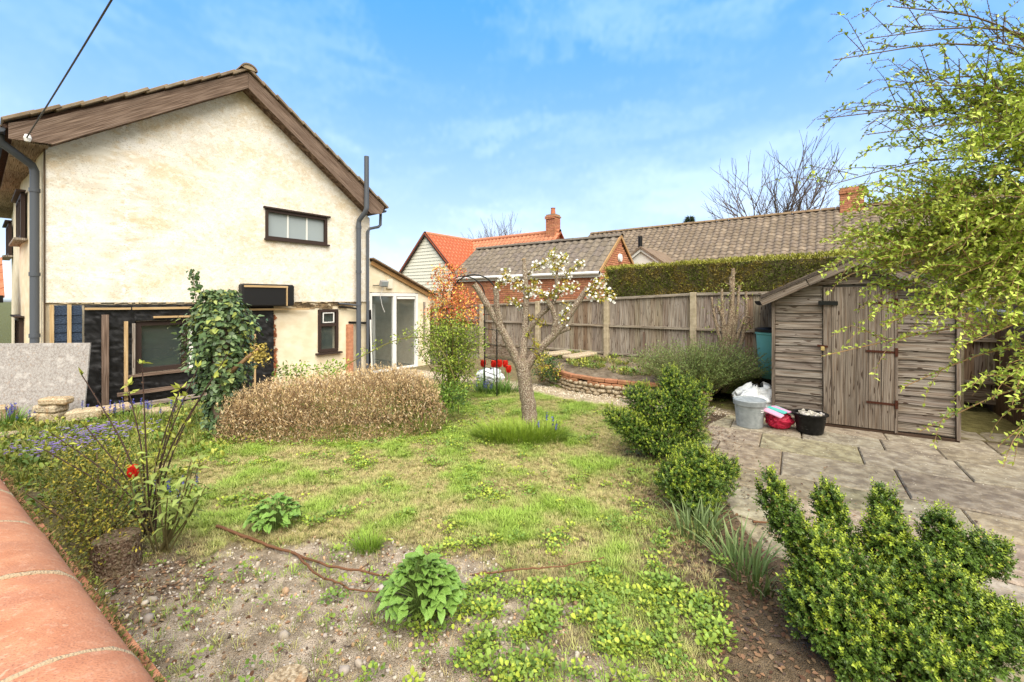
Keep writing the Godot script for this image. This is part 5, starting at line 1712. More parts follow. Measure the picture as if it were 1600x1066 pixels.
func debris() -> void:
	# stray prunings lying on the soil
	var runs := [["long brown pruned branch lying from the spotted plant across the bare soil", [Vector3(-2.05, 0.03, -2.98), Vector3(-1.55, 0.02, -2.75), Vector3(-1.05, 0.03, -2.52), Vector3(-0.72, 0.02, -2.46), Vector3(-0.50, 0.03, -2.44)], 0.011], ["thin brown twig lying beside the long pruned branch", [Vector3(-1.35, 0.03, -2.66), Vector3(-1.1, 0.05, -2.42), Vector3(-0.85, 0.03, -2.32), Vector3(-0.62, 0.05, -2.26)], 0.008], ["slender branch lying over the yellow-green ground cover", [Vector3(-0.22, 0.04, -2.44), Vector3(0.1, 0.05, -2.47), Vector3(0.38, 0.05, -2.52), Vector3(0.55, 0.06, -2.56)], 0.006], ["bare twig litter on the paving beside the shrubs", [Vector3(1.72, 0.02, -3.05), Vector3(1.95, 0.025, -3.02), Vector3(2.15, 0.02, -2.93)], 0.008]]
	for r: Array in runs:
		var c := Curve3D.new()
		for p: Vector3 in r[1]:
			c.add_point(p)
		var pts := []
		var rad := []
		var n := 26
		for i in n:
			var p := c.sample_baked(c.get_baked_length() * i / (n - 1.0), true)
			pts.push_back(p + Vector3(rnd(-1, 1), rnd(-0.3, 0.6), rnd(-1, 1)) * 0.006)
			rad.push_back(r[2] * (1.0 - 0.6 * i / n))
		var g := G.new()
		g.tube(pts, rad, 7, lin(0.17, 0.085, 0.045))
		for i in 5:
			var p: Vector3 = pts[R.randi_range(3, n - 3)]
			g.tube([p, p + Vector3(rnd(-0.08, 0.08), rnd(0.01, 0.05), rnd(-0.06, 0.06))], [r[2] * 0.4, 0.001], 5, lin(0.15, 0.08, 0.045))
		var o := put(g, "fallen_branch", M.twig)
		tag(o, r[0], "branch", "prunings on the ground")
	# pebbles and flints in the bare soil
	var spots: Array[Transform3D] = []
	var cols: Array[Color] = []
	var tries := 0
	while spots.size() < 8000 and tries < 60000:
		tries += 1
		var x := rnd(-2.9, 1.0)
		var d := rnd(1.35, 3.3)
		if R.randf() > dirt(x, d) * 0.95 + 0.03:
			continue
		var s := 0.0025 + 0.008 * pow(R.randf(), 4.0)
		if R.randf() < 0.005 and dirt(x, d) > 0.5:
			s = rnd(0.014, 0.026)
		spots.push_back(Transform3D(Basis(rdir(), rnd(0, TAU)) * Basis.from_scale(Vector3(s, s * rnd(0.5, 0.9), s * rnd(0.6, 1.1))), Vector3(x, gh(x, -d) + s * 0.3, -d)))
		cols.push_back(tone([lin(0.55, 0.5, 0.43), lin(0.38, 0.33, 0.28), lin(0.45, 0.30, 0.18), lin(0.5, 0.44, 0.36)][R.randi() % 4], 0.2))
	for i in 1500:
		var s := rnd(0.006, 0.014)
		var t := rnd(0, 1)
		var q := Vector2(-2.2, 9.4).lerp(Vector2(0.4, 7.8), t * 2.0) if t < 0.5 else Vector2(0.4, 7.8).lerp(Vector2(2.9, 6.1), t * 2.0 - 1.0)
		q += Vector2(rnd(-0.35, 0.35), rnd(-0.3, 0.3))
		if on_path(q.x, q.y) > 0.4:
			spots.push_back(Transform3D(Basis(rdir(), rnd(0, TAU)) * Basis.from_scale(Vector3(s, s * 0.7, s)), Vector3(q.x, gh(q.x, -q.y) + s * 0.3, -q.y)))
			cols.push_back(tone(lin(0.6, 0.53, 0.42), 0.25))
	scatter("pebbles", "pale pebbles and flint chips strewn over the bare soil", rock(7), M.any, spots, cols)
	# dead leaves
	spots = []
	cols = []
	tries = 0
	while spots.size() < 9000 and tries < 90000:
		tries += 1
		var x := rnd(-3.2, 3.4)
		var d := rnd(1.35, 6.2)
		var k := litter(x, d) * 0.9 + 0.10 * lawn(x, d) + dirt(x, d) * 0.07 + 0.05
		if patio_side(x, d) > 0.05:
			k = 0.02 + 0.35 * (1.0 - smoothstep(0.0, 0.5, patio_side(x, d))) + (0.25 if d < 1.9 else 0.0)
		if R.randf() > k:
			continue
		var y := gh(x, -d) if patio_side(x, d) < 0.1 else 0.004
		var s := rnd(0.012, 0.032)
		spots.push_back(Transform3D(Basis(Vector3.UP, rnd(0, TAU)) * Basis(Vector3.RIGHT, rnd(-0.5, 0.5)) * Basis.from_scale(Vector3(s, s, s)), Vector3(x, y + 0.006, -d)))
		cols.push_back(tone([lin(0.10, 0.05, 0.028), lin(0.17, 0.10, 0.055), lin(0.25, 0.17, 0.10), lin(0.09, 0.06, 0.045), lin(0.22, 0.125, 0.07)][R.randi() % 5], 0.3))
	var lg := G.new()
	lg.big_leaf(Vector3(0, 0, -0.5), Vector3.BACK, Vector3.UP, 1.0, 0.7, Color.WHITE, [0.05, 0.7, 1.0, 0.75, 0.05], 0.15, 0.25)
	scatter("leaf_litter", "brown dead leaf litter under the shrubs and along the paving", lg.mesh(), M.leaf_dry, spots, cols)
	# white petals on the paving
	spots = []
	cols = []
	for i in 900:
		var x := rnd(2.0, 5.2)
		var d := rnd(3.0, 5.9)
		if patio_side(x, d) < 0.08 or (x > 3.4 and d > 5.8 - (x - 3.4) * 0.62):
			continue
		if R.randf() > 0.25 + 0.75 * smoothstep(4.0, 5.4, d + (x - 3.0) * 0.3):
			continue
		var s := rnd(0.007, 0.014)
		spots.push_back(Transform3D(Basis(Vector3.UP, rnd(0, TAU)) * Basis.from_scale(Vector3(s, s, s)), Vector3(x, 0.008, -d)))
		cols.push_back(tone(lin(0.78, 0.72, 0.58), 0.15))
	scatter("fallen_petals", "white fallen petals scattered over the paving", lg.mesh(), M.leaf_dry, spots, cols)

func scatter(called: String, label: String, mesh: Mesh, m: Material, spots: Array[Transform3D], cols: Array[Color]) -> void:
	var mm := MultiMesh.new()
	mm.transform_format = MultiMesh.TRANSFORM_3D
	mm.use_colors = true
	mm.mesh = mesh
	mm.instance_count = spots.size()
	for i in spots.size():
		mm.set_instance_transform(i, spots[i])
		mm.set_instance_color(i, cols[i])
	var o := MultiMeshInstance3D.new()
	o.multimesh = mm
	o.material_override = m
	o.name = called
	add_child(o)
	stuff(o, label, called.split("_")[-1])

func limb(g: G, pts: Array, r0: float, r1: float, sides: int, col: Color, rough := 0.0, cap := true) -> void:
	var c := Curve3D.new()
	for i in pts.size():
		var t: Vector3 = ((pts[mini(i + 1, pts.size() - 1)] as Vector3) - (pts[maxi(i - 1, 0)] as Vector3)) * 0.17
		c.add_point(pts[i], -t, t)
	var ln := c.get_baked_length()
	var n := maxi(4, int(ln / 0.05)) if rough > 0.0 else maxi(4, pts.size() * 3)
	var out := []
	var rad := []
	for i in n + 1:
		var t := float(i) / n
		var p := c.sample_baked(ln * t, true)
		out.push_back(p + Vector3(wob.get_noise_2d(p.y * 20.0, r0 * 90.0), 0, wob.get_noise_2d(p.y * 20.0, 50.0)) * rough)
		rad.push_back(lerpf(r0, r1, t) * (1.0 + rough * 6.0 * wob.get_noise_2d(t * 30.0, r0 * 77.0)))
	g.tube(out, rad, sides, col, cap)

func trees() -> void:
	# pruned pear tree in blossom
	var t := thing("pear_tree", "hard-pruned pear tree with lichened forked trunk and white blossom", "tree", Vector3(0.2, 0, -5.28))
	var o := t.position
	var g := G.new()
	limb(g, [Vector3(0.24, -0.06, -5.28) - o, Vector3(0.205, 0.3, -5.28) - o, Vector3(0.15, 0.62, -5.28) - o, Vector3(0.125, 0.86, -5.28) - o], 0.10, 0.078, 18, Color.WHITE, 0.02)
	put(g, "trunk", M.bark, t)
	var limbs := [[[Vector3(0.12, 0.72, -5.27), Vector3(-0.06, 1.12, -5.22), Vector3(-0.27, 1.5, -5.16), Vector3(-0.45, 1.79, -5.1)], 0.056, 0.035], [[Vector3(-0.14, 1.25, -5.2), Vector3(-0.18, 1.55, -5.14), Vector3(-0.19, 1.75, -5.12)], 0.041, 0.032], [[Vector3(0.12, 0.8, -5.3), Vector3(0.16, 1.2, -5.36), Vector3(0.18, 1.6, -5.4), Vector3(0.15, 2.12, -5.45)], 0.056, 0.026], [[Vector3(0.16, 1.15, -5.36), Vector3(0.33, 1.4, -5.28), Vector3(0.52, 1.6, -5.22), Vector3(0.54, 1.9, -5.2)], 0.038, 0.022], [[Vector3(0.16, 0.75, -5.27), Vector3(0.36, 1.02, -5.26), Vector3(0.60, 1.28, -5.2), Vector3(0.90, 1.75, -5.1)], 0.056, 0.032], [[Vector3(0.50, 1.17, -5.22), Vector3(0.52, 1.4, -5.18), Vector3(0.42, 1.60, -5.16)], 0.036, 0.029], [[Vector3(0.55, 1.2, -5.22), Vector3(0.7, 1.26, -5.16)], 0.026, 0.022]]
	for l: Array in limbs:
		g = G.new()
		var pts := []
		for p: Vector3 in l[0]:
			pts.push_back(p - o)
		limb(g, pts, l[1], l[2], 14, Color.WHITE, 0.014, false)
		var b := put(g, "limb", M.bark, t)
		var e: Vector3 = pts[-1]
		var f := (e - (pts[-2] as Vector3)).normalized()
		g = G.new()
		g.tube([e - f * 0.01, e + f * 0.004], [l[2] * 0.97, l[2] * 0.9], 14, Color(1.05, 0.9, 0.7))
		put(g, "sawn_end", M.wood_new, b)
	# flowering shoots
	var shoots := [[Vector3(-0.19, 1.72, -5.12), Vector3(-0.05, 1.92, -5.1)], [Vector3(0.17, 1.7, -5.4), Vector3(0.02, 1.85, -5.35)], [Vector3(0.17, 1.6, -5.4), Vector3(0.3, 1.85, -5.3)], [Vector3(0.16, 1.9, -5.42), Vector3(0.42, 2.08, -5.35)], [Vector3(0.54, 1.85, -5.2), Vector3(0.62, 2.15, -5.2)], [Vector3(0.54, 1.8, -5.2), Vector3(0.85, 2.02, -5.2)], [Vector3(0.52, 1.62, -5.2), Vector3(0.75, 1.78, -5.15)], [Vector3(0.88, 1.72, -5.1), Vector3(1.12, 1.86, -5.1)], [Vector3(0.9, 1.75, -5.1), Vector3(1.22, 1.65, -5.05)], [Vector3(0.88, 1.7, -5.1), Vector3(1.05, 1.6, -5.0)], [Vector3(0.42, 1.58, -5.16), Vector3(0.55, 1.75, -5.1)], [Vector3(0.42, 1.58, -5.16), Vector3(0.28, 1.72, -5.1)], [Vector3(0.2, 1.25, -5.34), Vector3(0.3, 1.0, -5.2)], [Vector3(0.18, 1.4, -5.36), Vector3(0.36, 1.3, -5.25)], [Vector3(0.6, 1.28, -5.2), Vector3(0.66, 1.5, -5.15)], [Vector3(0.16, 1.5, -5.4), Vector3(-0.04, 1.6, -5.35)], [Vector3(0.54, 1.88, -5.2), Vector3(0.48, 2.18, -5.22)], [Vector3(0.3, 1.0, -5.2), Vector3(0.38, 0.8, -5.12)]]
	var tw := G.new()
	var bl := G.new()
	var lf := G.new()
	for s: Array in shoots:
		var a: Vector3 = s[0] - o
		var b: Vector3 = s[1] - o
		limb(tw, [a, a.lerp(b, 0.5) + Vector3(rnd(-0.03, 0.03), 0.03, 0), b], 0.010, 0.004, 6, lin(0.16, 0.12, 0.09))
		var low: bool = b.y < 1.45
		for k in 8:
			var p := a.lerp(b, 0.25 + 0.75 * k / 7.0) + rdir() * 0.035
			if not low and R.randf() < 0.8:
				for q in R.randi_range(5, 9):
					flower(bl, p + rdir() * 0.065, (rdir() + Vector3(-0.2, 0.5, 0.6)).normalized(), rnd(0.015, 0.021))
			for q in 12:
				var d := (rdir() + Vector3(0, 0.4, 0)).normalized()
				var col := lin(0.33, 0.34, 0.05) if R.randf() < 0.6 else lin(0.46, 0.33, 0.05)
				lf.leaf(p + rdir() * 0.03, d, rdir(), rnd(0.03, 0.055), rnd(0.014, 0.024), tone(col, 0.2))
	stuff(put(tw, "twigs", M.twig, t))
	stuff(put(bl, "blossom", M.petal, t))
	stuff(put(lf, "young_leaves", M.leaf, t))
	# bare trees beyond the roofs
	bare_tree("bare_tree", "leafless branching tree above the bungalow roof", Vector3(28.5, 0, -45), 17.4, 31, 6.5)
	bare_tree("bare_tree", "small leafless tree behind the orange-roofed house", Vector3(-0.9, 0, -60), 12.8, 44, 4.6)
	var c := thing("conifer", "dark conifer tip showing over the bungalow ridge", "tree", Vector3(20.7, 0, -50))
	g = G.new()
	g.tube([Vector3.ZERO, Vector3(0, 11, 0)], [0.3, 0.04], 8, lin(0.1, 0.07, 0.05))
	put(g, "trunk", M.twig, c)
	g = G.new()
	for i in 2600:
		var y := rnd(5.0, 11.3)
		var r := (11.6 - y) * 0.36 * sqrt(R.randf())
		var a := rnd(0, TAU)
		g.leaf(Vector3(cos(a) * r, y, sin(a) * r), (Vector3(cos(a), rnd(-0.3, 0.4), sin(a))).normalized(), rdir(), rnd(0.3, 0.6), 0.1, tone(lin(0.05, 0.075, 0.04), 0.3))
	stuff(put(g, "crown", M.leaf, c))
	# cut-back shrub against the fence
	c = thing("pollarded_shrub", "cut-back grey shrub with stubby upright limbs against the fence", "shrub", Vector3(3.72, 0.3, -7.45))
	for q: Array in [[-0.02, 0.10, 1.85, 0.05], [0.10, 0.05, 1.70, 0.04], [0.02, -0.18, 1.2, 0.04], [0.2, 0.32, 1.45, 0.035], [-0.1, -0.28, 1.35, 0.03], [0.05, 0.2, 1.55, 0.035], [-0.05, -0.1, 1.5, 0.035], [0.1, 0.38, 1.0, 0.03]]:
		g = G.new()
		limb(g, [Vector3(0, 0, 0), Vector3(q[0], 0.45, 0.05), Vector3((q[0] + q[1]) * 0.6, 1.0, 0.06), Vector3(q[1], q[2], 0.05)], q[3] * 1.3, q[3] * 0.6, 9, Color(1.0, 0.95, 0.85), 0.012)
		for k in 5:
			var y: float = q[2] * rnd(0.55, 0.95)
			var p := Vector3(q[1] * y / q[2], y, 0.05)
			g.tube([p, p + Vector3(rnd(-0.14, 0.14), rnd(0.05, 0.16), rnd(-0.05, 0.1))], [0.01, 0.003], 5, Color(0.9, 0.85, 0.75))
		put(g, "limb", M.bark, c)
	g = G.new()
	for i in 260:
		var p := Vector3(rnd(-0.4, 0.45), rnd(0.7, 1.6), rnd(-0.05, 0.2))
		if wob.get_noise_3d(p.x * 6.0, p.y * 6.0, 3.0) > 0.1:
			for k in 3:
				g.leaf(p + rdir() * 0.03, (rdir() + Vector3.UP).normalized(), rdir(), rnd(0.03, 0.05), 0.018, tone(lin(0.28, 0.33, 0.06), 0.25))
	stuff(put(g, "young_leaves", M.leaf, c))

func flower(g: G, p: Vector3, nn: Vector3, r: float) -> void:
	var s := nn.cross(Vector3(0.3, 0.9, 0.2)).normalized()
	for k in 5:
		var d := s.rotated(nn, TAU * k / 5.0)
		g.leaf(p, (d + nn * 0.25).normalized(), nn, r, r * 0.9, tone(lin(0.82, 0.81, 0.78), 0.05), 0.1, -0.15)
	g.leaf(p + nn * 0.002, s, nn, 0.005, 0.005, lin(0.5, 0.45, 0.12))

func bare_tree(called: String, label: String, at_: Vector3, h: float, sd: int, spread: float) -> void:
	var t := thing(called, label, "tree", at_)
	var rs := RandomNumberGenerator.new()
	rs.seed = sd
	var g := G.new()
	var todo := [[Vector3.ZERO, Vector3(0.02, 1, 0), h * 0.30, h * 0.017, 0]]
	var tr := G.new()
	while todo.size():
		var b: Array = todo.pop_back()
		var p: Vector3 = b[0]
		var d: Vector3 = b[1]
		var ln: float = b[2]
		var r: float = b[3]
		var lv: int = b[4]
		var pts := [p]
		var rad := [r]
		for k in 4:
			d = (d + Vector3(rs.randf_range(-1, 1), rs.randf_range(-0.2, 0.6), rs.randf_range(-1, 1)) * 0.13).normalized()
			p += d * ln / 4.0
			pts.push_back(p)
			rad.push_back(maxf(r * (1.0 - 0.11 * (k + 1)), 0.012))
			if lv > 0 and lv < 5 and k < 3 and rs.randf() < 0.6:
				todo.push_back([p, side_way(rs, d, 0.75, spread / h), ln * rs.randf_range(0.45, 0.75), r * 0.5, lv + 1])
		(tr if lv == 0 else g).tube(pts, rad, 7 if lv < 2 else 4, lin(0.13, 0.10, 0.085), false)
		if lv < 5:
			for k in (6 if lv == 0 else 2):
				todo.push_back([p if lv > 0 or k < 3 else pts[3], side_way(rs, d, 0.65 if lv == 0 else 0.42, spread / h), ln * rs.randf_range(0.66, 0.9), r * 0.6, lv + 1])
	put(tr, "trunk", M.twig, t)
	stuff(put(g, "crown", M.twig, t))

func side_way(rs: RandomNumberGenerator, d: Vector3, amount: float, wide: float) -> Vector3:
	var q := Vector3(rs.randf_range(-1, 1), rs.randf_range(-0.3, 0.5), rs.randf_range(-1, 1)).normalized()
	return (d + q * amount * (0.6 + wide)).normalized()

# a dense small-leaved evergreen out of lobes [x, y, z, rx, ry]
func box_shrub(label: String, lobes: Array, base: Vector3, per: float, fresh: float) -> void:
	var t := thing("box_shrub", label, "shrub", base, 0.0, "small-leaved evergreen shrubs along the paving")
	var st := G.new()
	var g := G.new()
	for l: Array in lobes:
		var c := Vector3(l[0], l[1], l[2]) - base
		var root := Vector3(rnd(-0.05, 0.05), -0.03, rnd(-0.05, 0.05))
		limb(st, [root, root.lerp(c, 0.4) + Vector3(0, -0.02, 0), c], 0.014, 0.005, 6, lin(0.14, 0.10, 0.07))
		var n := int(per * (l[3] * l[4] * 2.0 + l[3] * l[3]) * 1000.0)
		for i in n:
			var d := rdir()
			var rr := pow(R.randf(), 0.3)
			var lump := 0.95 + 0.55 * wob.get_noise_3d(d.x * 2.2 + c.x * 12.0, d.y * 2.2 + c.y * 12.0, d.z * 2.2 + c.z * 12.0)
			var p := c + Vector3(d.x * l[3], d.y * l[4], d.z * l[3]) * rr * lump
			if p.y + base.y < 0.01 or wob.get_noise_3d(p.x * 16.0, p.y * 16.0, p.z * 16.0) < -0.24:
				continue
			var patch := 0.5 + 1.2 * wob.get_noise_3d(p.x * 6.0, p.y * 6.0 + 9.0, p.z * 6.0)
			var newish: bool = R.randf() < fresh * patch * (0.3 + 0.7 * clampf(d.y + 0.35, 0, 1)) * smoothstep(0.6, 1.0, rr)
			box_sprig(g, p, (d + Vector3(0, 0.75, 0) + rdir() * 0.5).normalized(), rnd(0.02, 0.04), newish, 4)
		# longer shoots standing proud of the mass
		for i in int(24.0 * (l[3] + l[4]) / 0.25):
			var d := (rdir() + Vector3(0, 0.7, 0)).normalized()
			var p := c + Vector3(d.x * l[3], d.y * l[4], d.z * l[3]) * rnd(0.8, 1.0)
			if p.y + base.y > 0.04:
				box_sprig(g, p, (d * 0.5 + Vector3(0, 1.0, 0) + rdir() * 0.3).normalized(), rnd(0.045, 0.085), R.randf() < fresh + 0.15, 7)
	put(st, "stems", M.twig, t)
	stuff(put(g, "foliage", M.leaf_gloss, t))

func box_sprig(g: G, p: Vector3, ax: Vector3, sl: float, newish: bool, pairs: int) -> void:
	var s := ax.cross(rdir()).normalized()
	var old := lin(0.05, 0.10, 0.02) if not newish else lin(0.15, 0.24, 0.03)
	var tipc := lin(0.12, 0.20, 0.03) if not newish else lin(0.36, 0.44, 0.045)
	for k in pairs:
		var f := float(k) / pairs
		var q := p + ax * sl * f
		s = s.rotated(ax, 1.57)
		for e: float in [-1.0, 1.0]:
			g.leaf(q, (s * e + ax * 0.8).normalized(), ax, rnd(0.012, 0.021) * (1.0 - 0.25 * f), rnd(0.007, 0.012), tone(old.lerp(tipc, f) if R.randf() > 0.025 else lin(0.30, 0.22, 0.08), 0.28), 0.15, 0.1)
	g.leaf(p + ax * sl, ax, s, 0.013, 0.008, tone(tipc, 0.2))

func shrubs() -> void:
	box_shrub("large dark box shrub with several upright fingers at the paving's near corner", [[1.30, 0.62, -2.15, 0.05, 0.10], [1.36, 0.50, -2.12, 0.075, 0.10], [1.46, 0.36, -2.05, 0.12, 0.13], [1.66, 0.52, -2.25, 0.06, 0.10], [1.66, 0.36, -2.2, 0.085, 0.15], [1.91, 0.53, -2.2, 0.055, 0.10], [1.84, 0.40, -2.1, 0.10, 0.13], [1.64, 0.24, -2.0, 0.16, 0.15], [1.42, 0.20, -1.95, 0.15, 0.15], [2.10, 0.46, -2.1, 0.06, 0.10], [2.12, 0.33, -2.08, 0.12, 0.12], [1.92, 0.28, -2.0, 0.17, 0.15], [1.70, 0.16, -1.9, 0.16, 0.13], [1.46, 0.10, -1.85, 0.12, 0.1], [1.95, 0.17, -1.82, 0.15, 0.11], [1.72, 0.10, -1.76, 0.14, 0.1], [2.08, 0.20, -1.86, 0.11, 0.10], [2.25, 0.38, -2.05, 0.09, 0.09]], Vector3(1.7, 0, -2.0), 26.0, 0.75)
	box_shrub("bushy yellow-tipped box shrub standing between lawn and paving", [[1.51, 0.48, -4.4, 0.26, 0.22], [1.70, 0.66, -4.4, 0.20, 0.16], [1.30, 0.60, -4.4, 0.15, 0.15], [1.78, 0.50, -4.32, 0.20, 0.2], [1.12, 0.38, -4.3, 0.13, 0.13], [1.0, 0.43, -4.32, 0.08, 0.09], [1.48, 0.22, -4.3, 0.25, 0.2], [1.80, 0.25, -4.35, 0.15, 0.2], [1.63, 0.78, -4.4, 0.09, 0.12], [1.95, 0.66, -4.38, 0.08, 0.1], [1.25, 0.28, -4.3, 0.16, 0.16]], Vector3(1.5, 0, -4.36), 11.0, 1.15)
	box_shrub("low rounded bright box shrub in front of the bushy one", [[1.40, 0.29, -3.3, 0.17, 0.14], [1.25, 0.22, -3.28, 0.14, 0.14], [1.56, 0.22, -3.3, 0.15, 0.13], [1.38, 0.12, -3.22, 0.18, 0.12], [1.66, 0.29, -3.35, 0.10, 0.08], [1.42, 0.38, -3.32, 0.10, 0.08]], Vector3(1.4, 0, -3.28), 15.0, 1.3)
	# dead clipped hedge, brown
	var t := thing("dead_hedge", "dead brown low hedge of dry twigs in front of the cottage", "hedge", Vector3(-2.2, 0, -5.2))
	var st := G.new()
	var g := G.new()
	for i in 26000:
		var s := rnd(-1.2, 1.28)
		var e := sqrt(maxf(0.0, 1.0 - pow(absf(s) / 1.32, 4.0)))
		var a := rnd(-0.15, PI + 0.15)
		var rr := pow(R.randf(), 0.3)
		var top := (0.60 + 0.16 * smoothstep(-0.6, 0.9, s)) * e * (1.0 + 0.22 * wob.get_noise_2d(s * 4.0, a * 1.5))
		var p := Vector3(s + 0.05, maxf(0.02, sin(a) * top * rr), cos(a) * 0.44 * rr * e - 0.1 * s)
		p += rdir() * 0.055
		var d := (Vector3(cos(a) * 0.1, 0.8, cos(a) * 0.6) + rdir() * 0.8).normalized()
		var col: Color = [lin(0.64, 0.48, 0.26), lin(0.54, 0.38, 0.19), lin(0.75, 0.62, 0.42), lin(0.36, 0.24, 0.13)][R.randi() % 4]
		g.leaf(p, d, rdir(), rnd(0.022, 0.05), rnd(0.006, 0.012), tone(col, 0.25))
		if i % 7 == 0:
			st.tube([p - d * 0.10, p + d * rnd(0.03, 0.13)], [0.0022, 0.0008], 3, tone(lin(0.26, 0.16, 0.09), 0.3), false)
	for i in 700:
		var s := rnd(-1.2, 1.25)
		var e := sqrt(maxf(0.0, 1.0 - pow(absf(s) / 1.32, 4.0)))
		var z := rnd(-0.36, 0.4) * e
		var p := Vector3(s + 0.05, (0.58 + 0.16 * smoothstep(-0.6, 0.9, s)) * e * sqrt(maxf(0.0, 1.0 - pow(z / 0.46, 2.0))), z - 0.1 * s)
		var d := (Vector3(rnd(-0.4, 0.4), 1.0, z * 0.8 + rnd(-0.2, 0.3))).normalized()
		var l := rnd(0.05, 0.15)
		st.tube([p - d * 0.1, p + d * l], [0.0022, 0.0008], 3, tone(lin(0.36, 0.24, 0.13), 0.3), false)
		for k in 5:
			g.leaf(p + d * l * rnd(0.3, 1.0), (d + rdir() * 0.7).normalized(), rdir(), rnd(0.02, 0.04), 0.009, tone(lin(0.66, 0.50, 0.28), 0.25))
	put(st, "dry_twigs", M.twig, t)
	stuff(put(g, "dry_foliage", M.leaf_dry, t))
	# ivy-smothered stump
	t = thing("ivy_column", "tall stump smothered in dark glossy ivy before the black wall", "ivy", Vector3(-3.5, 0, -5.15))
	st = G.new()
	limb(st, [Vector3(0.02, -0.05, 0), Vector3(0.0, 0.7, 0), Vector3(0.05, 1.35, 0)], 0.12, 0.08, 10, lin(0.16, 0.12, 0.09), 0.02)
	limb(st, [Vector3(0.1, 0.7, 0.05), Vector3(0.42, 0.95, 0.1), Vector3(0.55, 1.05, 0.1)], 0.03, 0.02, 8, lin(0.35, 0.22, 0.12), 0.01)
	limb(st, [Vector3(-0.1, 1.2, 0.05), Vector3(-0.22, 1.6, 0.1), Vector3(-0.26, 1.95, 0.1)], 0.008, 0.003, 5, lin(0.2, 0.14, 0.08))
	put(st, "stump", M.twig, t)
	g = G.new()
	for i in 3400:
		var y := pow(R.randf(), 0.75) * 1.72
		var w := 0.17 + 0.20 * smoothstep(0.1, 1.1, y) - 0.19 * smoothstep(1.25, 1.75, y)
		var a := rnd(0, TAU)
		var lump := 1.0 + 0.5 * wob.get_noise_3d(cos(a) * 2.0, y * 3.5, sin(a) * 2.0)
		var r := w * lump * (pow(R.randf(), 0.3) + (rnd(0.0, 0.35) if R.randf() < 0.12 else 0.0))
		var p := Vector3(cos(a) * r, y, sin(a) * r * 0.8)
		var col := lin(0.075, 0.125, 0.05)
		var q := R.randf()
		if q < 0.22:
			col = lin(0.17, 0.25, 0.10)
		elif q < 0.28 or (y > 1.2 and q < 0.4):
			col = lin(0.26, 0.31, 0.08)
		var d := (Vector3(cos(a) * 0.6, -0.5, sin(a) * 0.6) + rdir() * 0.6).normalized()
		g.big_leaf(p, d, (Vector3(cos(a), 0.6, sin(a)) + rdir() * 0.4).normalized(), rnd(0.035, 0.08), rnd(0.035, 0.07), tone(col, 0.3), [0.35, 1.0, 0.65, 0.5, 0.05], 0.1, 0.25)
	for i in 120:
		var y := rnd(1.4, 1.95)
		var p := Vector3(-0.10 - (y - 1.2) * 0.22, y, 0.1) + rdir() * 0.05
		g.big_leaf(p, (rdir() + Vector3.DOWN * 0.4).normalized(), Vector3.BACK, 0.045, 0.04, tone(lin(0.07, 0.12, 0.04), 0.3), [0.35, 1.0, 0.6, 0.05], 0.1, 0.2)
	for i in 260:
		var p := Vector3(0.52, 0.95, 0.1) + rdir() * rnd(0.02, 0.16)
		g.leaf(p, rdir(), rdir(), 0.04, 0.025, tone(lin(0.42, 0.33, 0.08), 0.3))
	stuff(put(g, "ivy_leaves", M.leaf_gloss, t))
	rose_arch()
	# fresh green rose at the foot of the arch and a bush beside the dead hedge
	leafy_mound("leafy_rose_bush", "fresh green rose bush growing through the metal arch", Vector3(-0.95, 0, -6.7), [[0.0, 0.75, 0, 0.42, 0.38], [-0.28, 0.95, 0.1, 0.3, 0.3], [0.28, 0.95, 0, 0.3, 0.3], [0.0, 1.15, 0, 0.36, 0.2], [0.1, 0.45, 0.1, 0.36, 0.3]], 6500, [lin(0.20, 0.29, 0.035), lin(0.30, 0.36, 0.045), lin(0.12, 0.20, 0.03)], 0.04)
	leafy_mound("copper_leaf_shrub", "orange and red young-leaved shrub above the green rose bush", Vector3(-0.98, 0, -7.0), [[-0.1, 1.75, 0, 0.30, 0.32], [0.15, 1.55, 0, 0.34, 0.26], [-0.18, 1.40, 0, 0.28, 0.22], [-0.05, 2.05, 0, 0.32, 0.14], [0.2, 1.30, 0, 0.3, 0.16]], 2600, [lin(0.68, 0.22, 0.08), lin(0.74, 0.42, 0.09), lin(0.58, 0.12, 0.08), lin(0.70, 0.55, 0.12)], 0.046)
	leafy_mound("low_green_bush", "low dark-stemmed green bush at the end of the dead hedge", Vector3(-1.1, 0, -5.5), [[0, 0.28, 0, 0.34, 0.24], [-0.3, 0.42, 0, 0.2, 0.14], [0.3, 0.36, -0.1, 0.26, 0.18]], 3200, [lin(0.11, 0.20, 0.03), lin(0.19, 0.29, 0.04), lin(0.06, 0.12, 0.025)], 0.042)
	leafy_mound("variegated_bush", "gold-flecked dark leaved bush at the left end of the raised bed", Vector3(0.55, 0.1, -8.0), [[0.05, 0.25, 0, 0.25, 0.26], [0.2, 0.2, 0.1, 0.2, 0.2]], 1100, [lin(0.05, 0.10, 0.03), lin(0.08, 0.14, 0.035), lin(0.50, 0.42, 0.06)], 0.045)
	leafy_mound("golden_shrub", "low gold-speckled small-leaved shrub beside the coping", Vector3(-2.66, 0, -2.75), [[0, 0.30, 0, 0.30, 0.30], [-0.3, 0.36, -0.25, 0.28, 0.28], [0.22, 0.18, 0.18, 0.22, 0.2], [-0.55, 0.3, -0.5, 0.28, 0.26]], 6500, [lin(0.20, 0.20, 0.03), lin(0.10, 0.12, 0.025), lin(0.38, 0.32, 0.04), lin(0.07, 0.085, 0.02)], 0.022)
	leafy_mound("green_climber", "bright green bramble shoots behind the dead hedge", Vector3(-2.85, 0, -5.75), [[-0.1, 0.62, 0, 0.26, 0.14], [0.4, 0.64, 0, 0.3, 0.12]], 420, [lin(0.22, 0.32, 0.05), lin(0.15, 0.24, 0.04)], 0.055)
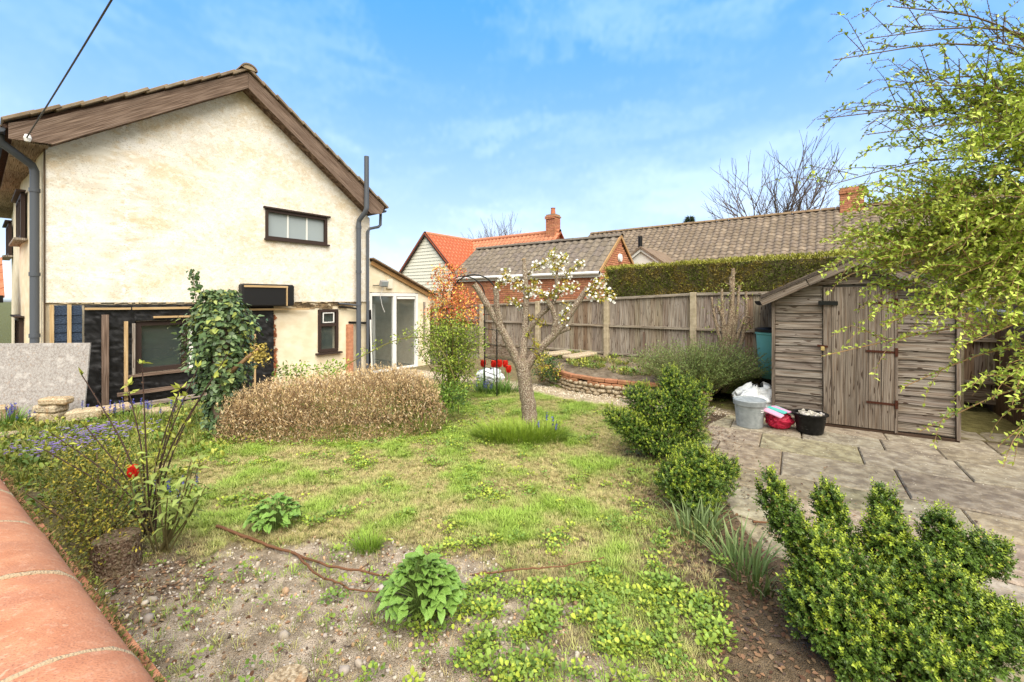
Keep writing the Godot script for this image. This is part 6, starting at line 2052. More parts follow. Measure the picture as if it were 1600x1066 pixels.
	leafy_mound("brown_twiggy_shrub", "brown twiggy shrub in front of the fence behind the arch", Vector3(-0.3, 0.1, -9.2), [[0, 0.55, 0, 0.42, 0.45]], 900, [lin(0.10, 0.06, 0.045), lin(0.16, 0.10, 0.06), lin(0.12, 0.11, 0.05)], 0.035)
	# rosemary and strap leaves
	t = thing("rosemary_bush", "large dense rosemary bush spilling over the bed by the shed", "shrub", Vector3(3.0, 0.18, -6.85))
	st = G.new()
	g = G.new()
	for i in 760:
		var a := rnd(0, TAU)
		var r := sqrt(R.randf())
		var b := Vector3(cos(a) * r * 0.5, 0, sin(a) * r * 0.36)
		var d := (Vector3(cos(a) * r * 0.75, 1.0, sin(a) * r * 0.7) + rdir() * 0.15).normalized()
		var ln := rnd(0.5, 0.95) * (1.0 - 0.2 * r)
		var bend := Vector3(cos(a), -0.3, sin(a)) * 0.22 * r
		var prev := b
		for k in 16:
			var f := (k + 1) / 16.0
			var p := b + d * ln * f + bend * f * f
			if k % 4 == 3:
				st.tube([prev, p], [0.003, 0.0025], 3, lin(0.2, 0.17, 0.1), false)
				prev = p
			if k > 3:
				for e in 4:
					var q := (d + rdir() * 1.1).normalized()
					g.leaf(p, q, rdir(), rnd(0.024, 0.04), 0.008, tone(lin(0.17, 0.25, 0.07) if R.randf() < 0.7 else lin(0.30, 0.38, 0.12), 0.25))
	put(st, "stems", M.twig, t)
	stuff(put(g, "needles", M.leaf, t))
	t = thing("strap_leaved_plant", "arching strap-leaved clump between rosemary and water butt", "plant", Vector3(3.45, 0.15, -6.75))
	g = G.new()
	for i in 340:
		var a := rnd(0, TAU)
		var out := Vector3(cos(a), 0, sin(a))
		g.blade(out * rnd(0, 0.15), (Vector3.UP + out * 0.45).normalized(), out * rnd(0.3, 0.7) + Vector3(0, -0.35, 0), rnd(0.6, 0.95), rnd(0.012, 0.018), tone(lin(0.10, 0.16, 0.035), 0.25), tone(lin(0.22, 0.27, 0.06), 0.2), 6)
	stuff(put(g, "strap_leaves", M.leaf, t))
	# bare upright canes with opening buds, near left
	t = thing("budding_canes", "tall bare dark canes with opening buds fanning up at the near bed", "shrub", Vector3(-2.45, 0, -2.9))
	st = G.new()
	g = G.new()
	for q: Array in [[-0.42, 1.10, 0.04], [-0.15, 1.02, 0.0], [0.0, 1.18, 0.06], [0.15, 0.92, -0.05], [0.34, 1.15, 0.02], [0.46, 1.22, -0.1], [0.5, 1.1, 0.1], [-0.62, 0.72, 0.05], [-0.5, 0.66, 0.2], [0.28, 1.02, 0.1], [-0.34, 0.78, 0.1]]:
		var tip := Vector3(q[0], q[1], q[2])
		var m := tip * 0.5 + Vector3(-q[0] * 0.18, 0.02, 0)
		limb(st, [Vector3(rnd(-0.05, 0.05), 0, 0), m, tip], 0.0065, 0.003, 6, lin(0.065, 0.04, 0.032))
		for k in 12:
			var f := 0.35 + 0.65 * k / 11.0
			var p := (m * 2.0 * f) if f < 0.5 else m.lerp(tip, f * 2.0 - 1.0)
			var big: bool = k == 11 or R.randf() < 0.14
			for e in (5 if big else 2):
				g.leaf(p + rdir() * 0.004, (Vector3.UP * 0.8 + rdir()).normalized(), rdir(), rnd(0.035, 0.065) if big else rnd(0.009, 0.016), rnd(0.014, 0.025) if big else 0.006, tone(lin(0.36, 0.40, 0.07) if big else lin(0.24, 0.13, 0.06), 0.25))
	put(st, "canes", M.twig, t)
	stuff(put(g, "buds", M.leaf, t))

func rose_arch() -> void:
	var t := thing("rose_arch", "thin dark metal garden arch with round top among the roses", "arch", Vector3(-0.7, 0, -7.2))
	for q: Array in [[-0.30, 0.06], [0.42, 0.0]]:
		pass
	for z: float in [0.12, -0.33]:
		var pts := []
		var x0 := -0.52 if z < 0 else -0.30
		var x1 := 0.22 if z < 0 else 0.45
		pts.push_back(Vector3(x0, -0.05, z))
		for i in 13:
			var a := PI - PI * i / 12.0
			pts.push_back(Vector3((x0 + x1) * 0.5 + cos(a) * (x1 - x0) * 0.5, 1.66 + sin(a) * 0.36, z))
		pts.push_back(Vector3(x1, -0.05, z))
		pipe(t, "hoop", M.iron, pts, 0.011, 8)
	for i in 6:
		var y := 0.35 + i * 0.25
		pipe(t, "rung", M.iron, [Vector3(-0.30, y, 0.12), Vector3(-0.52, y, -0.33)], 0.006, 6)
		pipe(t, "rung", M.iron, [Vector3(0.45, y, 0.12), Vector3(0.22, y, -0.33)], 0.006, 6)
	# long arching bramble cane with leaf clusters
	var c := thing("arching_cane", "long arching green rose cane with leaf tufts before the patio doors", "cane")
	var st := G.new()
	var g := G.new()
	var cv := [Vector3(-2.55, 0.55, -5.9), Vector3(-2.0, 0.86, -5.9), Vector3(-1.55, 1.06, -5.95), Vector3(-1.2, 1.06, -6.0), Vector3(-0.95, 0.85, -6.0), Vector3(-0.78, 0.4, -6.0), Vector3(-0.75, 0.0, -6.0)]
	limb(st, cv, 0.006, 0.010, 6, lin(0.17, 0.16, 0.05))
	limb(st, [Vector3(-1.5, 1.06, -5.95), Vector3(-1.28, 1.22, -5.9), Vector3(-1.1, 1.44, -5.9)], 0.005, 0.003, 6, lin(0.2, 0.2, 0.06))
	limb(st, [Vector3(-1.0, 0.9, -6.0), Vector3(-0.85, 1.2, -6.0), Vector3(-0.75, 1.45, -6.0)], 0.005, 0.003, 6, lin(0.2, 0.2, 0.06))
	put(st, "cane_stem", M.twig, c)
	for p: Vector3 in [Vector3(-2.3, 0.72, -5.9), Vector3(-2.05, 0.86, -5.9), Vector3(-1.85, 0.98, -5.9), Vector3(-1.62, 1.06, -5.92), Vector3(-1.45, 1.12, -5.92), Vector3(-1.3, 1.22, -5.9), Vector3(-1.2, 1.34, -5.9), Vector3(-1.08, 1.46, -5.9), Vector3(-1.05, 1.0, -6), Vector3(-0.85, 1.2, -6), Vector3(-0.75, 1.44, -6), Vector3(-0.9, 0.75, -6), Vector3(-2.45, 0.62, -5.9)]:
		for k in 26:
			g.leaf(p + rdir() * 0.07, (rdir() + Vector3.UP * 0.3).normalized(), (Vector3.UP + rdir()).normalized(), rnd(0.025, 0.045), rnd(0.016, 0.024), tone(lin(0.32, 0.40, 0.06), 0.2))
	stuff(put(g, "leaf_tufts", M.leaf, c))

func leafy_mound(called: String, label: String, p0: Vector3, lobes: Array, n: int, cols: Array, size: float) -> void:
	var t := thing(called, label, "shrub" if "climber" not in called else "plant", p0)
	var st := G.new()
	var g := G.new()
	var vol := 0.0
	for l: Array in lobes:
		vol += l[3] * l[4]
	for l: Array in lobes:
		var c := Vector3(l[0], l[1], l[2])
		for k in 4:
			var e := c + Vector3(rnd(-1, 1) * l[3], rnd(-0.3, 0.8) * l[4], rnd(-1, 1) * l[3]) * 0.8
			limb(st, [Vector3(rnd(-0.06, 0.06), -0.03, rnd(-0.05, 0.05)), e * Vector3(0.45, 0.5, 0.45), e], 0.010, 0.003, 6, tone(lin(0.15, 0.10, 0.06), 0.3))
		for i in int(n * l[3] * l[4] / vol):
			var d := rdir()
			var lump := 1.0 + 0.45 * wob.get_noise_3d(d.x * 3.0 + c.x * 5.0, d.y * 3.0 + c.y * 5.0, d.z * 3.0)
			var rr := pow(R.randf(), 0.4) * lump
			var p := c + Vector3(d.x * l[3], d.y * l[4], d.z * l[3]) * rr
			if p.y < 0.01:
				continue
			var pick: int = int(clampf((wob.get_noise_3d(p.x * 4.0, p.y * 4.0, p.z * 4.0 + 20.0) * 0.9 + R.randf()) * cols.size() * 0.85, 0, cols.size() - 1))
			g.leaf(p, (d * 0.6 + rdir() * 0.8 + Vector3(0, 0.15, 0)).normalized(), (Vector3.UP + rdir() * 0.7).normalized(), size * rnd(0.7, 1.3), size * rnd(0.4, 0.62), tone(cols[pick], 0.25))
	put(st, "stems", M.twig, t)
	stuff(put(g, "foliage", M.leaf, t))

func ground_plants() -> void:
	var s := 256
	var m1 := nz(s, s, 31, 0.03, 3)
	var m2 := nz(s, s, 32, 0.07, 2)
	var mt := leaf_mat("leaf_mottled", 0.4)
	mt.albedo_texture = paint(s, s, m1, [[0.2, Color(0.34, 0.52, 0.18)], [0.8, Color(0.46, 0.64, 0.25)]], [[m2, Color(0.72, 0.80, 0.52), 0.52, 0.66, 0.8]])
	# two spotted-leaved clumps, every leaf a part
	var prof := [0.5, 0.95, 1.0, 0.85, 0.55, 0.05]
	for q: Array in [[Vector3(-1.66, 0, -3.0), 110, 0.062, 0.2, "smaller clump of pale-spotted arrow leaves by the fallen branch"], [Vector3(-0.46, 0, -2.2), 190, 0.068, 0.25, "larger clump of pale-spotted arrow leaves on the bare soil"]]:
		var t := thing("spotted_leaf_plant", q[4], "plant", q[0], 0.0, "clumps of spotted arrow-shaped leaves")
		var kinds := []
		for k in 5:
			var g := G.new()
			g.big_leaf(Vector3.ZERO, Vector3.BACK, Vector3.UP, 1.0, 0.62, tone(Color(0.85, 0.85, 0.8), 0.15), prof, 0.18, 0.3 + k * 0.16, 0.12)
			kinds.push_back(g.mesh())
		var stalks := G.new()
		for i in int(q[1]):
			var a := rnd(0, TAU)
			var r := sqrt(R.randf())
			var tilt := 0.15 + r * 0.9
			var out := Vector3(cos(a), 0, sin(a))
			var tip: Vector3 = out * r * q[3] * 0.75 + Vector3(0, (1.0 - r * 0.72) * q[3] * 1.05 + 0.03, 0)
			stalks.tube([Vector3(out.x * 0.03, -0.02, out.z * 0.03), tip * Vector3(0.5, 0.7, 0.5), tip], [0.005, 0.004, 0.003], 5, lin(0.16, 0.24, 0.06), false)
			var o := put_mesh(kinds[R.randi() % 5], "leaf", mt, t)
			var d := (out * sin(tilt + 0.5) + Vector3.UP * cos(tilt + 0.5)).rotated(Vector3.UP, rnd(-1.1, 1.1))
			var z := d.normalized()
			var x := Vector3.UP.cross(z).normalized()
			if x.length() < 0.5:
				x = Vector3.RIGHT
			var b := Basis(x, z.cross(x), z).rotated(z, rnd(-0.5, 0.5))
			o.transform = Transform3D(b * Basis.from_scale(Vector3.ONE * q[2] * rnd(0.7, 1.15)), tip)
		put(stalks, "stalks", M.twig, t)
	# pale green leafy shrub by the log, every leaf a part
	var t := thing("broad_leaf_shrub", "pale green broad-leaved young shrub behind the log round", "shrub", Vector3(-2.22, 0, -2.72))
	var kinds := []
	for k in 5:
		var g := G.new()
		g.big_leaf(Vector3.ZERO, Vector3.BACK, Vector3.UP, 1.0, 0.45, tone(lin(0.27, 0.34, 0.085), 0.22), [0.1, 0.7, 1.0, 0.8, 0.4, 0.04], 0.2, 0.3 + 0.1 * k, 0.02)
		kinds.push_back(g.mesh())
	var st := G.new()
	for i in 13:
		var top := Vector3(rnd(-0.16, 0.26), rnd(0.34, 0.66), rnd(-0.15, 0.15))
		limb(st, [Vector3(rnd(-0.05, 0.05), 0, 0), top * Vector3(0.6, 0.5, 0.6), top], 0.006, 0.003, 6, lin(0.14, 0.12, 0.05))
		for k in 10:
			var f := 0.4 + 0.6 * k / 9.0
			var p := (top * Vector3(0.6, 0.5, 0.6)).lerp(top, (f - 0.4) / 0.6)
			var a := k * 2.4 + i
			var z := (Vector3(cos(a), rnd(-0.25, 0.5), sin(a))).normalized()
			var x := Vector3.UP.cross(z).normalized()
			var o := put_mesh(kinds[R.randi() % 5], "leaf", M.leaf, t)
			o.transform = Transform3D(Basis(x, z.cross(x), z).rotated(z, rnd(-0.4, 0.4)) * Basis.from_scale(Vector3.ONE * rnd(0.05, 0.095)), p)
	put(st, "stems", M.twig, t)
	# tulips
	var spots := [[Vector3(-0.52, 0, -7.75), "leftmost red tulip of the row behind the arch"], [Vector3(-0.33, 0, -7.7), "red tulip second along in the row behind the arch"], [Vector3(-0.22, 0.03, -7.55), "tallest red tulip of the row behind the arch"], [Vector3(-0.12, 0, -7.7), "red tulip just before the last of the row behind the arch"], [Vector3(-0.06, -0.06, -7.5), "red tulip nearest the pear trunk"], [Vector3(-2.52, 0.18, -2.85), "single red tulip among the bare canes"]]
	for q: Array in spots:
		t = thing("red_tulip", q[1], "tulip", q[0], 0.0, "red tulips")
		if q[0].x < -2.0:
			t.scale = Vector3.ONE * 0.62
		var g := G.new()
		g.tube([Vector3.ZERO, Vector3(0.01, 0.2, 0), Vector3(0.0, 0.40, 0.0)], [0.010, 0.009, 0.008], 6, lin(0.18, 0.30, 0.08))
		put(g, "stem", M.twig, t)
		g = G.new()
		for k in 6:
			var a := TAU * k / 6.0
			var d := Vector3(cos(a) * 0.3, 0.95, sin(a) * 0.3).normalized()
			g.big_leaf(Vector3(cos(a) * 0.02, 0.39, sin(a) * 0.02), d, -Vector3(cos(a), -0.6, sin(a)).normalized(), 0.125, 0.10, tone(lin(0.62, 0.025, 0.015), 0.2), [0.7, 1.0, 1.0, 0.8, 0.2], 0.25, -0.1)
		put(g, "flower", M.petal, t)
		for k in 3:
			g = G.new()
			var a := rnd(0, TAU)
			var out := Vector3(cos(a), 0, sin(a))
			g.blade(out * 0.01, (Vector3.UP + out * 0.35).normalized(), out * 0.4, rnd(0.22, 0.32), 0.04, lin(0.13, 0.22, 0.08), lin(0.17, 0.26, 0.10), 5)
			put(g, "leaf", M.leaf, t)
	# blade clumps: [position, count, height, spread, colours, label]
	blade_clump("grass_clump", "lush bright grass clump ringing the pear tree's foot", Vector3(0.1, 0, -4.95), 1900, 0.24, Vector2(0.52, 0.28), lin(0.14, 0.25, 0.025), lin(0.30, 0.40, 0.05), 0.008)
	blade_clump("bulb_leaves", "drooping grey-green bulb leaves along the paving edge before the rounded shrub", Vector3(1.28, 0, -2.95), 90, 0.27, Vector2(0.16, 0.18), lin(0.13, 0.20, 0.07), lin(0.24, 0.31, 0.13), 0.013)
	blade_clump("bulb_leaves", "drooping bulb leaves between the fingered shrub and the lawn", Vector3(1.36, 0, -2.5), 100, 0.26, Vector2(0.12, 0.24), lin(0.12, 0.20, 0.06), lin(0.24, 0.31, 0.12), 0.013)
	blade_clump("bulb_leaves", "bluebell leaves below the speckled board", Vector3(-6.3, 0.0, -5.35), 160, 0.3, Vector2(0.25, 0.15), lin(0.10, 0.20, 0.03), lin(0.18, 0.3, 0.06), 0.014)
	blade_clump("bulb_leaves", "bluebell leaves before the black wall", Vector3(-4.9, -0.02, -5.6), 170, 0.26, Vector2(0.6, 0.2), lin(0.13, 0.22, 0.03), lin(0.25, 0.34, 0.06), 0.012)
	blade_clump("bulb_leaves", "tulip foliage and grass behind the arch", Vector3(-0.25, 0, -7.4), 260, 0.26, Vector2(0.4, 0.22), lin(0.08, 0.17, 0.03), lin(0.18, 0.3, 0.06), 0.016)
	blade_clump("bulb_leaves", "single pale grass tuft at the foot of the low green bush", Vector3(-1.05, 0, -5.1), 70, 0.36, Vector2(0.12, 0.06), lin(0.18, 0.26, 0.06), lin(0.33, 0.40, 0.10), 0.012)
	blade_clump("feathery_weed", "small feathery green weed on the bare soil", Vector3(-0.92, 0, -2.74), 260, 0.12, Vector2(0.08, 0.06), lin(0.15, 0.26, 0.03), lin(0.25, 0.38, 0.05), 0.004)
	# blue flower spikes
	var g := G.new()
	for q: Array in [[-6.35, -5.4, 0.3, 0.22, 16], [-5.0, -5.62, 0.65, 0.24, 26], [0.45, -4.95, 0.18, 0.24, 4], [-2.6, -3.1, 0.3, 0.28, 7], [-0.5, -7.2, 0.25, 0.22, 8], [-3.0, -4.75, 0.3, 0.05, 3]]:
		for i in int(q[4]):
			var p := Vector3(q[0] + rnd(-1, 1) * q[2], 0, q[1] + rnd(-0.1, 0.1))
			var h: float = q[3] + rnd(-0.05, 0.08)
			g.tube([p, p + Vector3(rnd(-0.02, 0.02), h, 0)], [0.003, 0.002], 4, lin(0.12, 0.18, 0.06), false)
			for k in 26:
				var f := rnd(0, 0.10)
				g.leaf(p + Vector3(0, h - f, 0), (rdir() + Vector3.DOWN * 0.3).normalized(), rdir(), rnd(0.014, 0.022), 0.011, tone(lin(0.10, 0.10, 0.42), 0.3))
	stuff(put(g, "bluebells", M.petal), "blue bell flower spikes dotted through the borders", "flowers")
	g = G.new()
	for i in 420:
		var p := Vector3(-4.55 + rnd(-0.7, 0.7) * R.randf(), 0.10 + rnd(0, 0.1), -4.55 + rnd(-0.5, 0.5))
		p.y += 0.05 * wob.get_noise_2d(p.x * 3.0, p.z * 3.0)
		for k in 5:
			var a := TAU * k / 5.0
			g.leaf(p, Vector3(cos(a), 0.3, sin(a)).normalized(), Vector3.UP, 0.016, 0.014, tone(lin(0.27, 0.19, 0.52), 0.2))
	stuff(put(g, "purple_aubrieta", M.petal), "mat of small purple flowers on the rough bank", "flowers")
	grasses()

func blade_clump(called: String, label: String, p0: Vector3, n: int, h: float, sp: Vector2, col: Color, tip: Color, w: float) -> void:
	var g := G.new()
	for i in n:
		var a := rnd(0, TAU)
		var r := sqrt(R.randf())
		var p := Vector3(cos(a) * r * sp.x, 0, sin(a) * r * sp.y)
		var out := (Vector3(cos(a) * r, 0, sin(a) * r) + Vector3(rnd(-1, 1), 0, rnd(-1, 1)) * 0.6)
		g.blade(p, (Vector3.UP + out * 0.35).normalized(), out * rnd(0.2, 0.75) + Vector3(0, -0.15, 0), h * rnd(0.55, 1.15), w * rnd(0.7, 1.2), tone(col, 0.25), tone(tip, 0.2), 4)
	var o := put(g, called, M.leaf)
	o.position = p0
	tag(o, label, "grass" if called == "grass_clump" else ("weed" if called == "feathery_weed" else "plant"), "" if called != "bulb_leaves" else "clumps of bulb foliage")

func grasses() -> void:
	# lawn tufts
	var kinds := []
	for k in 3:
		var g := G.new()
		for i in 9:
			var a := rnd(0, TAU)
			var out := Vector3(cos(a), 0, sin(a))
			g.blade(out * rnd(0, 0.018), (Vector3.UP + out * rnd(0.2, 0.8)).normalized(), out * rnd(0.2, 0.8), rnd(0.018, 0.05), rnd(0.0018, 0.003), Color(0.8, 0.8, 0.8), Color(1.15, 1.1, 1.0), 2)
		kinds.push_back(g.mesh())
	var spots: Array[Transform3D] = []
	var cols: Array[Color] = []
	var tries := 0
	while spots.size() < 80000 and tries < 520000:
		tries += 1
		# denser near the eye, evenly over the picture's rows
		var d := 1.4 + 6.6 * pow(R.randf(), 1.3)
		var x := rnd(-0.95, 0.48) * d if d < 4.5 else rnd(-4.2, 2.4)
		if R.randf() > lawn(x, d):
			continue
		var q := wob.get_noise_2d(x * 1.6 + 3.0, d * 1.6)
		var q2 := wob.get_noise_2d(x * 6.0, d * 6.0 + 30.0)
		var green := clampf(0.34 + q * 1.7 + q2 * 0.6 + smoothstep(4.2, 5.6, d) * 0.25, 0, 1)
		var col := lin(0.56, 0.49, 0.24).lerp(lin(0.31, 0.46, 0.07), green)
		if R.randf() < 0.15:
			col = lin(0.19, 0.28, 0.04)
		var s := rnd(0.55, 1.15) * (0.75 + 0.5 * green)
		spots.push_back(Transform3D(Basis(Vector3.UP, rnd(0, TAU)) * Basis.from_scale(Vector3(s, s, s)), Vector3(x, gh(x, -d), -d)))
		cols.push_back(tone(col, 0.22))
	scatter("lawn_grass", "short patchy yellow-green lawn grass", kinds[0], M.leaf, spots, cols)
	# broad-leaved ground cover
	var g := G.new()
	for i in 9:
		var a := i * 2.4
		var out := Vector3(cos(a), 0, sin(a))
		var r := 0.008 + 0.0045 * i
		g.big_leaf(out * r + Vector3(0, 0.03 - 0.002 * i, 0), (out + Vector3.UP * rnd(-0.2, 1.1)).normalized(), (Vector3.UP + Vector3(rnd(-.5, .5), 0, rnd(-.5, .5))).normalized(), rnd(0.016, 0.026), rnd(0.012, 0.019), Color.WHITE, [0.3, 1.0, 0.9, 0.1], 0.15, 0.3)
	var rosette := g.mesh()
	spots = []
	cols = []
	tries = 0
	while spots.size() < 6500 and tries < 80000:
		tries += 1
		var d := rnd(1.4, 6.8)
		var x := rnd(-0.98, 0.5) * d
		if patio_side(x, d) > -0.05 or on_path(x, d) > 0.2:
			continue
		var e := pow((x - 0.33) / 0.82, 2) + pow((d - 2.1) / 0.36, 2)
		var cover := (1.0 - smoothstep(0.6, 1.3, e + wob.get_noise_2d(x * 3.0, d * 3.0) * 1.2)) * smoothstep(-0.12, 0.22, wob.get_noise_2d(x * 5.5, d * 5.5 + 80.0)) * 0.85
		var spot := smoothstep(0.22, 0.42, wob.get_noise_2d(x * 2.6 + 60.0, d * 2.6)) * 0.5 * (1.0 - dirt(x, d) * 0.75)
		if d > 4.6 and x < -0.2:
			spot = maxf(spot, 0.16)
		if R.randf() > maxf(cover, spot) + 0.008:
			continue
		var s := 0.45 + 0.8 * pow(R.randf(), 2.0)
		spots.push_back(Transform3D(Basis(Vector3.UP, rnd(0, TAU)) * Basis(Vector3.RIGHT, rnd(-0.2, 0.2)) * Basis.from_scale(Vector3(s, s * rnd(0.8, 1.6), s)), Vector3(x, gh(x, -d) + 0.004, -d)))
		cols.push_back(tone([lin(0.34, 0.41, 0.05), lin(0.24, 0.34, 0.045), lin(0.14, 0.24, 0.04), lin(0.20, 0.30, 0.05)][R.randi() % 4], 0.2))
	scatter("ground_cover", "yellow-green broad-leaved weeds creeping over the lawn and soil", rosette, M.leaf, spots, cols)
	# rough growth on the bank by the cottage and in the raised bed
	spots = []
	cols = []
	for i in 9000:
		var x: float
		var d: float
		var y: float
		if i % 3 == 0:
			x = rnd(0.7, 3.3)
			d = rnd(6.7, 10.2)
			var back := (x - 3.59) * -0.75 + 8.47
			if d > back - 0.1 or d < 8.6 - (x - 0.9) * 0.95 or wob.get_noise_2d(x * 2.0, d * 2.0 + 70.0) < 0.02:
				continue
			y = 0.25 + 0.1 * smoothstep(7.0, 9.0, d)
		else:
			d = rnd(3.6, 6.2)
			x = rnd(-7.0, -3.4)
			var hf := house_frame(x, -d)
			if hf.y < 1.35 or x < -0.98 * d - 1.6:
				continue
			y = gh(x, -d)
		var s := rnd(0.8, 2.4)
		spots.push_back(Transform3D(Basis(Vector3.UP, rnd(0, TAU)) * Basis.from_scale(Vector3(s, s * rnd(1.0, 1.9), s)), Vector3(x, y, -d)))
		cols.push_back(tone([lin(0.28, 0.30, 0.05), lin(0.16, 0.24, 0.04), lin(0.36, 0.32, 0.10), lin(0.10, 0.17, 0.03)][R.randi() % 4], 0.25))
	scatter("rough_grass", "tufts of rough grass and weeds on the bank and in the raised bed", kinds[1], M.leaf, spots, cols)
	spots = []
	cols = []
	for i in 1500:
		var x: float
		var d: float
		var y: float
		if i % 3 == 0:
			x = rnd(0.9, 3.3)
			d = rnd(6.9, 9.9)
			var back := (x - 3.59) * -0.75 + 8.47
			if d > back - 0.05 or d < 8.6 - (x - 0.9) * 0.95 or wob.get_noise_2d(x * 2.0, d * 2.0 + 70.0) < 0.1:
				continue
			y = 0.28
		else:
			d = rnd(3.0, 6.2)
			x = rnd(-6.8, -2.9)
			if house_frame(x, -d).y < 1.3 or wob.get_noise_2d(x * 1.7, d * 1.7 + 20.0) < -0.1:
				continue
			y = gh(x, -d)
		var s := rnd(1.0, 2.2)
		spots.push_back(Transform3D(Basis(Vector3.UP, rnd(0, TAU)) * Basis.from_scale(Vector3(s, s * rnd(1.0, 2.2), s)), Vector3(x, y, -d)))
		cols.push_back(tone([lin(0.20, 0.27, 0.04), lin(0.11, 0.19, 0.035), lin(0.30, 0.32, 0.05)][R.randi() % 3], 0.25))
	scatter("border_weeds", "leafy weeds filling the rough bank and raised bed", rosette, M.leaf, spots, cols)

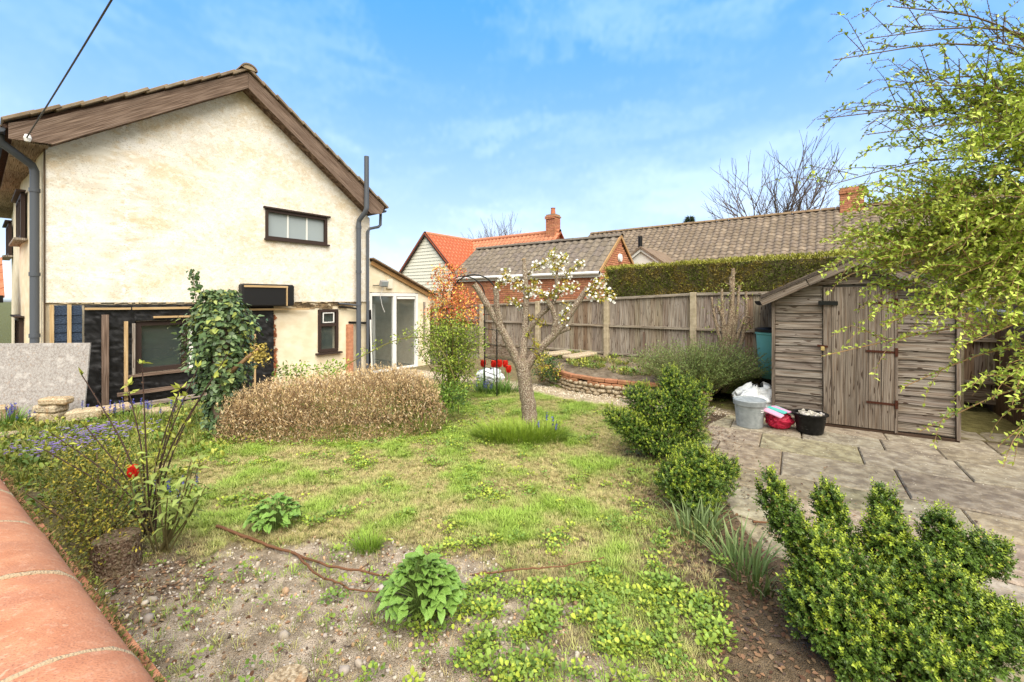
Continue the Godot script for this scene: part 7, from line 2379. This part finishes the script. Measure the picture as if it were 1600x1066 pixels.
func overhanging_shrub() -> void:
	var t := thing("overhanging_shrub", "tall arching shrub with pale new leaves hanging in from the picture's edge over the shed", "shrub", Vector3(4.75, 0, -3.2))
	var o := t.position
	var tr := G.new()
	for q: Array in [[0.0, 0.0, -0.05, 2.3, 0.05], [0.1, 0.05, -0.25, 2.9, 0.2], [-0.05, 0.1, -0.3, 1.5, -0.1]]:
		limb(tr, [Vector3(q[0], -0.05, q[1]), Vector3(q[0], 0.9, q[1]), Vector3(q[2], q[3], q[4])], 0.05, 0.02, 9, lin(0.20, 0.15, 0.10), 0.01)
	put(tr, "trunk", M.twig, t)
	var ends := [
		[2.25, 3.28, 3.0, 0], [2.28, 2.95, 3.2, 0], [2.45, 3.52, 2.8, 0], [2.4, 2.72, 2.9, 0], [2.65, 3.55, 3.2, 0], [2.32, 2.45, 3.3, 0], [2.42, 2.25, 3.0, 1], [2.85, 3.7, 2.7, 0], [2.6, 2.95, 2.7, 0],
		[2.55, 2.15, 2.9, 2], [2.6, 2.0, 3.1, 2], [2.7, 1.9, 2.7, 2], [2.5, 1.8, 3.0, 2], [2.75, 2.4, 2.6, 2], [3.0, 2.05, 2.5, 2], [2.9, 1.75, 2.8, 2], [2.72, 1.62, 3.2, 2], [2.95, 2.6, 2.8, 1], [3.1, 2.8, 3.0, 1], [3.2, 2.3, 3.1, 2], [3.1, 1.9, 3.2, 2],
		[2.2, 1.2, 3.05, 3], [2.5, 1.42, 2.9, 1], [2.62, 1.0, 2.9, 3], [2.8, 1.3, 2.7, 1], [3.05, 1.1, 2.6, 1], [3.1, 0.8, 2.6, 3], [3.3, 1.45, 2.5, 2], [3.3, 0.62, 2.9, 3], [2.95, 1.5, 2.9, 2], [3.4, 1.7, 2.8, 2], [2.85, 0.68, 3.0, 3],
		[3.0, 3.0, 2.9, 1], [3.1, 3.3, 2.8, 0], [3.2, 2.6, 2.7, 1], [3.3, 2.9, 3.0, 1], [3.0, 2.3, 3.0, 2], [3.4, 2.4, 2.8, 2], [3.3, 2.1, 2.6, 2], [2.85, 2.2, 3.1, 2], [3.5, 2.7, 3.0, 1], [3.5, 3.1, 2.9, 1], [3.45, 2.0, 3.0, 2], [3.15, 1.65, 2.7, 2], [3.5, 1.3, 2.7, 1], [3.6, 1.0, 2.8, 1], [3.35, 3.5, 3.1, 0],
		[2.42, 1.98, 3.1, 2], [2.5, 1.88, 2.9, 2], [2.62, 1.78, 3.05, 2], [2.8, 1.95, 3.1, 2], [2.9, 2.15, 2.9, 2], [2.75, 2.65, 3.0, 1], [2.9, 2.9, 3.1, 1], [3.2, 1.6, 3.0, 2], [3.35, 1.85, 2.7, 2], [2.7, 3.1, 3.0, 0], [2.5, 3.0, 3.05, 0]]
	var st := G.new()
	var g := G.new()
	for e: Array in ends:
		var tip := Vector3(e[0], e[1], -e[2]) - o
		var from := Vector3(rnd(-0.3, 0.0), clampf(e[1] * 0.8 + rnd(0.0, 0.5), 0.9, 2.9), rnd(-0.2, 0.3))
		var peak := from.lerp(tip, 0.5) + Vector3(0, rnd(0.15, 0.4), 0)
		var pale := lin(0.30, 0.19, 0.09) if e[1] < 2.3 else lin(0.16, 0.11, 0.07)
		limb(st, [from, peak, tip], 0.010, 0.0028, 6, pale)
		var kind: int = e[3]
		var twigs: int = [16, 32, 46, 7][kind]
		var c := Curve3D.new()
		c.add_point(from)
		c.add_point(peak, (from - tip) * 0.2, (tip - from) * 0.2)
		c.add_point(tip)
		var ln := c.get_baked_length()
		# leaves along the end of the bough itself
		shoot_leaves(g, c, ln * 0.35, ln, kind)
		for k in twigs:
			var f := rnd(0.15, 0.95)
			var p := c.sample_baked(ln * f)
			var d := ((tip - from).normalized() + rdir() * 0.55 + Vector3(0, 0.1, 0)).normalized()
			var tl := rnd(0.22, 0.55)
			var b := Curve3D.new()
			b.add_point(p)
			b.add_point(p + d * tl * 0.6 + Vector3(0, 0.03, 0), -d * tl * 0.2, d * tl * 0.2)
			b.add_point(p + d * tl + Vector3(0, -rnd(0.03, 0.16), 0))
			var pts := []
			var rad := []
			for i in 6:
				pts.push_back(b.sample_baked(b.get_baked_length() * i / 5.0))
				rad.push_back(0.0032 - 0.0004 * i)
			st.tube(pts, rad, 4, pale, false)
			shoot_leaves(g, b, 0.0, b.get_baked_length(), kind)
	put(st, "branches", M.twig, t)
	stuff(put(g, "leaves", M.leaf, t))

func shoot_leaves(g: G, c: Curve3D, s0: float, s1: float, kind: int) -> void:
	var s := s0
	var step: float = [0.020, 0.026, 0.028, 0.04][kind]
	while s < s1:
		var p := c.sample_baked(s)
		var d := (c.sample_baked(minf(s + 0.02, c.get_baked_length())) - c.sample_baked(maxf(s - 0.02, 0.0))).normalized()
		var tipness := s / maxf(s1, 0.01)
		if kind == 0 and R.randf() < 0.80:
			# dark opening buds
			for e in 2:
				g.leaf(p, (d + rdir() * 0.9).normalized(), rdir(), rnd(0.007, 0.014), 0.005, tone(lin(0.13, 0.10, 0.04), 0.3))
		else:
			for e in R.randi_range(1, 3):
				var col := lin(0.30, 0.43, 0.055).lerp(lin(0.55, 0.62, 0.11), clampf(tipness * 0.7 + rnd(-0.3, 0.4), 0, 1))
				g.leaf(p, (d * 0.5 + rdir() * 0.8 + Vector3(0, 0.25, 0)).normalized(), (Vector3.UP + rdir() * 0.8).normalized(), rnd(0.022, 0.045), rnd(0.012, 0.022), tone(col, 0.2), 0.15, 0.12)
		s += step * rnd(0.6, 1.4)
